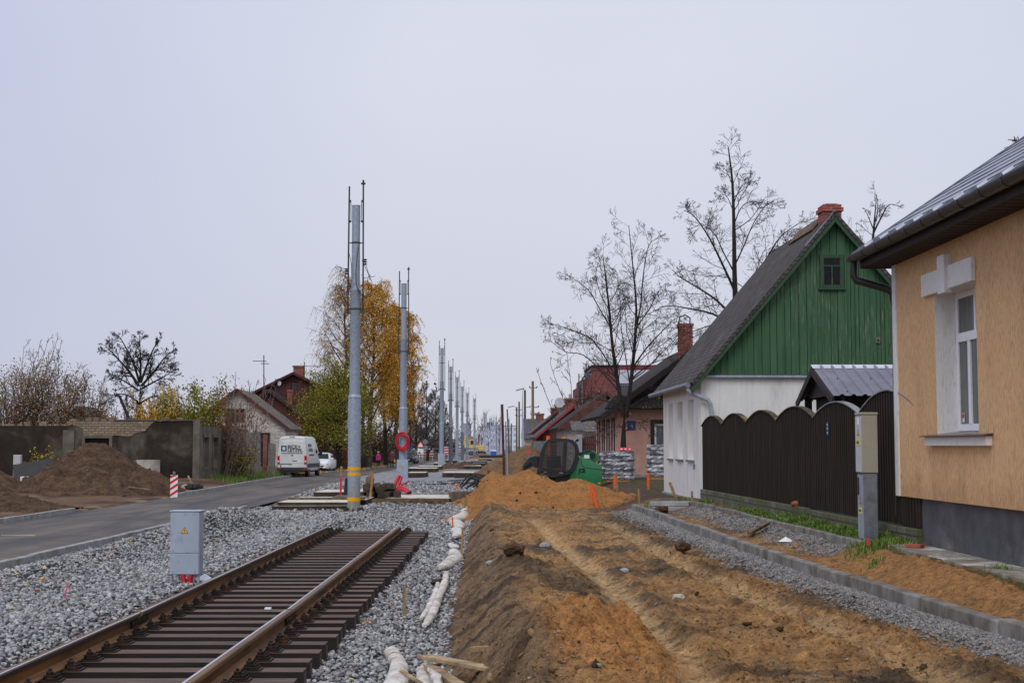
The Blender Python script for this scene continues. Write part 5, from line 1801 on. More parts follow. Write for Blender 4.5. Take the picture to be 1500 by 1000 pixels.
kerbline([(float(np.interp(y, K1Y, K1X)), float(y)) for y in ky], K1Z, 'grey concrete kerb stone in the row between the sandy track and the sidewalk strip', 'kerb stones of the near row')
kerbline([(float(np.interp(y, K2Y, K2X)), float(y)) for y in np.arange(32.7, 18.3, -.6)], K2Z, 'grey concrete kerb stone in the row in front of the brown fence', 'kerb stones of the fence row', w=.09)
for i, (x, y, z, rz) in enumerate([(3.62, 32.5, .0, 1.45), (3.66, 32.72, .0, 1.5), (3.60, 32.6, .11, 1.3), (3.72, 32.8, .11, 1.6)]):
 mb = MB()
 mb.box(-.11, .11, -.45, .45, 0, .10)
 o = mb.build('loose_kerb_stone', m['conc'], None, bevel=.012, loc=(x, y, g(3.6, 32.6) + z + .005))
 o.rotation_euler = (0, 0, rz)
 tag(o, ['lower front loose kerb stone of the small stack by the white house', 'lower rear loose kerb stone of the small stack by the white house', 'upper front loose kerb stone of the small stack by the white house', 'upper rear loose kerb stone of the small stack by the white house'][i], 'kerb stone')
board((3.75, 22.6, g(3.75, 22.6) + .08), (4.22, 23.6, g(4.22, 23.6) + .09), .08, .05, 'flat dirty lath lying on the sand between the two kerbs', 'timber')
mb = MB()
vs = []
for k in range(10):
 an = 2 * PI * k / 10
 vs.append((.13 * math.cos(an) * rnd.uniform(.6, 1.2), .1 * math.sin(an) * rnd.uniform(.7, 1.2), 0))
vs += [(0, 0, .07), (.05, .02, .05)]
mb.add(vs, [(k, (k + 1) % 10, 10 if k > 4 else 11) for k in range(10)] + [(10, 11, 5), (11, 10, 0)])
o = mb.build('plastic_scrap', m['white_bag'], None, loc=(4.05, 21.2, g(4.05, 21.2) + .01))
tag(o, 'crumpled scrap of white plastic on the sand between the kerbs', 'litter')
# ================================================================== sand and earth heaps
def heap(name, x0, x1, y0, y1, hf, mat, label, res=.06, cat='heap', nz=.05, base=None):
 nx = int((x1 - x0) / res)
 ny = int((y1 - y0) / res)
 X, Y = np.meshgrid(np.linspace(x0, x1, nx), np.linspace(y0, y1, ny))
 H = hf(X, Y)
 gb = terrain(X, Y, False)
 rough = nz * 1.3 * fbm(X, Y, 1.7, 6, 101, .62) + nz * .9 * np.abs(fbm(X, Y, 5, 4, 103))
 Z = gb + H + rough * np.clip(H * 2.2, 0, 1) - .10 * (1 - np.clip(H / .05, 0, 1))
 cx, cy = (x0 + x1) / 2, (y0 + y1) / 2
 cz_ = float(gb.min())
 V = np.stack([X - cx, Y - cy, Z - cz_], -1).reshape(-1, 3)
 idx = np.arange(ny * nx).reshape(ny, nx)
 Fq = np.stack([idx[:-1, :-1], idx[:-1, 1:], idx[1:, 1:], idx[1:, :-1]], -1).reshape(-1, 4)
 keep = (H.ravel()[Fq] > .001).any(1)
 Fq = Fq[keep]
 u, inv = np.unique(Fq, return_inverse=True)
 o = np_mesh(name, V[u], inv.reshape(-1, 4), m[mat], smooth=True)
 o.location = (cx, cy, cz_)
 # loose lumps rolled down its flanks
 n = int(min(2200, H.size * .05))
 rs_ = np.random.RandomState(int(abs(cx * 100 + cy)) % 9999)
 i = rs_.randint(0, H.size, n)
 ok = (H.ravel()[i] > .03)
 i = i[ok]
 s = rs_.uniform(.008, .024, len(i)) * (1 + 2.0 * (rs_.rand(len(i)) < .04)) * (1 if res < .08 else 1.8)
 jx, jy = rs_.uniform(-res, res, (2, len(i))) * .5
 l = stones('loose_lumps', X.ravel()[i] + jx - cx, Y.ravel()[i] + jy - cy, Z.ravel()[i] - cz_ + s * .3, s, m['clod' if mat == 'sand' else 'earth_clod'], 3)
 l.parent = o
 l['kind'] = 'stuff'
 return tag(o, label, cat)
def cone(X, Y, cx, cy, rx, ry, h, top=.12, warp=.18, seed=1):
 d = np.sqrt(((X - cx) / rx) ** 2 + ((Y - cy) / ry) ** 2)
 d = d * (1 + warp * fbm(X, Y, .9, 3, seed))
 k = np.maximum(0, 1 - np.sqrt(d * d + top * top) + top * .0)
 return h * k / (1 - top)
heap('sand_heap', -2.2, 4.0, 37.0, 46.4, lambda X, Y: np.maximum.reduce([cone(X, Y, .5, 42.2, 2.1, 3.3, .93, .05, .2, 5), cone(X, Y, 1.85, 41.2, 1.8, 3.0, .70, .25, .15, 9), .28 * cone(X, Y, .3, 40.4, 2.4, 2.4, 1.0, .3, .3, 12)]), 'sand', 'orange sand heap with two rounded tops in front of the green machine', .05, nz=.06)
heap('sand_heap', -2.6, .9, 47, 56, lambda X, Y: cone(X, Y, -.6, 51.5, 1.6, 3.9, .66, .12, .2, 15), 'sand', 'small pale sand heap left of the machine bucket', .08)
heap('earth_heap', -2.6, 4.6, 76, 98, lambda X, Y: np.maximum(cone(X, Y, 1.0, 88, 2.6, 8, 1.7, .14, .15, 18), cone(X, Y, -.9, 84, 1.5, 6, .85, .2, .2, 20)), 'earth2', 'tall brown earth heap behind the machine along the poles', .14, nz=.1)
heap('earth_heap', -21.4, -13.9, 54.5, 68, lambda X, Y: np.maximum.reduce([cone(X, Y, -18.0, 61.5, 3.1, 5.0, 2.0, .07, .14, 22), cone(X, Y, -15.4, 60.3, 1.7, 3.0, .95, .15, .2, 24), cone(X, Y, -16.3, 58.2, 1.6, 2.2, .75, .1, .2, 26)]), 'earth', 'large brown earth heap in front of the ruined wall', .07, nz=.15)
heap('earth_heap', -25.5, -20.3, 56, 66, lambda X, Y: cone(X, Y, -22.6, 61, 2.0, 3.6, 1.0, .1, .2, 28), 'earth', 'smaller brown earth heap at the left edge of the photograph', .09, nz=.09)
heap('earth_heap', -18.2, -14.1, 40, 50, lambda X, Y: np.maximum(cone(X, Y, -16.2, 45.5, 2.0, 3.2, .42, .2, .3, 30), cone(X, Y, -17.2, 43, 1.6, 2.4, .36, .2, .3, 33)), 'earth', 'low spread of trampled soil beside the far kerb on the left', .07, nz=.15)
heap('earth_heap', -14.5, -6.5, 196, 216, lambda X, Y: cone(X, Y, -11.9, 206, 2.4, 7, 1.55, .1, .2, 35), 'earth', 'dark earth heap closing the road before the red and white barriers', .22, nz=.1)
heap('earth_heap', -8.2, -1, 108, 122, lambda X, Y: np.maximum(cone(X, Y, -3.7, 113, 1.5, 3, .55, .2, .3, 37), cone(X, Y, -5.0, 114, 1.0, 3, .4, .2, .3, 39)), 'earth', 'low muddy heap between the far slabs and poles', .14, nz=.1)
# ================================================================== left roadside items
d = T('delineator_board', 'red and white striped warning board at the edge of the earth heap', 'warning board', (-13.72, 58.0, g(-13.72, 58.0) + .0), .05)
mb = MB()
mb.box(-.15, .15, -.012, .012, .06, .98)
pb_ = mb.build('panel', m['white_paint'], d, bevel=.004)
mb = MB()
for k in range(4):
 z = .10 + k * .25
 a = [(-.149, z), (.149, z + .20), (.149, z + .31), (-.149, z + .11)]
 a = [(x, min(max(zz, .062), .978)) for x, zz in a]
 mb.prism(a, 'y', -.0155, -.0125)
mb.build('red_stripe', m['red_paint'], pb_)
mb = MB()
mb.lathe([(.05, .98), (.06, 1.02), (.06, 1.09), (.03, 1.12)], 10)
mb.build('reflector', m['zinc'], d)
mb = MB()
mb.box(-.22, .22, -.18, .18, -.03, .06)
mb.build('foot', m['black'], d, bevel=.02)
for (px, Y, r, h, lab) in ((217, 69, .56, 1.12, 'larger pale concrete well ring behind the earth heap'), (184, 70, .46, 1.06, 'smaller concrete well ring left of the larger one')):
 p = W(px, 680, Y)
 t_ = MB()
 zb = g(p.x, Y) - .05
 n = 28
 prof = [(r, 0), (r, h), (r - .09, h), (r - .09, .02)]
 o_ = t_.lathe(prof, n, caps=False)
 ob = t_.build('concrete_ring', m['conc_l'], None, smooth=40)
 ob.location = (p.x, Y, g(p.x, Y) - .03)
 tag(ob, lab, 'concrete ring')
# things dumped on the left
p = W(40, 685, 66)
mb = MB()
mb.box(-.95, .95, -.03, .03, -.1, 1.15)
o = mb.build('black_board', m['board_black'], None, bevel=.01, loc=(p.x, 67, g(p.x, 67)))
o.rotation_euler = (-.35, -.16, .05)
tag(o, 'black plastic board leaning at the far left by the ruin', 'board')
p = W(48, 690, 63)
mb = MB()
mb.box(-.5, .5, -.14, .14, 0, .07)
mb.box(-.5, -.42, -.14, .14, -.5, 0)
mb.box(.3, .38, -.14, .14, -.5, 0)
o = mb.build('white_trestle', m['white_paint'], None, bevel=.01, loc=(p.x, 63, g(p.x, 63) + .46))
tag(o, 'low white trestle lying in front of the black board', 'trestle')
p = W(26, 672, 73)
c_ = T('small_cabinet', 'small light grey cabinet against the ruined wall at the left', 'cabinet', (p.x, 73, g(p.x, 73)))
mb = MB()
mb.box(-.19, .19, -.12, .12, 0, 1.25)
mb.build('body', m['beige_front'], c_, bevel=.01)
mb = MB()
mb.box(-.17, .17, -.13, -.121, .1, 1.2)
mb.build('door', m['beige_front'], c_, bevel=.005)
# rubbish by the ruin corner
rs = random.Random(4)
for i, (px, py, r, mt, lab, nm) in enumerate([(278, 702, .2, 'cable', 'black rubbish bag at the foot of the ruin corner', 'rubbish_bag'), (288, 703, .24, 'cable', 'bigger black rubbish bag right of the other by the ruin corner', 'rubbish_bag'), (272, 705, .16, 'conc_l', 'pale broken block lying left of the rubbish bags', 'rubble_block'), (290, 709, .14, 'red_clay', 'reddish brick rubble before the rubbish bags', 'rubble_block')]):
 p = W(px, py, 66)
 clod(p.x, 66, r, lab, mt, 20 + i, nm, 'rubbish bag' if 'bag' in nm else 'rubble', .5)
p0 = W(285, 700, 66.5)
board((p0.x, 66.5, g(p0.x, 66.5)), (p0.x - .35, 66.7, g(p0.x, 66.5) + .62), .05, .05, 'thin lath leaning out of the rubbish by the ruin', 'plank')
p0 = W(232, 708, 62)
board((p0.x, 57.2, g(p0.x, 57.2) + .30), (p0.x + .75, 57.4, g(p0.x + .7, 57.3) + .26), .1, .03, 'flat dirty plank lying on the foot of the earth heap', 'plank')
# ================================================================== green gabled house (right)
GZ = .60
gh_ = T('green_gabled_house', 'white plastered house with tall green boarded gable and grey shingle roof', 'house', (4.61, 34.7, GZ), .03)
WH = 3.17      # wall top
HW = 3.30      # half width
RZ_ = 7.22     # ridge
EZ = 3.34
SL = (RZ_ - EZ) / HW
mb = MB()
nich = [(1.15, 2.15, 1.15, 2.68), (3.0, 4.0, 1.15, 2.68), (4.85, 5.65, 1.15, 2.68)]
mb.walls('x', 0, .14, 0, 6.75, .20, WH, nich)
mb.box(.14, 6.6, 0, 6.75, .20, WH)
mb.build('wall', m['white_wall'], gh_)
mb = MB()
for a, b, c, d in nich:
 mb.box(-.06, .02, a - .08, b + .08, c - .05, c - .0)
mb.build_each('window_sill', m['zinc'], gh_, bevel=.005)
mb = MB()
mb.box(-.05, 6.6, -.04, 6.8, -.35, .20)
mb.build('plinth', m['grey_plinth'], gh_, bevel=.015)
mb = MB()
mb.box(-.005, .3, -.07, -.041, -.3, .16)
mb.build('corner_block', m['plinth_dark'], gh_, bevel=.01)
# boarding of the gable, board by board
mb = MB()
x = .02
while x < 6.58:
 wdt = rnd.choice([.10, .13, .15, .17, .20])
 x1 = min(x + wdt, 6.58)
 def top(xx):
  return EZ + SL * (HW - abs(xx - HW)) - .10
 y0 = -.035 - rnd.uniform(0, .022)
 zb = WH + .07
 ts = [(x + .007, zb), (x1 - .007, zb), (x1 - .007, max(top(x1), zb + .01))]
 if x < HW < x1:
  ts.append((HW, top(HW)))
 ts.append((x + .007, max(top(x), zb + .01)))
 # leave the attic window out
 xa, xb, za, zb2 = 2.98, 3.42, 5.36, 6.02
 mb.prism(ts, 'y', y0, 0.0)
 if rnd.random() < .35:
  mb.box(x1 - .018, x1 + .018, y0 - .022, y0 - .001, zb, max(min(top(x1 - .018), top(x1 + .018)), zb + .02))
 x = x1
gb = mb.build('gable_boarding', m['green_boards'], gh_)
mb = MB()
mb.prism([(0.1, WH), (6.5, WH), (HW, RZ_ - .16)], 'y', .002, .2)
mb.build('gable_backing', m['dark_wood'], gh_)
mb = MB()
mb.box(-.02, 6.62, -.10, -.0, WH - .02, WH + .055)
mb.box(-.02, 6.62, -.125, -.10, WH + .0, WH + .03)
mb.build('drip_flashing', m['zinc_light'], gh_)
# roof
mb = MB()
ov = .28
for s in (-1, 1):
 e_ = (HW + s * (HW + ov), EZ - SL * ov)
 mb.slab([(HW + s * .0, -.305, RZ_ + .02), (e_[0], -.305, e_[1] + .02), (e_[0], 7.0, e_[1] + .02), (HW, 7.0, RZ_ + .02)], .085)
rf = mb.build('roof', m['shingle'], gh_)
mb = MB()
for s in (-1, 1):
 e_ = (HW + s * (HW + ov), EZ - SL * ov)
 d_ = Vector((HW - e_[0], 0, RZ_ - e_[1])).normalized()
 mb.prism([(HW, RZ_ - .125), (HW, RZ_ - .25), (e_[0], e_[1] - .25), (e_[0], e_[1] - .125)], 'y', -.295, -.262)
 mb.prism([(HW, RZ_ - .135), (HW, RZ_ - .20), (e_[0], e_[1] - .20), (e_[0], e_[1] - .135)], 'y', -.262, -.06)
mb.build('rake_board', m['green_trim'], gh_)
mb = MB()
e_ = (HW + HW + ov, EZ - SL * ov)
mb.slab([(HW - .02, -.30, RZ_ + .04), (e_[0], -.30, e_[1] + .04), (e_[0], -.12, e_[1] + .04), (HW - .02, -.12, RZ_ + .04)], .03)
e_ = (HW - HW - ov, EZ - SL * ov)
mb.slab([(HW, -.29, RZ_ + .045), (HW - .75, -.29, RZ_ + .045 - SL * .75), (HW - .75, -.16, RZ_ + .045 - SL * .75), (HW, -.16, RZ_ + .045)], .025)
mb.build('verge_flashing', m['zinc'], gh_)
# ridge boards
mb = MB()
for s in (-1, 1):
 mb.slab([(HW - .02, .9, RZ_ + .10), (HW + s * .30, .9, RZ_ + .10 - SL * .30), (HW + s * .30, 3.6, RZ_ + .10 - SL * .30), (HW - .02, 3.6, RZ_ + .10)], .03)
mb.build('ridge_board', m['timber'], gh_)
ch = MB()
ch.box(3.14, 3.60, .25, .80, RZ_ - .5, RZ_ + .10)
ch.box(3.10, 3.64, .20, .85, RZ_ + .10, RZ_ + .20)
ch.box(3.14, 3.60, .24, .81, RZ_ + .20, RZ_ + .28)
ch.box(3.22, 3.52, .32, .70, RZ_ + .28, RZ_ + .31)
ch.build('chimney', m['brick_red'], rf, bevel=.008)
# gutter and down pipe
mb = MB()
mb.tube([(-.35, -.2, 2.98), (-.35, 7.0, 2.96)], .065, 8)
mb.build('gutter', m['zinc'], rf, smooth=50)
mb = MB()
mb.tube([(-.33, -.12, 3.0), (-.33, -.12, 2.86), (-.28, -.14, 2.80), (.14, -.16, 2.62), (.2, -.16, 2.52), (.27, -.13, 1.9), (.36, -.12, .95)], .055, 10)
mb.build('downpipe', m['zinc_light'], gh_, smooth=50)
# attic window
wn = MB()
xa, xb, za, zb = 3.05, 3.44, 5.44, 6.10
for bx in ((xa - .10, xa, za - .08, zb + .09), (xb, xb + .10, za - .08, zb + .09), (xa, xb, za - .08, za), (xa, xb, zb, zb + .09)):
 wn.box(bx[0], bx[1], -.105, -.03, bx[2], bx[3])
wn.box(xa - .14, xb + .14, -.12, -.03, za - .12, za - .081)
wf = wn.build('attic_window', m['green_trim'], gh_, bevel=.006)
wn = MB()
wn.box(xa, xb, -.094, -.088, za, zb)
wn.build('pane', m['dark_pane'], wf)
wn = MB()
wn.box((xa + xb) / 2 - .017, (xa + xb) / 2 + .017, -.103, -.095, za, zb - .205)
wn.box(xa, xb, -.105, -.096, zb - .205, zb - .17)
wn.build('glazing_bar', m['green_trim'], wf)
wn = MB()
wn.lathe([(.05, 0), (.05, .01)], 10, (0, 0, 0))
for k in range(1):
 pass
wn = MB()
wn.box(4.30, 4.42, -.085, -.058, 4.02, 4.16)
v_ = wn.build('vent', m['plank_grey'], gh_)
wn = MB()
wn.box(4.335, 4.385, -.092, -.0855, 4.06, 4.11)
wn.build('vent_hole', m['board_black'], v_)
# faint wall bracket under the near niche
wn = MB()
wn.tube([(-.03, .95, 1.05), (-.04, .95, .92)], .018, 6)
wn.build('wall_tap', m['blue_sign'], gh_)
# ================================================================== brown scalloped fence
fx = lambda y: 4.63 + (34.6 - y) * .038
FY = [34.55, 31.9, 29.2, 26.45, 23.7, 21.0, 18.3]
fence = T('scalloped_fence', 'dark brown board fence with five arched tops on a mossy block base', 'fence', (4.63, 34.55, 0))
FZ0, FZ1 = 1.07, 2.56
for i in range(6):
 ya, yb = FY[i], FY[i + 1]
 n = 46
 mb = MB()
 cap = []
 ah = .22 if i < 5 else .30
 for k in range(n):
  t0_, t1_ = k / n, (k + 1) / n
  y0_, y1_ = ya + (yb - ya) * t0_, ya + (yb - ya) * t1_
  tm = (t0_ + t1_) / 2
  zt_ = FZ1 + ah * math.sin(PI * tm) ** .85 + .02 * i * 0
  dxx = .012 if k % 2 else 0.0
  a = Vector((fx(y0_) - 4.63, y0_ - 34.55 - .003, 0))
  b = Vector((fx(y1_) - 4.63, y1_ - 34.55 + .003, 0))
  mb.add([(a.x - .02 - dxx, a.y, FZ0), (b.x - .02 - dxx, b.y, FZ0), (b.x + .02, b.y, FZ0), (a.x + .02, a.y, FZ0),
    (a.x - .02 - dxx, a.y, zt_), (b.x - .02 - dxx, b.y, zt_), (b.x + .02, b.y, zt_), (a.x + .02, a.y, zt_)],
               [(0, 3, 2, 1), (4, 5, 6, 7), (0, 1, 5, 4), (1, 2, 6, 5), (2, 3, 7, 6), (3, 0, 4, 7)])
 pn_ = mb.build('fence_panel', m['fence'], fence)
 cp = MB()
 prev = None
 N = 20
 for k in range(N + 1):
  tm = k / N
  y_ = ya + (yb - ya) * tm
  z_ = FZ1 + ah * max(math.sin(PI * tm), 0) ** .85 + .012
  c = (fx(y_) - 4.63, y_ - 34.55, z_)
  cp.v += [(c[0] - .05, c[1], c[2]), (c[0] + .06, c[1], c[2]), (c[0] + .06, c[1], c[2] + .018), (c[0] - .05, c[1], c[2] + .018)]
  if k:
   o_ = 4 * k
   for q in range(4):
    q2 = (q + 1) % 4
    cp.f.append((o_ - 4 + q, o_ - 4 + q2, o_ + q2, o_ + q))
    cp.m.append(0)
 cp.build('panel_cap', m['moss_cap'] if i < 4 else m['fence_cap'], pn_)
mb = MB()
for ya, yb, zt_, zb_ in ((34.5, 24.0, 1.07, .5), (24.0, 18.3, 1.05, .5)):
 a, b = (fx(ya) - 4.63, ya - 34.55), (fx(yb) - 4.63, yb - 34.55)
 mb.add([(a[0] - .09, a[1], zb_), (b[0] - .09, b[1], zb_), (b[0] + .15, b[1], zb_), (a[0] + .15, a[1], zb_), (a[0] - .09, a[1], zt_), (b[0] - .09, b[1], zt_), (b[0] + .15, b[1], zt_), (a[0] + .15, a[1], zt_)],
           [(0, 3, 2, 1), (4, 5, 6, 7), (0, 1, 5, 4), (1, 2, 6, 5), (2, 3, 7, 6), (3, 0, 4, 7)])
mb.build('block_base', m['moss_wall'], fence, bevel=.012)
mb = MB()
yy = 22.75
mb.box(fx(yy) - 4.63 - .045, fx(yy) - 4.63 - .034, yy - 34.55 - .06, yy - 34.55 + .06, 2.28, 2.49)
sg = mb.build('number_plate', m['blue_sign'], fence)
mb = MB()
for z_ in (2.32, 2.39, 2.45):
 mb.box(fx(yy) - 4.63 - .048, fx(yy) - 4.63 - .0455, yy - 34.55 - .025, yy - 34.55 + .025, z_ - .012, z_ + .012)
mb.build_each('plate_mark', m['white_paint'], sg)
clod(fx(24.9) - .12, 24.9, .07, 'small reddish stone lying on the fence base', 'red_clay', 33, 'stone', 'stone')
for o in list(COL.objects):
 if o.get('label') == 'small reddish stone lying on the fence base':
  o.location.z = 1.07 + .03
  o.location.x = fx(24.9) - .06
# grass strip in front of the fence
def grass_blades(name, n, fpos, mat, label, h=(.05, .16), seed=3):
 rs_ = np.random.RandomState(seed)
 P = fpos(rs_, n)
 n = len(P)
 hh = rs_.uniform(h[0], h[1], n) * (P[:, 3] if P.shape[1] > 3 else 1)
 an = rs_.rand(n) * 2 * np.pi
 ln = rs_.uniform(.15, .9, n) * hh
 wd = .004 + .003 * rs_.rand(n)
 d = np.stack([np.cos(an), np.sin(an), an * 0], -1)
 s = np.stack([-np.sin(an), np.cos(an), an * 0], -1)
 B = P[:, :3]
 up = np.array([0, 0, 1])
 m1 = B + d * (ln * .35)[:, None] + up * (hh * .65)[:, None]
 tip = B + d * ln[:, None] + up * hh[:, None]
 V = np.stack([B - s * wd[:, None], B + s * wd[:, None], m1 + s * wd[:, None] * .8, m1 - s * wd[:, None] * .8, tip], 1).reshape(-1, 3)
 base = (np.arange(n) * 5)[:, None]
 Fq = np.concatenate([base + np.array([0, 1, 2, 3])], 1)
 Ft = base + np.array([3, 2, 4, 4])
 o_ = np_mesh(name, V, np.concatenate([Fq, Ft[:, [0, 1, 2, 2]]]) if False else Fq, mat)
 # tips as a second loop of triangles in the same mesh
 bm = bmesh.new()
 bm.from_mesh(o_.data)
 bm.verts.ensure_lookup_table()
 for i in range(n):
  bm.faces.new((bm.verts[5 * i + 3], bm.verts[5 * i + 2], bm.verts[5 * i + 4]))
 bm.to_mesh(o_.data)
 bm.free()
 return tag(o_, label, 'grass', kind='stuff')
def gp(rs_, n):
 y = rs_.uniform(18.4, 33, n)
 x2 = np.interp(y, K2Y, K2X)
 fxx = 4.63 + (34.6 - y) * .038 - .10
 x = x2 + .09 + (fxx - x2 - .09) * rs_.rand(n)
 k = fbm(x, y, 1.1, 3, 121) + np.where(y < 25.5, .30, -.2)
 ok = k > rs_.uniform(-.25, .35, n)
 x, y, k = x[ok], y[ok], k[ok]
 return np.stack([x, y, terrain(x, y) - .01, np.clip(.7 + k * 1.0, .5, 1.7)], -1)
grass_blades('grass', 44000, gp, m['grass'], 'green grass growing between the fence and its kerb', (.04, .12))
def gp2(rs_, n):
 P = []
 for cx, cy, r, k in ((4.72, 18.45, .12, 700), (4.55, 18.15, .14, 420), (5.0, 18.75, .22, 2200), (3.72, 33.9, .28, 700), (4.3, 17.0, .05, 60), (5.0, 14.7, .05, 70)):
  x = cx + rs_.normal(0, r, k)
  y = cy + rs_.normal(0, r * 1.2, k)
  P.append(np.stack([x, y, terrain(x, y) - .01, np.full(k, .9)], -1))
 return np.concatenate(P)
grass_blades('grass_tufts', 10, gp2, m['grass'], 'tufts of grass by the meter post, the slab and the white house corner', (.04, .14), 5)
def gp3(rs_, n):
 y = rs_.uniform(76, 104, n)
 x = np.interp(y, *LXY) - .4 - rs_.rand(n) * 2.6
 ok = fbm(x, y, .8, 3, 131) > -.05
 x, y = x[ok], y[ok]
 return np.stack([x, y, terrain(x, y) - .01, np.full(len(x), 1.3)], -1)
grass_blades('verge_grass', 14000, gp3, m['grass'], 'grass on the verge behind the far kerb by the van', (.08, .3), 6)
# ================================================================== shed roof behind the fence
sh = T('shed', 'dark wooden shed with a violet grey corrugated metal roof behind the fence', 'shed', (5.6, 24.8, .82), .0)
zE, zR = 3.01 - .82, 3.56 - .82
yR, yB = 1.6, 3.0
mb = MB()
mb.box(.30, 4.3, .32, 2.75, 0, zE + .02)
for k in range(24):
 xx = .3 + k * .166
 mb.box(xx + .01, xx + .155, .300, .319, 0, zE + .02)
for k in range(14):
 yy_ = .35 + k * .17
 mb.box(.282, .299, yy_ + .01, yy_ + .16, 0, zE + .0)
mb.build('wall', m['dark_wood'], sh)
mb = MB()
mb.prism([(.12, zE), (yB - .12, zE), (yR, zR - .06)], 'x', .10, .16)
mb.build('gable', m['dark_wood'], sh)
mb = MB()
for yy_ in (.25, 2.7):
 mb.box(.08, .2, yy_, yy_ + .12, 0, zE)
mb.build_each('corner_post', m['dark_wood'], sh)
def corrugated(mb, p0, U, V_, pitch=.20, amp=.03, th=.006):
 """trapezoid sheet: p0 corner, U across the ribs, V_ along the ribs"""
 p0, U, V_ = Vector(p0), Vector(U), Vector(V_)
 nrm = U.cross(V_).normalized()
 if nrm.z < 0:
  nrm = -nrm
 L = U.length
 u = U.normalized()
 pts = []
 s = 0.0
 while s < L:
  for f_, h_ in ((0, 0), (.55, 0), (.67, 1), (.88, 1), (1.0, 0)):
   ss = s + f_ * pitch
   if ss <= L and (not pts or ss > pts[-1][0] + 1e-5):
    pts.append((ss, h_ * amp))
  s += pitch
 o = len(mb.v)
 for ss, h_ in pts:
  b = p0 + u * ss + nrm * h_
  mb.v += [tuple(b), tuple(b + V_)]
 for i in range(len(pts) - 1):
  mb.f.append((o + 2 * i, o + 2 * i + 2, o + 2 * i + 3, o + 2 * i + 1))
  mb.m.append(0)
mb = MB()
corrugated(mb, (-.02, -.10, zE - .03), (4.6, 0, 0), (0, yR + .10, zR - zE + .05))
corrugated(mb, (-.02, yB + .08, zE - .03), (4.6, 0, 0), (0, yR - yB - .08, zR - zE + .05))
rfs = mb.build('roof', m['purple_roof'], sh, fix=False)
mb = MB()
mb.prism([(yR - .14, zR - .02), (yR, zR + .055), (yR + .14, zR - .02), (yR, zR + .035)], 'x', -.04, 4.58)
mb.build('ridge_cap', m['metal_edge'], rfs)
mb = MB()
for k in range(23):
 for q in (.12, .55):
  xx = .07 + k * .2
  c = Vector((xx, -.10 + q * (yR + .1), zE - .03 + q * (zR - zE + .05) + .012))
  if k % 3 == 1:
   mb.ball(c, .013, 6, 4)
mb.build_each('roof_screw', m['iron'], rfs)
mb = MB()
for (a, b) in (((-.03, -.10, zE - .05), (-.03, yR, zR)), ((-.03, yB + .08, zE - .05), (-.03, yR, zR))):
 mb.beam(Vector(a) - Vector((0, 0, .07)), Vector(b) - Vector((0, 0, .07)), .03, .14)
mb.build('verge_board', m['dark_wood'], rfs)
# ================================================================== peach house at the right edge
PH = T('peach_house', 'peach stucco house with dark plinth, white window surround and grey metal roof', 'house', (5.18, 19.2, .86), .0197)
# local frame: -y runs towards the camera along the facade, x into the house
HZ = 4.55 - .86
PL = 1.447 - .86
wa, wb, wz0, wz1 = -3.2, -1.72, 2.26 - .86, 3.99 - .86
wz = MB()
wz.walls('x', 0, .30, -11.0, -.14, PL, HZ, [(wa, wb, wz0, wz1)])
wz.box(.30, 7.0, -.30, -.002, PL, HZ)
wz.box(.30, 7, -11, -10.8, PL, HZ)
wz.box(.301, .45, -11, -.30, PL, wz0 - .1)
wz.build('wall', m['peach'], PH)
mb = MB()
mb.box(-.022, .16, -.14, .02, PL, HZ)
mb.build('corner_strip', m['white_stucco'], PH, bevel=.004)
mb = MB()
mb.box(.05, 7, -11, -.04, -.5, PL)
mb.build('plinth', m['plinth_dark'], PH)
# reveal
mb = MB()
mb.box(.004, .30, wb - .006, wb + .0, wz0, wz1)
mb.box(.004, .30, wa, wa + .006, wz0, wz1)
mb.box(.004, .30, wa + .006, wb - .006, wz1 - .006, wz1)
wdw = mb.build('window', m['white_stucco'], PH)
# surround
mb = MB()
yk = -2.27
mb.box(-.055, 0, wa - .02, yk - .13, wz1 - .015, wz1 + .26)
mb.box(-.055, 0, yk + .13, wb + .35, wz1 - .015, wz1 + .26)
mb.box(-.095, 0, yk - .13, yk + .13, wz1 - .06, wz1 + .40)
mb.build('lintel', m['white_stucco'], wdw, bevel=.006)
mb = MB()
mb.box(-.075, 0, wa - .42, wb + .26, wz0 - .145, wz0 - .035)
mb.build('sill_band', m['white_stucco'], wdw, bevel=.006)
mb = MB()
mb.slab([(-.13, wa - .46, wz0 - .025), (-.13, wb + .30, wz0 - .025), (-.0, wb + .30, wz0 - .005), (-.0, wa - .46, wz0 - .005)], .012)
mb.slab([(.0, wa + .006, wz0 - .004), (.0, wb - .006, wz0 - .004), (.28, wb - .006, wz0 + .03), (.28, wa + .006, wz0 + .03)], .012)
mb.build('sill', m['sill_metal'], wdw)
# frame
mb = MB()
fxa, fxb = .255, .30
zt0, zt1 = wz0 + .03, wz1 - .006
ya_, yb_ = wa + .006, wb - .006
tr = wz0 + 1.17
mb.box(fxa, fxb, ya_, ya_ + .075, zt0, zt1)
mb.box(fxa, fxb, yb_ - .075, yb_, zt0, zt1)
mb.box(fxa, fxb, ya_ + .075, yb_ - .075, zt0, zt0 + .085)
mb.box(fxa, fxb, ya_ + .075, yb_ - .075, zt1 - .075, zt1)
mb.box(fxa - .01, fxb, ya_ + .075, yb_ - .075, tr - .055, tr + .055)
for yy_ in (wb - .47, wb - 1.0):
 mb.box(fxa - .006, fxb, yy_ - .04, yy_ + .04, zt0 + .085, tr - .055)
mb.box(fxa - .006, fxb, wb - .74, wb - .68, tr + .055, zt1 - .075)
fr = mb.build('frame', m['pvc'], wdw, bevel=.006)
mb = MB()
mb.box(fxa + .02, fxa + .026, ya_ + .06, yb_ - .06, zt0 + .07, zt1 - .06)
mb.build('pane', m['curtain'], wdw)
mb = MB()
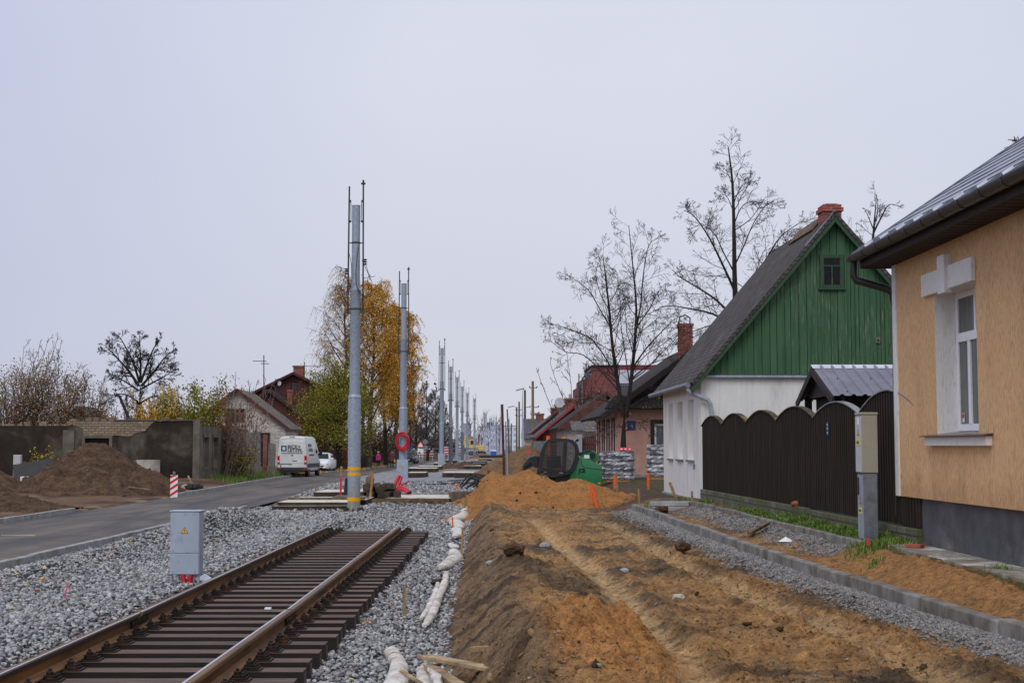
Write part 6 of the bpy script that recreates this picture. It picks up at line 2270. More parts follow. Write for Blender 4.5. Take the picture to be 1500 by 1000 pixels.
mb.box(fxa + .012, fxa + .0155, wb - .22, wb - .15, zt0 + .11, zt0 + .22)
st_ = mb.build('window_sticker', m['white_paint'], wdw)
mb = MB()
mb.box(fxa + .010, fxa + .0118, wb - .215, wb - .155, zt0 + .16, zt0 + .215)
mb.build('window_sticker', m['red_paint'], wdw)
# eaves, gutter, roof
mb = MB()
mb.box(-.36, .02, -11.2, .22, HZ, HZ + .02)
for k in range(40):
 yy_ = -.0 - k * .2
 mb.box(-.35, .0, yy_ - .005, yy_ + .005, HZ - .004, HZ - .0)
mb.box(-.39, -.36, -11.2, .24, HZ - .01, HZ + .15)
mb.box(-.39, 7, .22, .25, HZ - .01, HZ + .10)
mb.box(.02, 7, 0.02, .22, HZ, HZ + .02)
mb.build('soffit', m['soffit'], PH)
PIT = math.tan(R(34))
mb = MB()
mb.prism([(-.39, HZ + .15), (4.2, HZ + .15 + 4.4 * PIT - .12), (8.6, HZ + .15)], 'y', .0, .22)
mb.build('gable', m['soffit'], PH)
mb = MB()
mb.prism([(.0, HZ), (4.2, HZ + .15 + 4.4 * PIT - .2), (8.4, HZ)], 'y', -11, -10.8)
mb.build('gable', m['peach'], PH)
# metal tile roof: courses parallel to the eaves
mb = MB()
run = .30
n = 19
for k in range(n):
 x0_, x1_ = -.47 + k * run, -.47 + (k + 1) * run
 zA = HZ + .19 + (x0_ + .47) * PIT
 zB = HZ + .19 + (x1_ + .47) * PIT
 for q in range(9):
  ya_ = .34 - q * 1.3 + (k % 3) * .35 if q else .34
  yb_ = max(.34 - (q + 1) * 1.3 + (k % 3) * .35, -11.3)
  d_ = .004 * (q % 2)
  mb.slab([(x0_, yb_ + .004, zA + .016 + d_), (x0_, ya_, zA + .016 + d_), (x1_, ya_, zB + d_), (x1_, yb_ + .004, zB + d_)], .03)
rf = mb.build('roof', m['metal_tile'], PH)
mb = MB()
mb.prism([(-.47, HZ + .225), (-.47, HZ + .13), (5.2, HZ + .13 + 5.67 * PIT), (5.2, HZ + .225 + 5.67 * PIT)], 'y', .345, .36)
mb.build('verge_trim', m['zinc'], rf)
mb = MB()
for k in range(16):
 yy_ = .28 - k * .72
 mb.slab([(-.51, yy_ - .71, HZ + .225), (-.51, yy_, HZ + .185), (-.40, yy_, HZ + .20 + .07 * PIT), (-.40, yy_ - .71, HZ + .245 + .07 * PIT)], .03)
mb.build_each('eaves_sheet', m['metal_edge'], rf)
mb = MB()
prof = []
for k in range(9):
 an = PI + PI * k / 8
 prof.append((-.475 + .085 * math.cos(an), HZ + .155 + .085 * math.sin(an)))
prof += [(-.475 + .078 * math.cos(2 * PI - PI * k / 8), HZ + .155 + .078 * math.sin(2 * PI - PI * k / 8)) for k in range(9)]
mb.prism(prof, 'y', -11.2, .36)
gt_ = mb.build('gutter', m['gutter'], rf, smooth=40)
mb = MB()
for k in range(18):
 yy_ = .2 - k * .64
 pr = [(-.475 + .092 * math.cos(PI + PI * q / 8), HZ + .155 + .092 * math.sin(PI + PI * q / 8)) for q in range(9)] + [(-.475 + .085 * math.cos(2 * PI - PI * q / 8), HZ + .155 + .085 * math.sin(2 * PI - PI * q / 8)) for q in range(9)]
 mb.prism(pr, 'y', yy_ - .015, yy_ + .015)
mb.build_each('gutter_bracket', m['gutter'], gt_)
mb = MB()
mb.tube([(-.475, .26, HZ + .10), (-.475, .26, HZ - .10), (-.44, .25, HZ - .17), (-.05, .13, HZ - .30), (.02, .11, HZ - .36), (.05, .10, HZ - .6), (.05, .10, .3)], .055, 12)
mb.build('downpipe', m['gutter'], PH, smooth=50)
# blind area slab
mb = MB()
mb.box(-.44, .05, -11, -.25, -.16, .0)
o = mb.build('paving_slab', m['conc_d'], None, bevel=.01)
o.location = (5.18, 19.2, .86)
o.rotation_euler = (0, 0, .0197)
tag(o, 'weathered concrete slab along the foot of the peach house', 'paving slab')
t = NT('weathered slab')
f1 = t.noise(t.pos(), 2.2, 8, .7)
t.color(t.ramp(f1, [(.4, srgb(104, 98, 82, K)), (.52, srgb(130, 126, 114, K)), (.6, srgb(176, 174, 168, K))]))
t.bump(t.noise(t.pos(), 40, 5), .4, .01)
o.data.materials[0] = t.p(.9)
mb = MB()
mb.box(-.06, .06, -.10, .10, 0, .045)
o = mb.build('brick_fragment', m['red_clay'], None, bevel=.008, loc=(4.98, 17.7, .862))
o.rotation_euler = (0, 0, .8)
tag(o, 'piece of red brick lying on the slab by the peach house', 'brick')
mb = MB()
mb.box(-.03, .03, -.2, .2, -.4, .08)
for (x_, y_, r_) in ((4.50, 17.0, .03), (4.42, 16.6, .025)):
 pass
st((1273, 797), (1271.5, 788), .03, ['mark_red'], 'short red marker peg at the corner of the slab', Y=18.2)
# meter post
mp_ = T('meter_post', 'tall narrow electric meter post, beige above and galvanised below, beside the fence', 'meter post', (4.83, 19.25, .72), .02)
zs_, zt_ = 1.75 - .72, 2.53 - .72
mb = MB()
mb.box(-.095, .095, 0, .30, 0, zs_ - .012)
b_ = mb.build('lower_post', m['zinc'], mp_, bevel=.006)
mb = MB()
mb.box(-.110, .105, -.012, .312, zs_, zt_)
u_ = mb.build('upper_box', m['beige_box'], mp_, bevel=.008)
mb = MB()
mb.box(-.12, .115, -.022, .322, zt_ + .001, zt_ + .035)
mb.build('cap', m['beige_box'], mp_, bevel=.012)
mb = MB()
mb.box(-.100, .100, .0, .30, zs_ - .011, zs_ - .001)
mb.build('seam', m['iron'], mp_)
mb = MB()
mb.box(-.117, -.1105, .0, .298, zs_ + .01, zt_ - .02)
dr = mb.build('door', m['beige_front'], mp_, bevel=.003)
mb = MB()
mb.box(-.101, -.0955, .012, .288, .05, zs_ - .03)
dl = mb.build('lower_door', m['zinc_light'], mp_, bevel=.003)
mb = MB()
mb.box(-.112, -.1015, .20, .24, zs_ - .30, zs_ - .06)
mb.build('handle', m['board_black'], dl)
for zz, par, xx in ((zt_ - .28, dr, -.1185), (zs_ - .42, dl, -.1025)):
 mb = MB()
 mb.add([(xx, .20, zz), (xx, .10, zz), (xx, .15, zz + .10)], [(0, 1, 2)], 0)
 mb.add([(xx - .001, .185, zz + .01), (xx - .001, .115, zz + .01), (xx - .001, .15, zz + .08)], [(0, 1, 2)], 1)
 mb.add([(xx - .002, .158, zz + .05), (xx - .002, .140, zz + .03), (xx - .002, .152, zz + .015)], [(0, 1, 2)], 0)
 mb.build('warning_triangle', [m['ink'], m['yellow']], par, fix=False)
 mb = MB()
 mb.box(xx - .003, xx, .07, .23, zz - .13, zz - .05)
 lb = mb.build('yellow_label', m['yellow_sign'], par)
 mb = MB()
 for q in range(4):
  mb.box(xx - .0045, xx - .0032, .09 + q * .034, .112 + q * .034, zz - .11, zz - .07)
 mb.build('label_marks', m['ink'], lb)
mb = MB()
mb.box(-.1225, -.1175, .10, .18, zt_ - .13, zt_ - .04)
mb.build('white_label', m['white_paint'], dr)
# ================================================================== salmon house behind
SH = T('salmon_house', 'salmon rendered corner house with dark tarred gable, number plate and brick chimney', 'house', (4.3, 58.5, .66), .03)
WH2 = 2.95
mb = MB()
op = [(1.55, 2.75, .95, 2.35)]
mb.walls('y', 0, .2, .0, 7.1, .28, WH2, op)
mb.build('wall', m['pink_wall'], SH)
mb = MB()
op2 = [(.9 + k * 2.2, 1.75 + k * 2.2, .75, 2.45) for k in range(4)]
mb.walls('x', 0, .2, .2, 9.5, .28, WH2, op2)
mb.box(.2, 7.1, 9.3, 9.5, .28, WH2)
mb.box(6.9, 7.1, .2, 9.3, .28, WH2)
mb.build('street_wall', m['pink_front'], SH)
mb = MB()
mb.box(-.03, 7.1, -.04, 9.5, -.4, .28)
mb.build('plinth', m['grey_plinth'], SH)
for (a, b, c, d) in op:
 mb = MB()
 for bx in ((a - .16, a, c - .14, d + .16), (b, b + .16, c - .14, d + .16), (a, b, c - .14, c), (a, b, d, d + .16)):
  mb.box(bx[0], bx[1], -.035, .0, bx[2], bx[3])
 wf = mb.build('window', m['board_black'], SH)
 mb = MB()
 mb.box(a, b, .10, .16, c, c + .09)
 mb.box(a, b, .10, .16, d - .08, d)
 mb.box(a, a + .09, .10, .16, c + .09, d - .08)
 mb.box(b - .09, b, .10, .16, c + .09, d - .08)
 mb.box((a + b) / 2 - .05, (a + b) / 2 + .05, .095, .16, c + .09, d - .08)
 mb.build('frame', m['pvc'], wf)
 mb = MB()
 mb.box(a + .08, b - .08, .13, .135, c + .08, d - .07)
 mb.build('pane', m['curtain'], wf)
 mb = MB()
 mb.box(a - .05, b + .05, -.10, .09, c - .03, c + .0)
 mb.build('sill', m['pvc'], wf)
for (a, b, c, d) in op2:
 mb = MB()
 for bx in ((a - .15, a, c - .14, d + .14), (b, b + .15, c - .14, d + .14), (a, b, c - .14, c), (a, b, d, d + .14)):
  mb.box(-.04, .0, bx[0], bx[1], bx[2], bx[3])
 wf = mb.build('window', m['board_black'], SH)
 mb = MB()
 mb.box(.04, .07, a, b, c, d)
 mb.build('pane', m['pvc'], wf)
mb = MB()
mb.box(.44, .78, -.03, .0, 2.08, 2.46)
ns = mb.build('number_plate', m['blue_sign'], SH, bevel=.01)
text_mb('4', .26, 'plate_number', m['white_paint'], ns, (.54, -.034, 2.18), (PI / 2, 0, 0))
HW2, OV2 = 3.55, .75
SL2 = .72
mb = MB()
RZ2 = 5.75
for s in (-1, 1):
 ex = HW2 + s * (HW2 + OV2)
 ez = RZ2 - SL2 * (HW2 + OV2)
 mb.slab([(HW2, -.7, RZ2), (ex, -.7, ez), (ex, 9.9, ez), (HW2, 9.9, RZ2)], .12)
rf = mb.build('roof', m['dark_roof'], SH)
mb = MB()
mb.prism([(-.15, WH2 + .02), (7.25, WH2 + .02), (HW2, RZ2 - .22)], 'y', -.1, .1)
mb.build('gable', m['dark_roof'], SH)
mb = MB()
mb.slab([(-.55, -.75, WH2 + .02), (7.3, -.75, WH2 + .02), (7.3, -.1, WH2 + .55), (-.1, -.1, WH2 + .55)], .07)
mb.build('skirt_roof', m['dark_roof'], SH)
mb = MB()
for s in (-1, 1):
 ex = HW2 + s * (HW2 + OV2)
 ez = RZ2 - SL2 * (HW2 + OV2)
 mb.beam((ex, -.72, ez - .12), (HW2, -.72, RZ2 - .12), .05, .22)
mb.build('rake_board', m['dark_wood'], rf)
mb = MB()
cx_, cz_ = 3.05, 5.1
mb.box(cx_ - .28, cx_ + .28, 1.0, 1.56, cz_, cz_ + 1.35)
mb.box(cx_ - .32, cx_ + .32, .96, 1.60, cz_ + 1.35, cz_ + 1.47)
chm = mb.build('chimney', m['brick_red'], rf)
mb = MB()
for k in range(9):
 pass
mb.tube([(cx_ - .28, 1.28, cz_ + 1.47), (cx_ - .22, 1.28, cz_ + 1.75), (cx_, 1.28, cz_ + 1.86), (cx_ + .22, 1.28, cz_ + 1.72), (cx_ + .1, 1.28, cz_ + 1.8)], .03, 5)
mb.tube([(cx_ + .2, 1.28, cz_ + 1.47), (cx_ + .22, 1.28, cz_ + 1.72)], .03, 5)
mb.build('chimney_hood', m['iron'], chm)
# ================================================================== pallets of pavers
def pallet(loc, rz, label, seed, nlay=5):
 rs_ = random.Random(seed)
 t_ = T('paver_pallet', label, 'paver pallet', loc, rz)
 mb = MB()
 for q in (-.42, 0, .42):
  mb.box(-.6, .6, q - .05, q + .05, .0, .10)
 for q in range(6):
  mb.box(-.6 + q * .21, -.6 + q * .21 + .14, -.5, .5, .10, .125)
 mb.build('pallet', m['stake'], t_)
 mb = MB()
 for l_ in range(nlay):
  z_ = .13 + l_ * .165
  sx, sy = rs_.uniform(-.05, .05), rs_.uniform(-.04, .04)
  for a in range(4):
   for b in range(3):
    mb.box(-.56 + a * .28 + sx, -.56 + a * .28 + .27 + sx, -.45 + b * .3 + sy, -.45 + b * .3 + .29 + sy, z_, z_ + .155)
 mb.build('paver_stack', m['paver_dk'], t_, bevel=.012)
 # film: a crumpled sleeve of layered bulges
 N, Ms = 44, 22
 mb = MB()
 for j in range(Ms + 1):
  z_ = .11 + (nlay * .165 + .05) * j / Ms
  for i in range(N):
   a = 2 * PI * i / N
   c_, s_ = math.cos(a), math.sin(a)
   k = (abs(c_) ** 6 + abs(s_ * 1.25) ** 6) ** (-1 / 6)
   bul = 1 + .05 * math.sin(j * 2 * PI / Ms * nlay) + .05 * rs_.uniform(-1, 1) + .05 * math.sin(3 * a + j * .8 + seed)
   mb.v.append((.61 * k * c_ * bul, .60 * k * s_ * bul, z_ + .02 * rs_.uniform(-1, 1)))
 for j in range(Ms):
  for i in range(N):
   i2 = (i + 1) % N
   mb.f.append((j * N + i, j * N + i2, (j + 1) * N + i2, (j + 1) * N + i))
   mb.m.append(0)
 mb.f.append(tuple(Ms * N + i for i in range(N)))
 mb.m.append(0)
 mb.build('plastic_film', m['wrap_film'], t_)
 return t_
t = NT('crumpled clear film')
f = t.noise(t.pos((1.0, 1.0, 3.4)), 3.2, 5, .6, .6)
t.color(t.ramp(f, [(.35, srgb(128, 128, 134, 1.1)), (.5, srgb(152, 152, 158, 1.1)), (.68, srgb(206, 206, 212, 1.1))]))
al = t.ramp(f, [(.36, (.6, .6, .6, 1)), (.58, (.95, .95, .95, 1))])
t.link(al, t.bsdf.inputs['Alpha'])
t.bump(t.noise(t.pos((1, 1, 2)), 9, 4, .6, .5), .35, .04)
m['wrap_film'] = t.p(.18, 0, .8)
p = W(906, 700, 54)
pallet((p.x, 54.6, g(p.x, 54.6) + .0), .06, 'wrapped pallet of grey pavers in front of the tree and the salmon wall', 3, 6)
p = W(973, 700, 54)
pallet((p.x + .05, 54.8, g(p.x, 54.8)), -.08, 'wrapped pallet of grey pavers half hidden by the white house', 5, 7)
mb = MB()
mb.box(-.24, .24, -.12, .12, 0, .12)
for q in range(3):
 mb.box(-.2 + q * .16, -.1 + q * .16, -.125, .125, .03, .09, 1)
p = W(916, 674, 54.4)
o = mb.build('red_bag', [m['mark_red'], m['white_paint']], None, bevel=.01, loc=(p.x, 54.5, g(p.x, 54.6) + .13 + 6 * .165 + .06))
tag(o, 'small red and white bag lying on the left pallet of pavers', 'bag')
# ================================================================== green skid steer loader
LY = 52.0
ls = LY / F
LX = (836 - 750) * ls
LZ = g(LX, LY)
loader = T('skid_steer_loader', 'green skid steer loader with black meshed cab behind the sand heap', 'loader', (LX, LY, LZ))
def LP(zx, zy):
 """outline traced on the enlarged photograph (10.714 x, origin 755,630) -> local x,z"""
 px, py = 755 + zx / 10.714, 630 + zy / 10.714
 q = W(px, py, LY)
 return (q.x - LX, q.z - LZ)
def lpoly(pts):
 return [LP(*p_) for p_ in pts]
DY = 1.6
# engine housing
mb = MB()
body = lpoly([(985, 405), (1060, 425), (1180, 470), (1300, 530), (1345, 555), (1368, 590), (1370, 880), (1180, 885), (860, 800), (850, 690), (900, 640)])
mb.prism(body, 'y', 0.12, DY)
bd = mb.build('engine_housing', m['green_machine'], loader, bevel=.05, smooth=30)
mb = MB()
mb.prism(lpoly([(1030, 435), (1042, 438), (1042, 520), (1075, 575), (1365, 618), (1365, 626), (1070, 584), (1030, 525)]), 'y', .112, .119)
mb.build('hood_seam', m['machine_black'], bd)
p_ = LP(980, 670)
text_mb('JCB', .20, 'maker_lettering', m['ink'], bd, (p_[0] + .02, .112, p_[1] + .02), (PI / 2, 0, 0), depth=.003, width=.26, bold=.012)
mb = MB()
a, b = LP(1296, 842), LP(1340, 822)
mb.box(a[0], b[0], .10, .119, a[1], b[1])
mb.build('marker_lamp', m['amber'], bd)
mb = MB()
mb.prism(lpoly([(1180, 886), (1368, 881), (1368, 905), (1180, 905)]), 'y', .2, DY - .1)
mb.build('rear_bumper', m['machine_black'], loader)
# lift arm tower (single arm on the far side)
mb = MB()
mb.prism(lpoly([(1000, 385), (1120, 330), (1200, 310), (1270, 325), (1310, 360), (1355, 405), (1350, 440), (1290, 500), (1180, 470), (1060, 425)]), 'y', DY - .45, DY - .15)
at_ = mb.build('lift_arm', m['green_machine'], loader, bevel=.02)
mb = MB()
mb.prism(lpoly([(1000, 360), (1120, 325), (1215, 305), (1215, 318), (1120, 345), (1010, 385)]), 'y', DY - .5, DY - .1)
mb.build('arm_cover', m['machine_black'], at_)
c0 = LP(1235, 395)
mb = MB()
mb.v = []
n = 18
pts0 = [(c0[0] + .11 * math.cos(2 * PI * k / n), c0[1] + .11 * math.sin(2 * PI * k / n)) for k in range(n)]
mb.prism(pts0, 'y', DY - .52, DY - .451)
mb.build('pivot', m['machine_black'], at_)
mb = MB()
a, b = LP(1100, 445), LP(1190, 390)
mb.box(a[0], b[0], DY - .47, DY - .453, a[1], b[1])
mb.build('decal', m['white_paint'], at_)
# cab
outer = [(345, 650), (362, 520), (378, 420), (440, 250), (470, 190), (510, 145), (560, 128), (680, 124), (800, 130), (890, 145), (945, 180), (985, 240), (1002, 330), (992, 430), (950, 540), (905, 640), (870, 650)]
inner = [(410, 600), (420, 540), (440, 430), (480, 270), (510, 210), (560, 180), (680, 172), (800, 176), (880, 190), (920, 220), (950, 270), (960, 340), (950, 430), (915, 540), (880, 615), (790, 640), (640, 625), (560, 600), (480, 590)]
A, B_ = lpoly(outer), lpoly(inner)
def ring(mbx, Ao, Bo, y0, y1):
 """frame between two closed outlines, matched by angle"""
 n = 60
 cx_ = sum(p[0] for p in Bo) / len(Bo)
 cz_ = sum(p[1] for p in Bo) / len(Bo)
 def ray(poly, an):
  d = (math.cos(an), math.sin(an))
  best = None
  for i in range(len(poly)):
   p, q = poly[i], poly[(i + 1) % len(poly)]
   ex, ez = q[0] - p[0], q[1] - p[1]
   den = d[0] * ez - d[1] * ex
   if abs(den) < 1e-9:
    continue
   t_ = ((p[0] - cx_) * ez - (p[1] - cz_) * ex) / den
   u_ = ((p[0] - cx_) * d[1] - (p[1] - cz_) * d[0]) / den
   if t_ > 0 and -1e-6 <= u_ <= 1 + 1e-6 and (best is None or t_ > best):
    best = t_
  return (cx_ + d[0] * best, cz_ + d[1] * best)
 o = len(mbx.v)
 for k in range(n):
  an = 2 * PI * k / n
  a, b = ray(Ao, an), ray(Bo, an)
  mbx.v += [(a[0], y0, a[1]), (b[0], y0, b[1]), (b[0], y1, b[1]), (a[0], y1, a[1])]
 for k in range(n):
  k2 = (k + 1) % n
  for q in range(4):
   q2 = (q + 1) % 4
   mbx.f.append((o + 4 * k + q, o + 4 * k + q2, o + 4 * k2 + q2, o + 4 * k2 + q))
   mbx.m.append(0)
lower = lpoly([(345, 650), (350, 600), (420, 570), (520, 580), (560, 610), (640, 630), (740, 640), (880, 630), (870, 690), (600, 745), (520, 735), (430, 690), (350, 680)])
mb = MB()
ring(mb, A, B_, 0.0, .10)
cb = mb.build('cab_frame', m['machine_black'], loader, smooth=50)
mb = MB()
ring(mb, A, B_, DY - .55, DY - .47)
mb.build('far_cab_frame', m['machine_black'], cb, smooth=50)
mb = MB()
mb.prism(lower, 'y', .02, DY - .4)
mb.build('cab_base', m['machine_black'], loader, bevel=.02)
# roof skin between the two frames
mb = MB()
top_ = lpoly([(470, 190), (510, 145), (560, 128), (680, 124), (800, 130), (890, 145), (945, 180), (985, 240)])
top_i = [(x, z - .05) for x, z in top_]
mb.prism(top_ + top_i[::-1], 'y', .1, DY - .55)
mb.build('cab_roof', m['machine_black'], cb)
mb = MB()
mb.prism(lpoly([(755, 175), (815, 175), (790, 640), (735, 640)]), 'y', -.012, .06)
mb.build('door_pillar', m['machine_black'], cb)
mb = MB()
mb.prism(B_, 'y', .05, .056)
gl = mb.build('side_window', m['machine_glass'], cb)
# wire mesh guard
mb = MB()
xs_ = [p[0] for p in B_]
zs2 = [p[1] for p in B_]
def inside(x, z, poly):
 c = False
 for i in range(len(poly)):
  x1, z1 = poly[i]
  x2, z2 = poly[i - 1]
  if (z1 > z) != (z2 > z) and x < (x2 - x1) * (z - z1) / (z2 - z1) + x1:
   c = not c
 return c
step = .055
k = min(xs_)
while k < max(xs_):
 zz = [z for z in np.arange(min(zs2), max(zs2), .02) if inside(k, z, B_)]
 if len(zz) > 2:
  mb.box(k - .004, k + .004, .028, .034, zz[0], zz[-1])
 k += step
k = min(zs2)
while k < max(zs2):
 xx = [x for x in np.arange(min(xs_), max(xs_), .02) if inside(x, k, B_)]
 if len(xx) > 2:
  mb.box(xx[0], xx[-1], .036, .042, k - .004, k + .004)
 k += step
mb.build('window_mesh', m['iron'], cb)
mb = MB()
mb.prism(lpoly([(620, 270), (640, 270), (645, 400), (615, 400)]), 'y', .5, .6)
mb.prism(lpoly([(500, 400), (720, 400), (720, 600), (500, 590)]), 'y', .7, .9)
mb.build('seat', m['machine_black'], loader)
mb = MB()
a, b = LP(740, 118), LP(795, 100)
mb.box(a[0], b[0], .4, .6, a[1] - .02, b[1])
mb.build('beacon', m['amber'], cb)
mb = MB()
mb.prism(lpoly([(940, 160), (975, 130), (1005, 150), (985, 180), (950, 185)]), 'y', .1, .25)
mb.build('work_lamp', m['board_black'], cb)
mb = MB()
a, b = LP(443, 658), LP(490, 632)
mb.box(a[0], b[0], .004, .019, a[1], b[1])
mb.build('marker_lamp', m['amber'], loader)
mb = MB()
a, b = LP(685, 682), LP(745, 650)
mb.box(a[0], b[0], .008, .019, a[1] + .01, b[1] - .02)
mb.build('badge', m['zinc'], loader)
# front arm, cylinder, quick hitch, bucket
arm = lpoly([(370, 400), (300, 395), (220, 420), (160, 490), (100, 580), (130, 590), (195, 560), (240, 520), (270, 560), (330, 600), (360, 560)])
mb = MB()
mb.prism(arm, 'y', .35, .75)
fa = mb.build('front_arm', m['machine_black'], loader, bevel=.02)
mb = MB()
p0, p1, p2 = LP(300, 500), LP(95, 660), LP(25, 735)
mb.beam((p0[0], .5, p0[1]), (p1[0], .5, p1[1]), .15)
mb.build('cylinder', m['machine_black'], fa)
mb = MB()
mb.beam((p1[0], .5, p1[1]), (p2[0], .5, p2[1]), .07)
mb.build('piston_rod', m['white_paint'], fa)
mb = MB()
bk = [LP(-10, 750), LP(20, 690), LP(-90, 720), LP(-205, 770), LP(-170, 860), LP(-40, 860)]
bkt = lpoly([(-200, 720), (-40, 715), (40, 745), (0, 800), (-60, 850), (-160, 860)])
mb.prism(bkt, 'y', -.1, 1.6)
mb.build('bucket', m['conc_d'], loader, bevel=.02)
mb = MB()
mb.prism(lpoly([(380, 660), (1180, 660), (1180, 900), (380, 900)]), 'y', .28, 1.25)
mb.build('chassis', m['machine_black'], loader)
# wheels
for wx, yy_ in ((470, .0), (1080, .0), (470, 1.35), (1080, 1.35)):
 c0 = LP(wx, 790)
 yy_ = .42 if yy_ == 0 else yy_ - .1
 wt_ = MB()
 n = 26
 prof = [(.22, -.13), (.36, -.15), (.41, -.11), (.41, .11), (.36, .15), (.22, .13)]
 for r_, yv in prof:
  for k in range(n):
   a = 2 * PI * k / n
   wt_.v.append((c0[0] + r_ * math.cos(a), yy_ + .0 + yv, .41 + r_ * math.sin(a)))
 for i in range(len(prof) - 1):
  for k in range(n):
   k2 = (k + 1) % n
   wt_.f.append((i * n + k, i * n + k2, (i + 1) * n + k2, (i + 1) * n + k))
   wt_.m.append(0)
 wo = wt_.build('wheel', m['tyre'], loader, smooth=40)
 wt_ = MB()
 pr = [(c0[0] + .22 * math.cos(2 * PI * k / n), .41 + .22 * math.sin(2 * PI * k / n)) for k in range(n)]
 wt_.prism(pr, 'y', yy_ - .09, yy_ + .09)
 wt_.build('rim', m['green_machine'], wo)
# fender arc over the front wheel
mb = MB()
fo = lpoly([(360, 690), (430, 680), (500, 715), (550, 770), (525, 770), (480, 728), (430, 700), (362, 706)])
mb.prism(fo, 'y', -.02, .3)
mb.build('fender', m['conc_d'], loader)
# ================================================================== vehicles
def wheel(parent, c, r, w_, n=22):
 """wheel with its axle along x"""
 mb = MB()
 prof = [(r * .62, -w_ / 2), (r * .92, -w_ / 2), (r, -w_ * .32), (r, w_ * .32), (r * .92, w_ / 2), (r * .62, w_ / 2)]
 for rr, xv in prof:
  for k in range(n):
   a = 2 * PI * k / n
   mb.v.append((c[0] + xv, c[1] + rr * math.cos(a), c[2] + rr * math.sin(a)))
 for i in range(len(prof) - 1):
  for k in range(n):
   k2 = (k + 1) % n
   mb.f.append((i * n + k, i * n + k2, (i + 1) * n + k2, (i + 1) * n + k))
   mb.m.append(0)
 wo = mb.build('wheel', m['tyre'], parent, smooth=40)
 mb = MB()
 pr = [(c[1] + r * .63 * math.cos(2 * PI * k / n), c[2] + r * .63 * math.sin(2 * PI * k / n)) for k in range(n)]
 mb.prism(pr, 'x', c[0] - w_ * .40, c[0] + w_ * .40)
 mb.prism([(c[1] + r * .2 * math.cos(2 * PI * k / 8), c[2] + r * .2 * math.sin(2 * PI * k / 8)) for k in range(8)], 'x', c[0] - w_ * .46, c[0] + w_ * .46)
 mb.build('rim', m['rim'], wo)
 return wo
def sect(y, hw, z0, z1, tw, rnd_=.12, mid=None):
 """closed cross-section at y: half width hw at belt, tw at roof; returns points (x,y,z)"""
 zm = mid if mid is not None else (z0 + z1) / 2
 r = [(hw * .94, z0), (hw, z0 + .12), (hw, zm), (tw + (hw - tw) * .35, z1 - (z1 - zm) * .25), (tw, z1 - .07), (tw - .12, z1 - .005), (tw * .5, z1 + .02)]
 right = [(x, y, z) for x, z in r]
 left = [(-x, y, z) for x, z in reversed(r)]
 return right + left
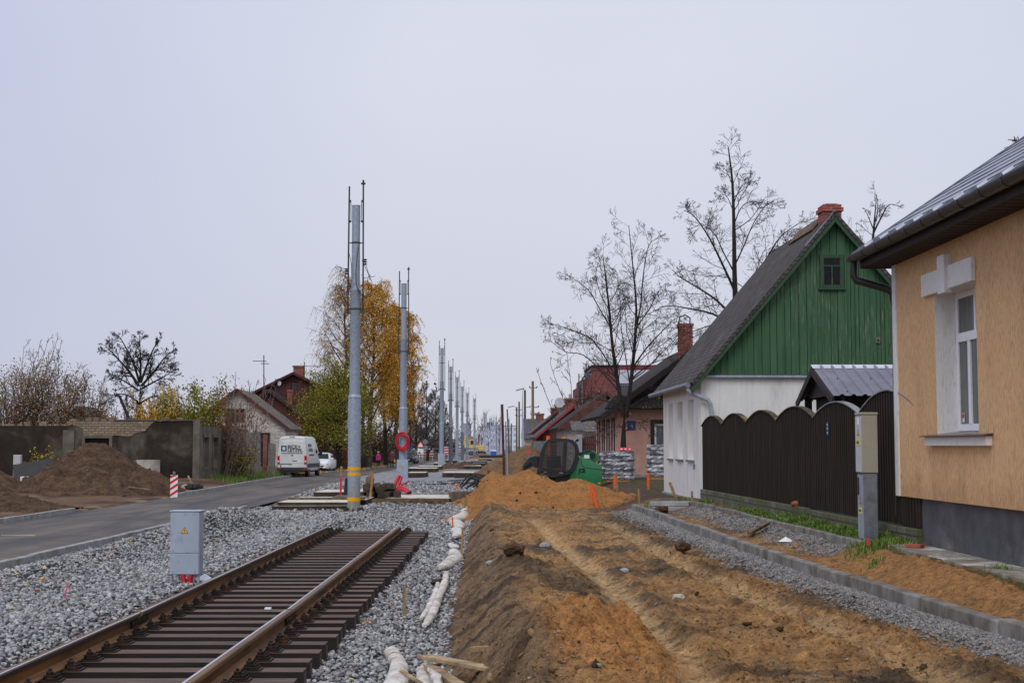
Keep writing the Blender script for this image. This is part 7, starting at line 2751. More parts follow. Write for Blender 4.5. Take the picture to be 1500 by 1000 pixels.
def make_van():
 t = T('delivery_van', 'white high roofed delivery van with blue square logo on its rear doors', 'van', (-14.52, 94.2, .03), -.035)
 mb = MB()
 S = [sect(0.0, .93, .50, 2.58, .78, mid=1.45), sect(.06, .97, .47, 2.64, .82, mid=1.45), sect(.5, .985, .42, 2.68, .84, mid=1.45), sect(3.4, .985, .40, 2.68, .84, mid=1.45), sect(4.0, .985, .40, 2.62, .80, mid=1.4), sect(4.9, .97, .40, 1.62, .74, mid=1.15), sect(5.6, .93, .42, 1.18, .72, mid=.9), sect(5.9, .80, .46, .95, .62, mid=.75)]
 mb.loft(S)
 body = mb.build('body', m['van'], t, smooth=35)
 for s, nm in ((-1, 'rear_door'), (1, 'rear_door')):
  mb = MB()
  xi, xo = s * .006, s * .80
  out = [(xi, .64), (xo, .64), (xo * 1.03, 1.4), (s * .74, 2.36), (xi, 2.40)]
  if s < 0:
   out = out[::-1]
  mb.prism(out, 'y', -.028, .03)
  d_ = mb.build(nm, m['van'], t, bevel=.012)
  if s > 0:
   mb = MB()
   mb.box(.05, .34, -.055, -.028, 1.055, 1.10)
   mb.build('handle', m['van_black'], d_, bevel=.01)
  else:
   mb = MB()
   mb.prism([(-.07, 1.46), (.09, 1.46), (.05, 1.40), (-.03, 1.40)], 'y', -.05, -.029)
   mb.build('badge', m['van_black'], d_)
   mb = MB()
   mb.box(-.77, -.20, -.045, -.029, .655, .80)
   pl = mb.build('number_plate', m['white_paint'], d_, bevel=.005)
   mb = MB()
   mb.box(-.77, -.70, -.049, -.0455, .66, .795)
   mb.build('plate_band', m['navy'], pl)
   mb = MB()
   mb.box(-.78, -.02, -.045, -.029, .82, .87)
   mb.build('plate_light', m['van_black'], d_)
 mb = MB()
 mb.box(-.80, .80, -.031, -.0285, .905, .915)
 mb.build('door_seam', m['van_black'], t)
 mb = MB()
 mb.box(-.18, .18, -.01, .1, 2.60, 2.645)
 mb.build('brake_lamp', m['board_black'], t)
 # logo
 mb = MB()
 for a in ((-.73, -.36, 1.70, 1.78), (-.73, -.36, 1.99, 2.07), (-.73, -.64, 1.78, 1.99), (-.45, -.36, 1.78, 1.99)):
  mb.box(a[0], a[1], -.0345, -.029, a[2], a[3])
 mb.build('logo_square', m['navy'], t)
 text_mb('BICK+', .30, 'rear_lettering', m['grey_ink'], t, (-.29, -.031, 1.90), (PI / 2, 0, 0), width=.85, bold=.012)
 text_mb('LETZEL', .28, 'rear_lettering', m['grey_ink'], t, (-.29, -.031, 1.68), (PI / 2, 0, 0), width=1.0, bold=.012)
 text_mb('www.bick-letzel.de', .16, 'rear_lettering', m['grey_ink'], t, (-.76, -.031, 1.535), (PI / 2, 0, 0), width=1.46, bold=.004)
 for k, (tx, zz, sz, ww) in enumerate((('BICK+', 1.98, .30, 1.3), ('LETZEL', 1.68, .30, 1.6), ('www.bick-letzel.de', 1.40, .16, 2.0))):
  text_mb(tx, sz, 'side_lettering', m['grey_ink'], t, (.992 - .055 * (k == 0) - .02 * (k == 1), .75, zz), (PI / 2, 0, PI / 2), width=ww, bold=.008)
 for s in (-1, 1):
  mb = MB()
  mb.box(min(s * .81, s * .975), max(s * .81, s * .975), -.035, .10, .84, 1.42)
  l = mb.build('tail_lamp', m['lamp_red'], t, bevel=.02)
  mb = MB()
  mb.box(min(s * .83, s * .95), max(s * .83, s * .95), -.039, -.0345, .98, 1.10)
  mb.build('lamp_lens', m['lamp_clear'], l)
 mb = MB()
 mb.box(-1.0, 1.0, -.10, .16, .42, .63)
 mb.box(-.85, .85, -.06, .2, .30, .42)
 bp = mb.build('rear_bumper', m['van_black'], t, bevel=.03)
 for s in (-1, 1):
  mb = MB()
  mb.box(s * .86 - .1, s * .86 + .1, -.106, -.1, .45, .52)
  mb.build('reflector', m['lamp_red'], bp)
 mb = MB()
 for s in (-1, 1):
  mb.box(s * .99 - .02, s * .99 + .02, .25, 4.9, .62, .88)
 mb.build('side_moulding', m['van_black'], t, bevel=.01)
 mb = MB()
 mb.box(-.75, .75, .3, 5.4, .30, .46)
 mb.build('underbody', m['board_black'], t)
 for s in (-1, 1):
  wheel(t, (s * .86, .95, .345), .345, .24)
  wheel(t, (s * .86, 4.75, .345), .345, .24)
  mb = MB()
  mb.box(s * 1.14 - .10, s * 1.14 + .10, 4.42, 4.55, 1.40, 1.82)
  mb.box(min(s * .95, s * 1.1), max(s * .95, s * 1.1), 4.45, 4.52, 1.48, 1.56)
  mb.build('mirror', m['board_black'], t, bevel=.03)
  mb = MB()
  x = s * .965
  mb.add([(s * .962, 3.5, 1.55), (s * .962, 4.6, 1.55), (s * .865, 4.15, 2.25), (s * .865, 3.5, 2.25)], [(0, 1, 2, 3)])
  mb.v = [(a + s * .025, b, c) for a, b, c in mb.v]
  mb.build('side_window', m['glass'], t, fix=False)
 return t
make_van()
def make_car(loc, rz, label, paint, suv=0.0, logo=False):
 """hatchback; front faces -y (towards the camera)"""
 t = T('parked_car', label, 'car', loc, rz)
 h = 1.5 + suv
 mb = MB()
 S = [sect(0.0, .72, .34, .68, .60, mid=.5), sect(.18, .84, .28, .80, .66, mid=.56), sect(.55, .88, .26, .93, .70, mid=.7), sect(1.15, .885, .24, 1.02, .72, mid=.82), sect(1.95, .885, .24, h - .06, .60, mid=.92), sect(2.4, .885, .24, h, .62, mid=.95), sect(3.4, .885, .24, h - .03, .60, mid=.95), sect(3.95, .87, .28, 1.15, .62, mid=.9), sect(4.15, .80, .36, .95, .6, mid=.7)]
 mb.loft(S)
 b = mb.build('body', paint, t, smooth=35)
 # windscreen
 mb = MB()
 mb.add([(-.70, 1.15, 1.045), (.70, 1.15, 1.045), (.55, 1.90, h - .10), (-.55, 1.90, h - .10)], [(0, 1, 2, 3)])
 mb.v = [(x, y - .03, z + .03) for x, y, z in mb.v]
 mb.build('windscreen', m['glass'], t, fix=False)
 for s in (-1, 1):
  mb = MB()
  mb.add([(s * .87, 1.5, 1.0), (s * .88, 3.7, 1.02), (s * .68, 3.3, h - .14), (s * .68, 2.05, h - .14)], [(0, 1, 2, 3)])
  mb.v = [(x + s * .02, y, z) for x, y, z in mb.v]
  mb.build('side_window', m['glass'], t, fix=False)
  mb = MB()
  mb.ball((s * .70, .16, .66), .16, 10, 7, 0, (1.0, .7, .6))
  mb.build('headlight', m['lamp_clear'], t, smooth=60)
  mb = MB()
  mb.box(min(s * .86, s * 1.02), max(s * .86, s * 1.02), 1.38, 1.50, .98, 1.12)
  mb.build('mirror', paint, t, bevel=.03)
  wheel(t, (s * .78, .80, .31), .31, .2)
  wheel(t, (s * .78, 3.35, .31), .31, .2)
 mb = MB()
 mb.box(-.5, .5, -.012, .06, .44, .54)
 mb.box(-.42, .42, -.018, .05, .30, .40)
 mb.build('grille', m['board_black'], t, bevel=.01)
 mb = MB()
 mb.box(-.26, .26, -.03, -.0185, .41, .52)
 mb.build('number_plate', m['white_paint'], t)
 mb = MB()
 mb.box(-.7, .7, .06, 4.1, .2, .3)
 mb.build('underbody', m['board_black'], t)
 return t
make_car((-14.95, 109.5, .04), -.03, 'white hatchback parked facing the camera behind the delivery van', m['car_white'])
make_car((-11.75, 160, .04), -.04, 'dark grey car standing on the road beside the red and white barriers', m['car_dark'], .15)
# ================================================================== people
def skin_body(name, joints, edges, mat, parent, sub=1):
 me = bpy.data.meshes.new(name)
 me.from_pydata([j[0] for j in joints], edges, [])
 o = bpy.data.objects.new(name, me)
 COL.objects.link(o)
 md = o.modifiers.new('s', 'SKIN')
 for i, j in enumerate(joints):
  sv = me.skin_vertices[0].data[i]
  sv.radius = (j[1], j[1] * (j[2] if len(j) > 2 else 1))
  sv.use_root = (i == 0)
 s2 = o.modifiers.new('u', 'SUBSURF')
 s2.levels = sub
 s2.render_levels = sub
 dg = bpy.context.evaluated_depsgraph_get()
 nm = bpy.data.meshes.new_from_object(o.evaluated_get(dg))
 bpy.data.objects.remove(o)
 nm.materials.clear()
 nm.materials.append(mat)
 nm.shade_smooth()
 r = bpy.data.objects.new(name, nm)
 COL.objects.link(r)
 r.parent = parent
 return r
def make_person(loc, rz, label, H, coat, coat_len, hat, trou, bag=None, arm=0.0):
 """walking towards -y"""
 t = T('person', label, 'person', loc, rz)
 k = H / 1.7
 J = [((0, 0, .92), .13, .8), ((0, 0, 1.15), .12, .8), ((0, 0, 1.38), .14, .7), ((0, -.01, 1.50), .055), ((0, -.02, 1.60), .088, 1.1), ((0, -.02, 1.68), .06),
         ((-.09, 0, .86), .085), ((-.10, -.10, .48), .06), ((-.10, -.06, .08), .045), ((-.10, -.18, .03), .035),
         ((.09, 0, .86), .085), ((.10, .06, .48), .06), ((.10, .16, .09), .045), ((.10, .06, .03), .035),
         ((-.19, 0, 1.38), .055), ((-.24, .04, 1.12), .042), ((-.23, -.06, .90), .034), ((-.22, -.10, .82), .03),
         ((.19, 0, 1.38), .055), ((.24, -.02, 1.12), .042), ((.24, -.10, .90), .034), ((.23, -.14, .82), .03)]
 E = [(0, 1), (1, 2), (2, 3), (3, 4), (4, 5), (0, 6), (6, 7), (7, 8), (8, 9), (0, 10), (10, 11), (11, 12), (12, 13), (2, 14), (14, 15), (15, 16), (16, 17), (2, 18), (18, 19), (19, 20), (20, 21)]
 J = [((p[0][0] * k, p[0][1] * k, p[0][2] * k),) + tuple([p[1] * k]) + tuple(p[2:]) for p in J]
 body = skin_body('body', J, E, m['skin'], t)
 # trousers
 JT = [J[0], J[6], J[7], J[8], J[10], J[11], J[12]]
 JT = [(j[0], j[1] * 1.16) + tuple(j[2:]) for j in JT]
 skin_body('trousers', JT, [(0, 1), (1, 2), (2, 3), (0, 4), (4, 5), (5, 6)], trou, t)
 mb = MB()
 prof = [(.0, 1.47), (.08, 1.47), (.17, 1.40), (.20, 1.25), (.19, 1.08), (.22, coat_len + .12), (.235, coat_len), (.20, coat_len + .005)]
 n = 16
 for r_, z_ in prof:
  for q in range(n):
   a = 2 * PI * q / n
   mb.v.append((r_ * k * math.cos(a) * 1.12, r_ * k * math.sin(a) * .78, z_ * k))
 for i in range(len(prof) - 1):
  for q in range(n):
   q2 = (q + 1) % n
   mb.f.append((i * n + q, i * n + q2, (i + 1) * n + q2, (i + 1) * n + q))
   mb.m.append(0)
 ct = mb.build('coat', coat, t, smooth=60)
 for a, b, c in ((14, 15, 16), (18, 19, 20)):
  mb = MB()
  mb.tube([Vector(J[a][0]) + Vector((0, 0, .02 * k)), J[b][0], J[c][0]], [.085 * k, .07 * k, .058 * k], 10)
  mb.build('sleeve', coat, ct, smooth=50)
 for a, b in ((8, 9), (12, 13)):
  mb = MB()
  p_ = Vector(J[a][0])
  q_ = Vector(J[b][0])
  mb.tube([p_ + Vector((0, .02, .12 * k)), p_, q_], [.058 * k, .06 * k, .048 * k], 8)
  mb.build('boot', m['black'], t, smooth=50)
 for s, (a, b) in ((-1, (16, 17)), (1, (20, 21))):
  mb = MB()
  p_, q_ = Vector(J[a][0]), Vector(J[b][0])
  d_ = (q_ - p_).normalized()
  for f_ in range(4):
   off = Vector((0, (f_ - 1.5) * .017 * k, 0))
   L = (.068, .078, .073, .056)[f_] * k
   s0 = q_ + off
   mb.tube([s0, s0 + d_ * L * .5, s0 + d_ * L * .9 + Vector((-.012 * s, 0, 0)) * k], [.0095 * k, .0085 * k, .006 * k], 5)
  th = q_ + Vector((-s * .005, -.028, .02)) * k
  mb.tube([th, th + Vector((-s * .012, -.028, -.03)) * k, th + Vector((-s * .016, -.026, -.055)) * k], [.011 * k, .009 * k, .007 * k], 5)
  mb.build('fingers', m['skin'], body, smooth=50)
 # face and hat
 mb = MB()
 hy = -.115 * k
 mb.ball((0, hy - .005 * k, 1.595 * k), .017 * k, 6, 5, 0, (.8, 1.2, 1.3))
 mb.build('nose', m['skin'], body, smooth=60)
 for s in (-1, 1):
  mb = MB()
  mb.ball((s * .035 * k, hy + .016 * k, 1.62 * k), .012 * k, 6, 5)
  mb.build('eye', m['ink'], body)
  mb = MB()
  mb.ball((s * .094 * k, -.02 * k, 1.60 * k), .024 * k, 6, 5, 0, (.4, .8, 1.2))
  mb.build('ear', m['skin'], body, smooth=60)
 mb = MB()
 mb.box(-.026 * k, .026 * k, hy + .010 * k, hy + .022 * k, 1.548 * k, 1.557 * k)
 mb.build('mouth', m['red_paint'], body)
 mb = MB()
 mb.lathe([(.104 * k, 1.64 * k), (.112 * k, 1.66 * k), (.108 * k, 1.72 * k), (.07 * k, 1.77 * k), (.01 * k, 1.785 * k)], 14, (0, -.015 * k, 0))
 mb.build('hat', hat, t, smooth=60)
 if bag:
  mb = MB()
  c = Vector(J[21][0])
  mb.prism([(c.y - .09, c.z - .30), (c.y + .09, c.z - .30), (c.y + .07, c.z - .06), (c.y - .07, c.z - .06)], 'x', c.x + .0, c.x + .12)
  mb.tube([(c.x + .04, c.y - .05, c.z - .06), (c.x + .03, c.y, c.z + .005), (c.x + .04, c.y + .05, c.z - .06)], .01, 5)
  bo = mb.build('yellow_bag', bag, None, bevel=.015)
  bo.location = loc
  bo.rotation_euler = (0, 0, rz)
  tag(bo, 'small yellow bag carried by the adult on the road', 'bag')
 return t
p = W(554, 684, 135)
make_person((p.x, 135, .06), .05, 'child in a pink jacket and white hat walking along the left side of the road', 1.42, m['pink_coat'], .80, m['white_cloth'], m['trousers'])
p = W(574, 684, 134)
make_person((p.x, 134, .06), -.06, 'adult in a long mauve brown coat and hat walking on the road', 1.62, m['brown_coat'], .58, m['dark_cloth'], m['trousers'], m['yellow_cloth'])
# ================================================================== ruined building on the left
RU = T('ruined_building', 'roofless ruined building with dark stained render and a patch of bare brick', 'ruin', (-16.45, 75.0, .2), .008)
# local: x to the left is negative; front wall in plane y=0
RT = 3.18
mb = MB()
ops = [(-6.0, -4.72, 0.05, 2.30)]
mb.walls('y', 0, .4, -6.9, -.32, 0, RT, ops)
mb.build('front_wall', m['ruin_dark'], RU)
mb = MB()
mb.walls('y', .02, .42, -18, -6.9, 0, 2.95, [(-17.3, -16.2, .4, 2.1)])
mb.build('front_wall', m['ruin_dark'], RU)
mb = MB()
mb.box(-.32, .04, -.09, .45, 0, RT + .02)
mb.build('corner_pier', m['ruin_grey'], RU, bevel=.02)
mb = MB()
mb.box(-7.15, -6.55, -.06, .0, 0, 2.72)
mb.build('pilaster', m['ruin_grey'], RU, bevel=.01)
mb = MB()
mb.box(-14.6, -14.0, -.08, .02, 0, 2.75)
mb.build('pilaster', m['ruin_grey'], RU, bevel=.01)
# bare brick patch (fallen render) slightly proud
mb = MB()
mb.prism([(-6.3, 2.95), (-4.0, 2.86), (-2.9, 3.02), (-2.5, RT - .05), (-2.4, RT), (-7.0, RT), (-6.9, RT - .25), (-6.6, 3.0), (-6.1, 2.42), (-4.1, 2.42), (-3.6, 2.36), (-3.1, 2.62), (-2.7, 2.75)][4:7] + [(-6.7, 3.02), (-6.1, 2.80), (-6.05, 2.42), (-4.3, 2.44), (-3.7, 2.36), (-3.3, 2.55), (-2.85, 2.68), (-2.6, 2.95)], 'y', -.03, .002)
mb.build('brick_patch', m['brick_ruin'], RU)
mb = MB()
for k in range(17):
 xx = -6.8 + k * .40
 if rnd.random() < .72:
  mb.box(xx, xx + rnd.uniform(.25, .38), .02, .36, RT, RT + rnd.choice([.10, .13, .2]))
for k in range(28):
 xx = -17.8 + k * .39
 if rnd.random() < .7:
  mb.box(xx, xx + rnd.uniform(.2, .38), .05, .38, 2.95, 2.95 + rnd.choice([.08, .12, .12, .2]))
mb.build_each('loose_brick', m['brick_ruin'], RU)
mb = MB()
mb.box(-4.5, .1, -.07, .45, RT + .03, RT + .10)
mb.build('coping', m['ruin_grey'], RU)
# door frame and dark inside
mb = MB()
for a in ((-6.16, -6.0, 0, 2.3), (-4.72, -4.56, 0, 2.3), (-6.16, -4.56, 2.3, 2.46)):
 mb.box(a[0], a[1], -.045, .1, a[2], a[3])
dof = mb.build('door_frame', m['ruin_grey'], RU)
mb = MB()
mb.box(-6.0, -4.72, .30, .34, 1.86, 2.30)
mb.build('door_board', m['dark_wood'], dof)
mb = MB()
mb.box(-18, .0, 9, 9.3, 0, 2.6)
mb.box(-18, -17.7, .4, 9, 0, 2.6)
mb.build('back_wall', m['ruin_dark'], RU)
# street side with window gaps
mb = MB()
mb.walls('x', -.36, .0, .45, 14, 0, RT - .25, [(1.1, 2.3, .75, 2.35), (3.6, 4.8, .75, 2.35), (6.2, 7.4, .75, 2.35), (8.8, 10.0, .75, 2.35), (11.4, 12.6, .75, 2.35)])
mb.build('side_wall', m['ruin_grey'], RU)
for a in (1.1, 3.6, 6.2, 8.8, 11.4):
 mb = MB()
 mb.box(-.0, .05, a - .1, a + 1.3, .62, .75)
 mb.box(-.0, .04, a - .12, a, .75, 2.5)
 mb.box(-.0, .04, a + 1.2, a + 1.32, .75, 2.5)
 mb.box(-.0, .04, a, a + 1.2, 2.35, 2.5)
 mb.build('window_surround', m['ruin_grey'], RU)
mb = MB()
mb.box(-2.2, -2.15, 2, 13.5, 0, 2.4)
mb.build('inner_wall', m['board_black'], RU)
# broken roof boards at the left end
mb = MB()
for k in range(6):
 mb.beam((-17.5 + k * .5, -.4, 3.2 + rnd.uniform(0, .25)), (-16.6 + k * .45, 2.5, 3.1 + rnd.uniform(0, .5)), .22, .04)
mb.build('roof_remnant', m['plank_grey'], RU)
mb = MB()
mb.tube([(-3.78, 1.2, 2.9), (-4.1, 1.2, 3.5), (-4.55, 1.2, 4.55), (-4.72, 1.2, 4.62), (-4.78, 1.15, 4.5)], [.10, .08, .08, .09, .05], 7)
mb.tube([(-3.6, 1.2, 3.25), (-4.1, 1.2, 3.32)], .12, 6)
o = mb.build('charred_post', m['board_black'], RU)
# grey planks and fence fragments between ruin and van
def plank_panel(px0, px1, pyt, pyb, Y, n, tilt, label, cat='board fence'):
 a, b = W(px0, pyb, Y), W(px1, pyb, Y)
 zt_ = W(px0, pyt, Y).z
 gb_ = g(a.x, Y)
 mb = MB()
 L = b.x - a.x
 for k in range(n):
  x0_ = L * k / n
  hh = (zt_ - gb_) * rnd.uniform(.94, 1.0)
  mb.add([(x0_ + .006, 0, -.1), (x0_ + L / n - .006, 0, -.1), (x0_ + L / n - .006, .025, -.1), (x0_ + .006, .025, -.1), (x0_ + .006 - tilt * hh, .15, hh), (x0_ + L / n - .006 - tilt * hh, .15, hh), (x0_ + L / n - .006 - tilt * hh, .175, hh), (x0_ + .006 - tilt * hh, .175, hh)],
               [(0, 3, 2, 1), (4, 5, 6, 7), (0, 1, 5, 4), (1, 2, 6, 5), (2, 3, 7, 6), (3, 0, 4, 7)])
 mb.box(0, L, .03, .08, .5, .6)
 o = mb.build('board_fence', m['plank_grey'], None)
 o.location = (a.x, Y, gb_)
 return tag(o, label, cat)
plank_panel(359, 382, 629, 686, 93, 6, .03, 'left weathered grey board panel leaning by the white brick house')
plank_panel(392, 403, 647, 690, 92, 4, .0, 'narrow weathered board panel just left of the van')
p = W(388, 688, 95)
mb = MB()
mb.box(-.12, .12, -.12, .12, -.1, 2.5)
o = mb.build('brick_post', m['brick_red'], None, loc=(p.x, 95, g(p.x, 95)))
tag(o, 'red brick gate post between the two grey board panels', 'gate post')
# ================================================================== houses on the left
def gable_house(name, label, loc, rz, w_, L, hw, hr, wall, roof, gable=None, ov=.35, windows=(), chim=None, chim_mat='brick_red', side_windows=(), th=.14, base=0.0, cat='house', win_mat='glass', frame='pvc', extra=None):
 """front gable in plane y=0 facing -y, width w_ centred on x=0, length L to +y"""
 t = T(name, label, cat, loc, rz)
 mb = MB()
 mb.walls('y', 0, .25, -w_ / 2, w_ / 2, base, hw, [(a, b, c, d) for a, b, c, d in windows if d < hw])
 mb.box(-w_ / 2, -w_ / 2 + .25, .25, L, base, hw)
 mb.walls('x', w_ / 2 - .25, w_ / 2, .25, L, base, hw, list(side_windows))
 mb.box(-w_ / 2 + .25, w_ / 2 - .25, L - .25, L, base, hw)
 mb.build('wall', m[wall], t)
 gw = [q for q in windows if q[3] >= hw]
 mb = MB()
 sl_ = (hr - hw) / (w_ / 2)
 if gw:
  a, b, c, d = gw[0]
  tp = lambda x: hw + (hr - hw) * (1 - abs(x) / (w_ / 2))
  mb.prism([(-w_ / 2, hw), (a, hw), (a, tp(a))], 'y', .0, .25)
  mb.prism([(b, hw), (w_ / 2, hw), (b, tp(b))], 'y', .0, .25)
  mb.box(a, b, .0, .25, hw, c)
  mb.prism([(a, d), (b, d), (b, tp(b))] + ([(0, hr)] if a < 0 < b else []) + [(a, tp(a))], 'y', .0, .25)
 else:
  mb.prism([(-w_ / 2, hw), (w_ / 2, hw), (0, hr)], 'y', 0, .25)
 mb.build('gable', m[gable or wall], t)
 mb = MB()
 mb.prism([(-w_ / 2, hw), (w_ / 2, hw), (0, hr)], 'y', L - .25, L)
 mb.build('gable', m[gable or wall], t)
 mb = MB()
 for s in (-1, 1):
  ex = s * (w_ / 2 + ov)
  mb.slab([(0, -ov, hr + .1), (ex, -ov, hr + .1 - sl_ * (w_ / 2 + ov)), (ex, L + ov, hr + .1 - sl_ * (w_ / 2 + ov)), (0, L + ov, hr + .1)], th)
 rf = mb.build('roof', m[roof], t)
 mb = MB()
 for s in (-1, 1):
  ex = s * (w_ / 2 + ov)
  mb.beam((ex, -ov - .02, hr - .0 - sl_ * (w_ / 2 + ov)), (0, -ov - .02, hr - .0), .04, .22)
 mb.build('rake_board', m['maroon'] if wall != 'far_white' else m['far_grey'], rf)
 for (a, b, c, d) in windows:
  mb = MB()
  for bx in ((a, a + .08, c, d), (b - .08, b, c, d), (a + .08, b - .08, c, c + .08), (a + .08, b - .08, d - .08, d), ((a + b) / 2 - .03, (a + b) / 2 + .03, c + .08, d - .08)):
   mb.box(bx[0], bx[1], .10, .15, bx[2], bx[3])
  f_ = mb.build('window', m[frame], t)
  mb = MB()
  mb.box(a + .05, b - .05, .15, .155, c + .05, d - .05)
  mb.build('pane', m[win_mat], f_)
 for (a, b, c, d) in side_windows:
  mb = MB()
  x = w_ / 2 - .12
  for bx in ((a, a + .08, c, d), (b - .08, b, c, d), (a + .08, b - .08, c, c + .08), (a + .08, b - .08, d - .08, d)):
   mb.box(x - .05, x, bx[0], bx[1], bx[2], bx[3])
  f_ = mb.build('window', m[frame], t)
  mb = MB()
  mb.box(x - .06, x - .055, a + .05, b - .05, c + .05, d - .05)
  mb.build('pane', m[win_mat], f_)
 if chim:
  for cx_, cy_, cw, ctop in chim:
   zb = hr - sl_ * abs(cx_) - .3
   mb = MB()
   mb.box(cx_ - cw / 2, cx_ + cw / 2, cy_ - cw / 2, cy_ + cw / 2, zb, ctop - .18)
   mb.box(cx_ - cw / 2 - .05, cx_ + cw / 2 + .05, cy_ - cw / 2 - .05, cy_ + cw / 2 + .05, ctop - .18, ctop)
   mb.build('chimney', m[chim_mat], rf)
 return t
WB = gable_house('white_brick_house', 'pale brick house with grey mossy slate roof behind the van', (-20.3, 105, .45), .035, 7.2, 8, 3.05, 5.75, 'brick_pale', 'slate_moss', None, .35, [(-.9, .6, 3.3, 4.35), (1.5, 2.5, 0, 2.6)], None, 'brick_red', [(1.2, 2.0, 1.2, 2.3), (3.4, 4.2, 1.2, 2.3), (5.6, 6.4, 1.2, 2.3)], win_mat='board_black', frame='plank_grey')
RH = gable_house('red_house', 'tall dark red house with brown gable and brick chimney behind the pale brick house', (-20.9, 136, .45), .035, 7.4, 10, 6.7, 8.55, 'maroon', 'dark_roof', None, .5, [(-.25, .35, 6.75, 7.75)], [(.3, 1.6, .95, 9.35)], frame='maroon')
gable_house('red_annex', 'lower dark red gabled annex in front of the tall red house', (-21.9, 128, .45), .035, 6.2, 7, 4.2, 6.6, 'maroon', 'dark_roof', None, .4, [(.6, 1.6, 2.6, 3.6)], [(1.55, 3.0, .45, 6.75)])
# antennas
def antenna(px, pyt, pyb, Y, label, arms):
 a, b = W(px, pyb, Y), W(px, pyt, Y)
 mb = MB()
 o0 = Vector((a.x, Y, a.z))
 mb.tube([Vector((0, 0, 0)), b - o0], .045, 6)
 for f_, xa, xb in arms:
  z_ = (b - o0).z * f_
  mb.tube([(xa, 0, z_), (xb, .2, z_)], .03, 5)
  for q in range(3):
   xx = xa + (xb - xa) * (q + .5) / 3
   mb.tube([(xx, -.4, z_), (xx, .4, z_)], .015, 4)
 o = mb.build('tv_antenna', m['iron'], None)
 o.location = o0
 return tag(o, label, 'antenna')
antenna(386.5, 520, 582, 124, 'tall thin television antenna left of the dark red house', [(.86, -1.0, .15), (.80, -.3, .4)])
antenna(446, 530, 552, 138, 'television antenna with a yellow panel on the red house roof', [(.72, -1.2, 1.6), (.3, -.4, .6)])
mb = MB()
mb.lathe([(.01, 0), (.08, .016), (.17, .05), (.21, .09)], 14)
o = mb.build('satellite_dish', m['dish'], None, smooth=50, fix=False)
p = W(411, 562, 127.5)
o.location = (p.x, 127.2, p.z)
o.rotation_euler = (R(80), 0, R(-30))
tag(o, 'small white satellite dish on the lower red annex', 'satellite dish')
gable_house('dark_roofed_house', 'house with a dark pitched roof half hidden behind the shrubs and the apple tree', (-39.6, 130, .4), .05, 2.6, 7, 3.9, 5.2, 'plank_grey', 'slate', None, .25)
# maroon fence behind trees along the left pavement
mb = MB()
for k in range(72):
 mb.box(-.02, .02, k * .7, k * .7 + .68, 0, 2.3 + .05 * math.sin(k))
o = mb.build('board_fence', m['maroon'], None, loc=(-15.3, 118, .3))
tag(o, 'dark maroon board fence along the pavement behind the trees', 'fence')
# ================================================================== right-hand row of old houses
def row_house(name, label, pxe, pye, pxr, pyr, Y, L, wall, roof, rake, gz_, chim=None, hw_lo=None):
 """gabled house seen from its end: left eave at pixel (pxe,pye), ridge at (pxr,pyr)"""
 e_, r_ = W(pxe, pye, Y), W(pxr, pyr, Y)
 hwid = r_.x - e_.x
 t = T(name, label, 'house', (r_.x, Y, gz_), .02)
 ez, rz_ = e_.z - gz_, r_.z - gz_
 sl_ = (rz_ - ez) / hwid
 ov = .55
 mb = MB()
 mb.box(-hwid + ov, hwid - ov, .3, L, 0, ez + sl_ * ov - .1)
 mb.build('wall', m[wall], t)
 mb = MB()
 mb.prism([(-hwid + ov, ez + sl_ * ov - .1), (hwid - ov, ez + sl_ * ov - .1), (0, rz_ - .12)], 'y', .28, .5)
 mb.build('gable', m['maroon'], t)
 mb = MB()
 for s in (-1, 1):
  mb.slab([(0, 0, rz_), (s * hwid, 0, ez), (s * hwid, L + .3, ez), (0, L + .3, rz_)], .12)
 rf = mb.build('roof', m[roof], t)
 mb = MB()
 for s in (-1, 1):
  mb.beam((s * hwid, -.03, ez - .06), (0, -.03, rz_ - .06), .05, .16)
 mb.build('rake_board', m[rake], rf)
 for c in (chim or ()):
  q = W(c[0], c[1], Y + c[3])
  cw = c[2]
  mb = MB()
  zt_ = q.z - gz_
  mb.box(q.x - r_.x - cw / 2, q.x - r_.x + cw / 2, c[3] - cw / 2, c[3] + cw / 2, zt_ - c[4], zt_ - .15)
  mb.box(q.x - r_.x - cw / 2 - .06, q.x - r_.x + cw / 2 + .06, c[3] - cw / 2 - .06, c[3] + cw / 2 + .06, zt_ - .15, zt_)
  ch_ = mb.build('chimney', m[c[5]], rf)
 return t, ez, rz_, hwid
H2, *_ = row_house('brown_gabled_house', 'old house with a broad brown rake board next to the salmon house', 817, 626, 888, 574, 80, 12, 'brick_pale', 'dark_roof', 'brown_roof', .6)
mb = MB()
e_, r_ = W(817, 626, 80), W(888, 574, 80)
d_ = (r_ - e_)
mb.add([(e_.x - r_.x, -.06, e_.z - .6), (0, -.06, r_.z - .6), (0, -.06, r_.z - .6 - 1.0), (e_.x - r_.x + .9, -.06, e_.z - .6 - .15)], [(0, 1, 2, 3)])
mb.build('brown_soffit', m['brown_roof'], H2, fix=False)
H3, *_ = row_house('red_edged_house', 'house whose grey roof has a bright red edge, beyond the brown gabled one', 784, 640, 840, 594, 100, 13, 'maroon', 'slate', 'red_strip', .6, [(837, 583, .75, 4, 2.4, 'brick_red'), (844, 586, .6, 7, 2.0, 'timber')])
mb = MB()
q = W(837, 583, 104)
r3 = W(840, 594, 100)
mb.tube([(q.x - r3.x, 4, q.z - .6), (q.x - r3.x, 4, q.z - .6 + .3)], .12, 8)
mb.build('flue', m['zinc_light'], H3)
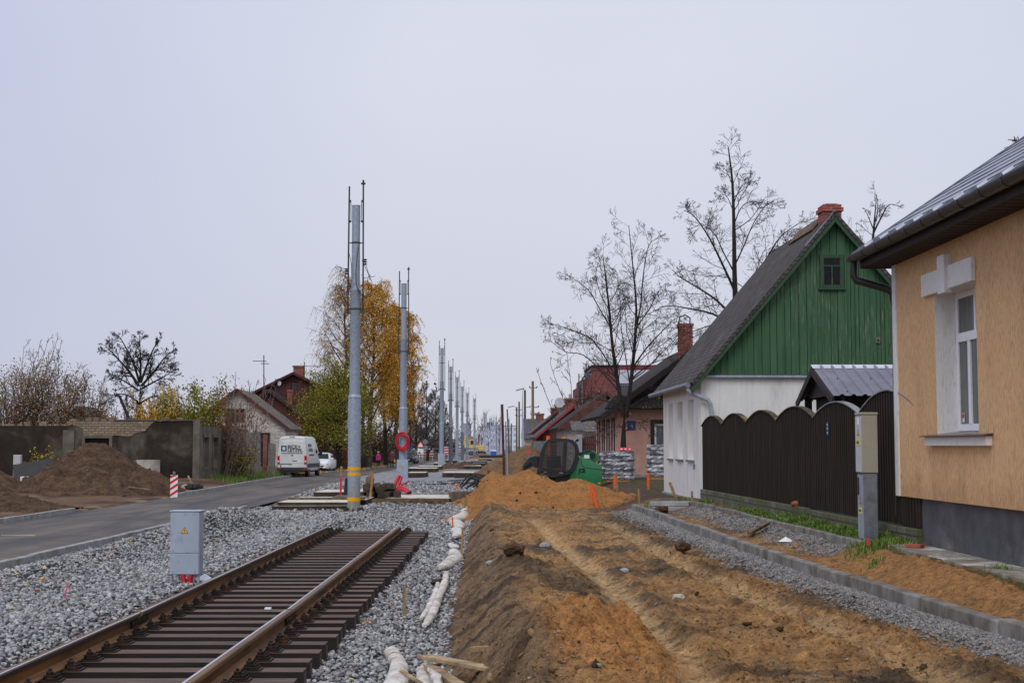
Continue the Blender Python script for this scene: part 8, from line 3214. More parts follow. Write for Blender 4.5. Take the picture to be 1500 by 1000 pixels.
H4, *_ = row_house('mossy_roofed_house', 'house with a mossy maroon edged roof carrying a satellite dish', 778, 634, 816, 603, 118, 13, 'brick_red', 'slate_moss', 'maroon', .6, [(812, 597, .5, 2, 1.5, 'brick_red'), (822, 592, .9, 5, 2.5, 'timber')])
mb = MB()
mb.lathe([(.02, 0), (.17, .025), (.32, .08), (.42, .16)], 20)
o = mb.build('satellite_dish', m['dish'], None, smooth=50, fix=False)
p = W(820, 590, 116)
o.location = (p.x, 116, p.z)
o.rotation_euler = (R(82), 0, R(-12))
tag(o, 'large round grey satellite dish on the mossy roofed house', 'satellite dish')
mb = MB()
mb.tube([(0, 0, 0), (0, .1, -1.1)], .04, 6)
o2 = mb.build('dish_mast', m['zinc_light'], o)
o2.rotation_euler = (R(-82), 0, 0)
# grey slate house far
SG = T('grey_slate_house', 'far house with a steep grey slate roof and red chimney behind the wooden poles', 'house', (W(769, 650, 160).x, 160, .5), .02)
a_, b_ = W(769, 612, 160), W(806, 645, 160)
mb = MB()
mb.box(0, 6.5, .4, 9, 0, 2.6)
mb.build('wall', m['pale_wall'], SG)
mb = MB()
zt_ = a_.z - .5
mb.prism([(-.3, 2.4), (9.3, 2.4), (4.6, zt_ + 0), ], 'x', -.2, 6.6)
mb.v = [(x, y, z) for x, y, z in mb.v]
rf = mb.build('roof', m['slate'], SG)
q = W(793, 604, 160)
mb = MB()
mb.box(q.x - SG.location.x - .45, q.x - SG.location.x + .45, 4.2, 5.1, zt_ - 1, q.z - .5 - .2)
mb.box(q.x - SG.location.x - .52, q.x - SG.location.x + .52, 4.13, 5.17, q.z - .7, q.z - .5)
mb.build('chimney', m['brick_red'], rf)
mb = MB()
mb.prism([(-.16, 0), (.16, 0), (.03, 7.4), (-.03, 7.4)], 'y', -.02, .04)
o = mb.build('white_mast', m['galv_far'], None, loc=(W(765.5, 650, 150).x, 150, .5))
tag(o, 'tall pale narrow tapering mast between the dark wooden poles', 'mast')
# modern red building
RB = T('red_apartment_building', 'modern red brick building with a glazed balcony rising behind the old roofs', 'building', (W(868, 600, 112).x, 112, .6), .02)
s_ = 112 / F
zt_ = W(868, 537, 112).z - .6
mb = MB()
mb.box(0, 5.8, 0, 8, 0, zt_)
mb.box(-.75, 0, .5, 8, 0, zt_ - .95)
mb.box(-1.05, -.75, 1.0, 8, 0, zt_ - 1.55)
mb.build('wall', m['red_facade'], RB)
mb = MB()
mb.box(-.08, 5.9, -.1, 8.1, zt_, zt_ + .14)
mb.build('parapet', m['dark_roof'], RB)
mb = MB()
mb.prism([(-.80, zt_ - .9), (-.02, zt_ - .15), (-.02, zt_ - .75), (-.80, zt_ - .9)][:3], 'y', .45, .55)
mb.tube([(-.80, .5, zt_ - .90), (0, .5, zt_ - .10)], .05, 5)
mb.tube([(-1.05, 1, zt_ - 1.5), (-.75, .9, zt_ - 1.25)], .05, 5)
for xx, za in ((-1.05, zt_ - 1.5), (-.78, zt_ - .9)):
 mb.tube([(xx, .45, 0), (xx, .45, za)], .05, 5)
mb.build('stair_glazing', m['zinc'], RB)
mb = MB()
mb.box(.95, 1.45, -.04, .0, zt_ - 2.4, zt_ - 2.1)
mb.build('vent', m['board_black'], RB)
mb = MB()
mb.box(2.05, 5.8, -.05, .0, zt_ - 1.3, zt_ - .25)
mb.build('pale_panel', m['far_white'], RB)
mb = MB()
mb.box(2.05, 5.8, -.9, -.0, zt_ - 2.6, zt_ - 2.45)
for k in range(24):
 mb.box(2.1 + k * .155, 2.13 + k * .155, -.88, -.84, zt_ - 2.45, zt_ - 1.5)
mb.box(2.05, 5.8, -.9, -.82, zt_ - 1.5, zt_ - 1.42)
bal = mb.build('balcony', m['zinc'], RB)
mb = MB()
mb.box(2.05, 5.8, -.03, -.0, zt_ - 2.4, zt_ - 1.35)
mb.build('balcony_window', m['glass'], RB)
mb = MB()
mb.box(2.05, 5.9, -.95, -.91, zt_ - .24, zt_ + .02)
mb.build('red_fascia', m['red_strip'], RB)
antenna(848, 547, 592, 100, 'thin mast standing before the modern red building', [])
# gate, lean-to and cabinet between the brown house and the salmon house
Yg = 73.0
def at(px, py, Y=Yg):
 return W(px, py, Y)
lt = T('lean_to', 'low lean-to with a mossy corrugated roof above a brown gate', 'lean-to', (at(840, 650).x, Yg, .6))
a_, b_ = at(838, 619), at(880, 630)
mb = MB()
corrugated(mb, (0 - .1, -.25, b_.z - .6), (b_.x - a_.x + .4, 0, 0), (0, 1.8, a_.z - b_.z + .1), .18, .03)
mb.build('roof', m['slate_moss'], lt, fix=False)
mb = MB()
mb.box(.15, .5, .15, .5, 0, b_.z - .6)
mb.walls('y', 1.2, 1.4, .5, 1.7, 0, b_.z - .62, [])
mb.build('wall', m['pale_wall'], lt)
mb = MB()
mb.box(.4, 1.7, -.05, .02, b_.z - .6 - .45, b_.z - .6 - .38)
mb.tube([(.5, 0, b_.z - 1.05), (1.1, 0, b_.z - 1.5)], .03, 5)
mb.build('bracket', m['zinc_light'], lt)
a_, b_ = at(852, 641), at(877, 640)
gt2 = T('board_gate', 'dark maroon boarded gate below the lean-to', 'gate', (a_.x, Yg - .3, .6))
mb = MB()
hh = a_.z - .6
for k in range(8):
 x0_ = k * (b_.x - a_.x) / 8
 mb.box(x0_ + .006, x0_ + (b_.x - a_.x) / 8 - .006, 0, .03, 0, hh + .06 * math.sin(k / 7 * PI))
mb.build('boards', m['maroon'], gt2)
mb = MB()
mb.box(0, b_.x - a_.x, .03, .07, .3, .42)
mb.box(0, b_.x - a_.x, .03, .07, hh - .4, hh - .28)
mb.build_each('rail', m['dark_wood'], gt2)
a_, b_ = at(843.5, 637), at(852, 637)
mb = MB()
mb.box(0, b_.x - a_.x, 0, .25, 0, a_.z - .6)
o = mb.build('gate_post', m['zinc_light'], None, bevel=.02, loc=(a_.x, Yg - .6, .6))
tag(o, 'light grey square gate post left of the maroon gate', 'gate post')
mb = MB()
a_ = W(790, 655, 96)
for k in range(9):
 mb.box(k * .11, k * .11 + .1, 0, .03, 0, 1.9)
o = mb.build('sheet_fence', m['zinc'], None, loc=(a_.x - .4, 96, .5))
tag(o, 'grey sheet metal fence section behind the loader', 'fence')
mb = MB()
a_, b_ = W(803, 638, 99), W(803, 668, 99)
mb.tube([(0, 0, 0), (0, 0, a_.z - .5)], .13, 8)
o = mb.build('orange_tube', m['orange'], None, loc=(a_.x, 99, .5))
tag(o, 'bright orange upright tube before the red edged house', 'tube')
a_ = W(774, 662, 74)
t_ = T('round_sign', 'round red sign disc on a thin post beside the earth heap', 'sign', (a_.x, 74, g(a_.x, 74)))
mb = MB()
zc = a_.z - g(a_.x, 74)
mb.prism([(.09 * math.cos(2 * PI * k / 18), zc + .09 * math.sin(2 * PI * k / 18)) for k in range(18)], 'y', -.02, .0)
mb.build('disc', m['mark_red'], t_)
mb = MB()
mb.tube([(0, .02, 0), (0, .02, zc)], .02, 6)
mb.build('post', m['zinc'], t_)
# ================================================================== wooden poles and street lamps on the right
def wpole(px, pyt, Y, label, r=.14, lean=0.0, lamp=0, mat='wood_pole_dk', arms=()):
 a = W(px, 652, Y)
 zt_ = W(px, pyt, Y).z
 gz_ = g(a.x, Y)
 t_ = T('utility_pole', label, 'utility pole', (a.x, Y, gz_))
 mb = MB()
 H = zt_ - gz_
 mb.tube([(0, 0, -.2), (lean * .5, 0, H * .5), (lean, 0, H)], [r, r * .88, r * .75], 10)
 mb.build('shaft', m[mat], t_, smooth=50)
 if lamp:
  mb = MB()
  mb.tube([(lean, 0, H - .2), (lean + lamp * .5, -.3, H + .05), (lean + lamp * 1.2, -.5, H + .12)], .035, 5)
  ar = mb.build('lamp_arm', m['zinc'], t_)
  mb = MB()
  mb.obox((lean + lamp * 1.6, -.6, H + .05), (1.0, .28, .16), (0, .25 * (1 if lamp > 0 else -1), 0))
  mb.build('lamp_head', m['zinc_light'], ar, bevel=.04)
 for z_, xa, xb in arms:
  mb = MB()
  mb.tube([(lean * z_ / H + xa, 0, z_), (lean * z_ / H + xb, -.1, z_)], .035, 5)
  for xx in (xa, xb):
   if abs(xx) > .25:
    mb.lathe([(.06, 0), (.07, .08), (.03, .16)], 8, (lean * z_ / H + xx, -.05, z_ + .02))
  mb.build('cross_arm', m['iron'], t_)
 return t_
wpole(780.5, 558, 140, 'pale weathered utility pole nearest the old houses', .17, 0, 0, 'wood_pole', ((5.6, -.1, .55), (5.0, -.1, .6), (7.5, -.3, .4)))
wpole(769, 571, 165, 'dark utility pole with a street lamp arm, second from the old houses', .16, 0, -.35, 'wood_pole_dk', ((6.3, -.1, .6),))
wpole(760.5, 588, 205, 'dark utility pole third from the old houses', .16, 0, 0, 'wood_pole_dk', ((7.0, -.5, .3), (6.2, -.5, .3)))
wpole(757, 596, 230, 'dark utility pole with a lamp head pointing left', .16, 0, -.6)
wpole(746.5, 599, 260, 'leaning dark utility pole with a kinked top', .17, -.45)
wpole(748.5, 620, 275, 'short dark pole close behind the leaning one', .16, .1)
wpole(741.5, 617, 300, 'thin dark pole left of the leaning utility pole', .15, -.1)
wpole(744.5, 613, 320, 'straight dark pole at the far right of the distant poles', .15, 0)
# ================================================================== far end of the street
mb = MB()
def far_block(name, px0, px1, pyt, pyb, Y, mat, label, win=None, depth=12):
 a, b = W(px0, pyt, Y), W(px1, pyt, Y)
 t_ = T(name, label, 'building', (a.x, Y, 0))
 mb = MB()
 L, H = b.x - a.x, a.z
 mb.box(0, L, 0, depth, 0, H)
 mb.build('wall', m[mat], t_)
 mb = MB()
 mb.box(-.1, L + .1, -.1, depth + .1, H, H + .35)
 mb.build('parapet', m['far_grey'], t_)
 if win:
  nx, nz_ = win
  for i in range(nx):
   for j in range(nz_):
    mb = MB()
    x0_ = L * (i + .25) / nx
    z0_ = H * (j + .25) / nz_
    mb.box(x0_, x0_ + L / nx * .5, -.06, .0, z0_, z0_ + H / nz_ * .5)
    mb.build('window', m['far_win'], t_)
 return t_
far_block('apartment_block', 699, 716, 626, 655, 620, 'far_white', 'far white block with a tall plain gable, left of the pole cluster', (2, 4))
far_block('apartment_block', 716, 757, 624, 655, 640, 'far_white', 'wide pale apartment block closing the street behind the pole cluster', (7, 4))
far_block('grey_block', 679, 689, 621, 655, 560, 'far_grey', 'narrow mauve grey block between the steel poles', (2, 4))
far_block('brick_block', 713, 723, 619, 640, 700, 'far_red', 'far reddish building peeping above the wide pale block', (3, 2))
fh = gable_house('red_roofed_house', 'far house with a red roof between the seventh and eighth poles', (W(688, 650, 520).x, 520, .1), .3, 6, 7, 2.4, 4.6, 'pale_wall', 'far_red', None, .5)
gable_house('red_roofed_house', 'far house with a pale gable and red roof left of the eighth pole', (W(676, 650, 500).x, 500, .1), -.5, 5.5, 7, 2.6, 5.2, 'far_white', 'far_red', None, .5)
gable_house('red_roofed_house', 'far gabled house right of the eighth pole before the white block', (W(704, 650, 540).x, 540, .1), .5, 5.5, 7, 2.4, 4.8, 'far_white', 'far_grey', None, .5)
gable_house('pale_house', 'pale green old house partly hidden behind the dark trees on the left', (W(601, 650, 215).x, 215, .2), .02, 3.4, 8, 3.4, 5.6, 'pale_green', 'far_grey', None, .3, [(-1.1, -.3, 1.0, 2.4), (.3, 1.1, 1.0, 2.4)])
# tall green tower-like gable behind
far_block('green_tower', 597, 605, 614, 650, 235, 'pale_green', 'pale green tower of a house rising above the dark trees at the second pole', (1, 3), 4)
far_block('low_shed', 615, 640, 645, 660, 300, 'pale_wall', 'low pale building behind the dark trees', (4, 1), 6)
# barriers, signs
for i, (px, Y, rz, lab) in enumerate([(610, 188, .1, 'red and white barrier board right of the dark car'), (615.5, 190, -.2, 'second red and white barrier board from the dark car'), (621, 191, .15, 'third red and white barrier board, behind the earth heap'), (630, 193, .0, 'red and white barrier board at the right end of the heap'), (653, 195, .1, 'red and white barrier board right of the third pole'), (673, 200, .1, 'red and white barrier board beside the seventh pole')]):
 a = W(px, 670, Y)
 t_ = T('barrier_board', lab, 'barrier', (a.x, Y, g(a.x, Y) + .12), rz)
 mb = MB()
 mb.box(-.45, .45, -.02, .02, .55, 1.65)
 for xx in (-.35, .35):
  mb.box(xx - .03, xx + .03, .02, .06, -.3, 1.65)
 pn_ = mb.build('panel', m['white_paint'], t_)
 mb = MB()
 for q in range(3):
  z_ = .57 + q * .36
  mb.prism([(-.44, z_), (.44, z_ + .1), (.44, z_ + .28), (-.44, z_ + .18)], 'y', -.026, -.0205)
 mb.build('red_stripe', m['red_paint'], pn_)
mb = MB()
a, b = W(632, 664, 197), W(700, 664, 197)
for q in range(14):
 xx = a.x + (b.x - a.x) * q / 13 - a.x
 mb.box(xx - .03, xx + .03, -.03, .03, -1.2, .5)
mb.box(0, b.x - a.x, -.02, .02, .3, .45)
mb.box(0, b.x - a.x, -.02, .02, -.3, -.15)
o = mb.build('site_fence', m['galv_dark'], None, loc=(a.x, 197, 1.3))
tag(o, 'low grey site fence across the street behind the poles', 'fence')
for (px, py, Y, kind, lab) in ((616, 651, 172, 'tri', 'triangular red bordered warning sign before the dark trees'), (623, 647, 176, 'dia', 'grey back of a diamond road sign beside the triangular one'), (602, 656, 170, 'sq', 'small blue square road sign above the dark car')):
 a = W(px, py, Y)
 gz_ = g(a.x, Y)
 t_ = T('road_sign', lab, 'road sign', (a.x, Y, gz_))
 zc = a.z - gz_
 mb = MB()
 mb.tube([(0, .03, -.1), (0, .03, zc + .3)], .035, 6)
 mb.build('post', m['zinc'], t_)
 if kind == 'tri':
  mb = MB()
  mb.prism([(-.5, zc - .35), (.5, zc - .35), (0, zc + .5)], 'y', -.02, .0)
  f_ = mb.build('face', m['red_paint'], t_)
  mb = MB()
  mb.prism([(-.32, zc - .25), (.32, zc - .25), (0, zc + .28)], 'y', -.026, -.0205)
  mb.build('face_centre', m['white_paint'], f_)
  mb = MB()
  mb.box(-.35, .35, -.02, 0, zc - 1.0, zc - .5)
  mb.build('sub_plate', m['white_paint'], t_)
 elif kind == 'dia':
  mb = MB()
  mb.prism([(0, zc - .4), (.4, zc), (0, zc + .4), (-.4, zc)], 'y', -.02, .0)
  mb.box(-.3, .3, -.02, 0, zc - 1.0, zc - .45)
  mb.build('face', m['zinc'], t_)
 else:
  mb = MB()
  mb.box(-.25, .25, -.02, 0, zc - .3, zc + .3)
  mb.build('face', m['blue_sign'], t_)
# yellow excavator
EX = T('excavator', 'haze paled yellow excavator working at the far end of the tram bed', 'excavator', (W(698, 660, 285).x, 285, .15), 0)
mb = MB()
mb.box(-1.4, 1.6, -1.2, 1.3, 1.0, 2.0)
mb.build('housing', m['exc_yellow'], EX, bevel=.12)
mb = MB()
mb.box(-1.3, -.2, -1.1, .1, 2.0, 3.1)
cbx = mb.build('cab', m['exc_yellow'], EX, bevel=.1)
mb = MB()
mb.box(-1.15, -.35, -1.12, -1.101, 2.15, 2.95)
mb.build('cab_window', m['glass'], cbx)
mb = MB()
for yy_ in (-1.3, .7):
 mb.prism([(-1.7, .15), (-1.3, 0), (1.5, 0), (1.9, .15), (1.9, .6), (1.5, .8), (-1.3, .8), (-1.7, .6)], 'y', yy_, yy_ + .6)
mb.build('track', m['black'], EX, bevel=.04)
mb = MB()
mb.prism([(-1.2, 1.7), (-.9, 2.2), (-2.0, 3.9), (-2.35, 3.95), (-2.45, 3.6)], 'y', .3, .7)
bm_ = mb.build('boom', m['exc_yellow'], EX, bevel=.03)
mb = MB()
mb.prism([(-2.5, 4.0), (-2.15, 3.9), (-2.3, 1.4), (-2.6, 1.4)], 'y', .35, .65)
mb.build('stick', m['exc_yellow'], EX, bevel=.03)
mb = MB()
mb.prism([(-2.7, 1.4), (-2.1, 1.5), (-1.9, 1.0), (-2.2, .6), (-2.7, .75)], 'y', .1, .9)
mb.build('bucket', m['conc_d'], EX)
# portable toilet
PT = T('portable_toilet', 'blue portable toilet with a white roof at the far end of the works', 'portable toilet', (W(723, 664, 230).x, 230, g(W(723, 664, 230).x, 230) + .1))
mb = MB()
mb.box(-.48, .48, -.45, .45, 0, .95)
mb.build('cabin', m['blue_plastic'], PT, bevel=.05)
mb = MB()
mb.prism([(-.52, .95), (.52, .95), (.40, 1.16), (-.40, 1.16)], 'y', -.5, .5)
mb.build('roof', m['white_paint'], PT, bevel=.04)
mb = MB()
mb.box(-.30, .30, -.47, -.451, .05, .88)
mb.build('door', m['blue_plastic'], PT)
# long pipes and heaps at the far works
mb = MB()
mb.tube([(0, 0, 0), (3.4, .3, .05)], .17, 8)
o = mb.build('long_pipe', m['cable'], None, smooth=50, loc=(W(702, 668, 205).x, 205, .52))
tag(o, 'long black pipe lying across the far works before the toilet', 'pipe')
heap('earth_heap', -7.5, 1.5, 214, 236, lambda X, Y: np.maximum(cone(X, Y, -4.6, 222, 2.2, 6, .75, .2, .3, 41), cone(X, Y, -1.2, 226, 2.0, 6, .7, .2, .3, 43)), 'earth2', 'low brown heaps of earth around the far blue toilet', .25, nz=.12)
# bird
mb = MB()
mb.ball((0, 0, 0), .06, 8, 6, 0, (1.9, .8, .7))
b_ = mb.build('bird', m['board_black'], None, smooth=60)
p = W(637.7, 562.6, 90)
b_.location = p
mb = MB()
for s in (-1, 1):
 mb.add([(.04, 0, .01), (-.06, 0, .01), (-.10, s * .16, .09), (0, s * .15, .10), (-.02, s * .30, .05)], [(0, 1, 2, 3), (3, 2, 4)])
mb.add([(-.10, -.02, 0), (-.10, .02, 0), (-.22, .04, .0), (-.22, -.04, .0)], [(0, 1, 2, 3)])
mb.build('wings', m['board_black'], b_, fix=False)
tag(b_, 'small dark bird flying over the street', 'bird')
# ================================================================== trees
class Tree:
 def __init__(self, seed):
  self.r = random.Random(seed)
  self.br = []      # (pts, radii)
  self.tips = []    # leaf positions
 def rv(self, s=1.0):
  r = self.r
  return Vector((r.gauss(0, s), r.gauss(0, s), r.gauss(0, s)))
 def limb(self, p, d, L, r0, r1, seg=5, wob=.12, up=.0):
  d = Vector(d).normalized()
  p = Vector(p)
  pts = [p.copy()]
  for i in range(seg):
   d = (d + self.rv(wob) + Vector((0, 0, up))).normalized()
   p = p + d * (L / seg)
   pts.append(p.copy())
  n = len(pts)
  rr = [r0 + (r1 - r0) * i / (n - 1) for i in range(n)]
  self.br.append((pts, rr))
  return pts, rr
 def grow(self, p, d, L, r0, lvl, spec):
  """spec: list of dicts per level: n children, ang, lr length ratio, up, wob, from"""
  s = spec[lvl]
  pts, rr = self.limb(p, d, L, r0, max(r0 * s.get('tap', .35), spec[-1].get('rmin', .006)), s.get('seg', 5), s.get('wob', .1), s.get('up', 0))
  if lvl + 1 < len(spec):
   self.kids_on(pts, rr, L, lvl, spec)
  else:
   self.tips.extend([pts[-1], pts[len(pts) // 2 + 1], (pts[-1] + pts[-2]) / 2])
 def kids_on(self, pts, rr, L, lvl, spec, n=None, f0=None, lmul=1.0):
  s = spec[lvl]
  n = n if n is not None else s['n']
  if isinstance(n, float):
   n = int(n + self.r.random())
  f0 = s.get('from', .25) if f0 is None else f0
  N = len(pts) - 1
  for k in range(n):
   f = f0 + (1 - f0) * ((k + self.r.random()) / n)
   i = min(int(f * N), N - 1)
   q = f * N - i
   b = pts[i].lerp(pts[i + 1], q)
   dd = (pts[i + 1] - pts[i]).normalized()
   perp = dd.cross(self.rv().normalized())
   if perp.length < 1e-4:
    continue
   perp.normalize()
   a = R(s.get('ang', 45) + self.r.gauss(0, 9))
   nd = dd * math.cos(a) + perp * math.sin(a)
   LL = L * s['lr'] * lmul * (1.1 - s.get('fall', .8) * f) * self.r.uniform(.6, 1.25)
   r1 = (rr[i] + (rr[i + 1] - rr[i]) * q) * s.get('rr', .5)
   self.grow(b, nd, LL, max(r1, spec[-1].get('rmin', .006)), lvl + 1, spec)
 def mesh(self, rmin_split, name_t, mat_t, name_c, mat_c, root, n_big=8, n_small=3, origin=Vector((0, 0, 0))):
  A, B = MB(), MB()
  for pts, rr in self.br:
   pp = [q - origin for q in pts]
   if rr[0] >= rmin_split:
    A.tube(pp, rr, n_big if rr[0] > rmin_split * 2 else 5, caps=False)
   else:
    B.tube(pp, rr, n_small, caps=False)
  oa = A.build(name_t, mat_t, root, smooth=60, fix=False) if A.f else None
  ob = B.build(name_c, mat_c, root, fix=False) if B.f else None
  return oa, ob
def leaf_cloud(name, pts, k, spread, size, mat, root, origin, seed=1, droop=0.0, zs=1.0):
 rs_ = np.random.RandomState(seed)
 P = np.array([tuple(q - origin) for q in pts])
 idx = rs_.randint(0, len(P), k)
 off = rs_.normal(0, spread, (k, 3))
 off[:, 2] *= zs
 return leaf_quads(name, P[idx] + off, size, mat, root, seed, droop=droop)
def px_path(pts, Y, dy=0.0, y0=0.0):
 n = len(pts) - 1
 return [W(x, y, Y + y0 + dy * i / max(n, 1)) for i, (x, y) in enumerate(pts)]
def smooth_path(P, k=3):
 Q = []
 for i in range(len(P) - 1):
  p0, p1, p2, p3 = P[max(i - 1, 0)], P[i], P[i + 1], P[min(i + 2, len(P) - 1)]
  for q in range(k):
   t_ = q / k
   Q.append(.5 * ((2 * p1) + (p2 - p0) * t_ + (2 * p0 - 5 * p1 + 4 * p2 - p3) * t_ ** 2 + (3 * p1 - p0 - 3 * p2 + p3) * t_ ** 3))
 Q.append(P[-1])
 return Q
TW = [dict(n=10, ang=48, lr=.60, up=.03, wob=.10, rr=.36, seg=6), dict(n=7, ang=48, lr=.60, up=.01, wob=.11, rr=.52, seg=5), dict(n=3, ang=42, lr=.8, up=.01, wob=.10, rr=.7, seg=4), dict(n=0, lr=.6, seg=3, wob=.05, rmin=.008, up=.02)]
def pixel_tree(name, label, Y, trunk, limbs, rt, seed, spec=TW, dens=1.0, mat='bark_dark', tw='twig', base_g=None, cat='tree', leaves=None, rmin=.0058):
 tr = Tree(seed)
 spec = [dict(s) for s in spec]
 spec[-1]['rmin'] = rmin
 P0 = smooth_path(px_path(trunk, Y))
 gz_ = g(P0[0].x, Y) if base_g is None else base_g
 P0 = [Vector((P0[0].x, Y, gz_ - .15))] + P0
 n = len(P0)
 tr.br.append((P0, [rt * (1 - .965 * (i / (n - 1)) ** .8) for i in range(n)]))
 L = sum((a - b).length for a, b in zip(P0[1:], P0[:-1]))
 tr.kids_on(P0, tr.br[-1][1], L, 0, spec, int(7 * dens), .55, .38)
 for li, (pts, r0, dy, y0) in enumerate(limbs):
  Q = smooth_path(px_path(pts, Y, dy, y0))
  nn = len(Q)
  rr = [max(r0 * (1 - .88 * i / (nn - 1)), .012) for i in range(nn)]
  tr.br.append((Q, rr))
  LL = sum((a - b).length for a, b in zip(Q[1:], Q[:-1]))
  tr.kids_on(Q, rr, LL, 0, spec, int(13 * dens * min(max(LL / 4, .5), 1.6)), .15, .62 if LL > 3 else .8)
 root = T(name, label, cat, (P0[0].x, Y, gz_))
 o = Vector((P0[0].x, Y, gz_))
 tr.mesh(.045, 'trunk', m[mat], 'crown', m[tw], root, origin=o)
 if leaves:
  leaf_cloud('leaves', tr.tips, leaves[0], leaves[1], leaves[2], m[leaves[3]], root, o, seed)
 return root, tr
# bare street tree in front of the salmon house
limbsA = [
 ([(913, 610), (905, 560), (897, 505), (892, 450), (887, 405), (883, 372)], .13, .3, 0),
 ([(917, 610), (924, 560), (930, 500), (932, 450), (928, 400), (921, 330)], .13, -.3, 0),
 ([(930, 490), (938, 450), (942, 405), (950, 360), (966, 348)], .06, .6, 0),
 ([(905, 560), (890, 530), (868, 498), (845, 486), (815, 476), (806, 474)], .06, -.8, 0),
 ([(908, 575), (885, 548), (855, 520), (828, 515), (803, 496)], .06, .9, 0),
 ([(895, 480), (880, 455), (862, 425), (840, 408), (833, 404)], .05, .6, 0),
 ([(893, 455), (880, 432), (873, 405), (876, 385)], .04, -.6, 0),
 ([(926, 540), (945, 512), (965, 490), (985, 470), (998, 462)], .06, -.7, 0),
 ([(925, 555), (950, 535), (975, 525), (1000, 518)], .055, .8, 0),
 ([(931, 480), (950, 455), (962, 430), (975, 415)], .045, .5, 0),
 ([(912, 600), (895, 590), (875, 585), (858, 583), (838, 590)], .05, -.9, 0),
 ([(918, 600), (940, 585), (960, 575), (985, 575)], .045, -.5, 0),
 ([(914, 625), (895, 625), (880, 632), (870, 642)], .03, -.6, 0),
 ([(916, 625), (935, 618), (950, 625), (958, 640)], .028, -.4, 0),
 ([(922, 560), (916, 520), (910, 480), (908, 440), (905, 405)], .045, .9, 0),
]
rootA, trA = pixel_tree('bare_street_tree', 'bare forked street tree standing in front of the salmon house', 56.5, [(914, 690), (913, 650), (914, 620), (914, 605)], [(q_[0], q_[1] * .72, q_[2], q_[3]) for q_ in limbsA], .21, 21, dens=1.2)
# a few last leaves on it
rsA = np.random.RandomState(4)
Pl = []
for q in trA.tips:
 if 1.0 < q.z < 7 and rsA.rand() < .05:
  Pl.append(q)
if Pl:
 leaf_cloud('leaves', Pl, 300, .12, .10, m['lf_rust'], rootA, Vector(rootA.location), 5)
# tall bare tree behind the green house
limbsB = [
 ([(1080, 455), (1105, 410), (1125, 375), (1145, 345), (1178, 322)], .09, .9, 0),
 ([(1078, 430), (1062, 395), (1040, 350), (1018, 318), (1002, 308)], .08, -.8, 0),
 ([(1079, 470), (1050, 440), (1020, 420), (995, 405), (985, 395)], .075, .9, 0),
 ([(1080, 480), (1045, 460), (1010, 452), (985, 448), (965, 450)], .07, -.9, 0),
 ([(1082, 470), (1110, 440), (1135, 400), (1150, 370), (1172, 345)], .075, -.7, 0),
 ([(1076, 390), (1090, 360), (1105, 325), (1125, 298), (1133, 300)], .055, .6, 0),
 ([(1076, 400), (1060, 370), (1048, 345), (1030, 330), (1012, 335)], .05, .7, 0),
 ([(1075, 330), (1085, 305), (1100, 295), (1128, 300)], .04, -.5, 0),
 ([(1074, 300), (1082, 280), (1092, 268), (1112, 265)], .035, .4, 0),
 ([(1074, 310), (1066, 290), (1056, 285), (1045, 300)], .03, .4, 0),
 ([(1072, 270), (1064, 250), (1052, 240)], .025, -.3, 0),
 ([(1080, 490), (1060, 475), (1030, 480), (1005, 490), (985, 500)], .05, .9, 0),
]
pixel_tree('bare_garden_tree', 'tall bare tree with a straight leader rising behind the green gable', 55, [(1082, 640), (1081, 540), (1078, 460), (1076, 400), (1075, 330), (1073, 270), (1068, 225), (1066, 213)], [(q_[0], q_[1] * .75, q_[2], q_[3]) for q_ in limbsB], .19, 33, dens=1.5)
limbsC = [
 ([(1280, 340), (1290, 320), (1302, 300), (1316, 302)], .05, .5, 0),
 ([(1279, 335), (1272, 318), (1266, 305)], .035, -.4, 0),
 ([(1277, 372), (1290, 352), (1305, 345), (1318, 352)], .05, -.4, 0),
 ([(1276, 380), (1265, 360), (1258, 340)], .04, .5, 0),
 ([(1282, 325), (1286, 305), (1284, 285)], .04, 0, 0),
]
pixel_tree('slender_bare_tree', 'slender bare tree top between the green house and the peach house', 62, [(1272, 640), (1274, 480), (1277, 380), (1280, 335), (1284, 285)], limbsC, .2, 41, dens=.8)
# conifer top behind the peach roof
cr = T('conifer', 'dark conifer just showing above the peach house roof at the right edge', 'tree', (W(1506, 400, 30).x, 30, .8))
tr = Tree(5)
tr.br.append(([Vector((0, 0, -.1)), Vector((0, 0, 4)), Vector((0, 0, 7.9))], [.16, .1, .02]))
for k in range(150):
 z_ = 2.5 + 5.3 * (k / 150)
 an = k * 2.4
 L = .25 + (7.9 - z_) * .24
 tr.limb((0, 0, z_), (math.cos(an), math.sin(an), .25), L, .03, .01, 3, .05, -.02)
 pts = tr.br[-1][0]
 for q in range(8):
  b = pts[0].lerp(pts[-1], .3 + .7 * q / 8)
  tr.limb(b, (math.cos(an + (q % 2 * 2 - 1)), math.sin(an + (q % 2 * 2 - 1)), .25), .18, .018, .008, 2, .1)
tr.mesh(.05, 'trunk', m['bark_dark'], 'crown', m['lf_dark'], cr)
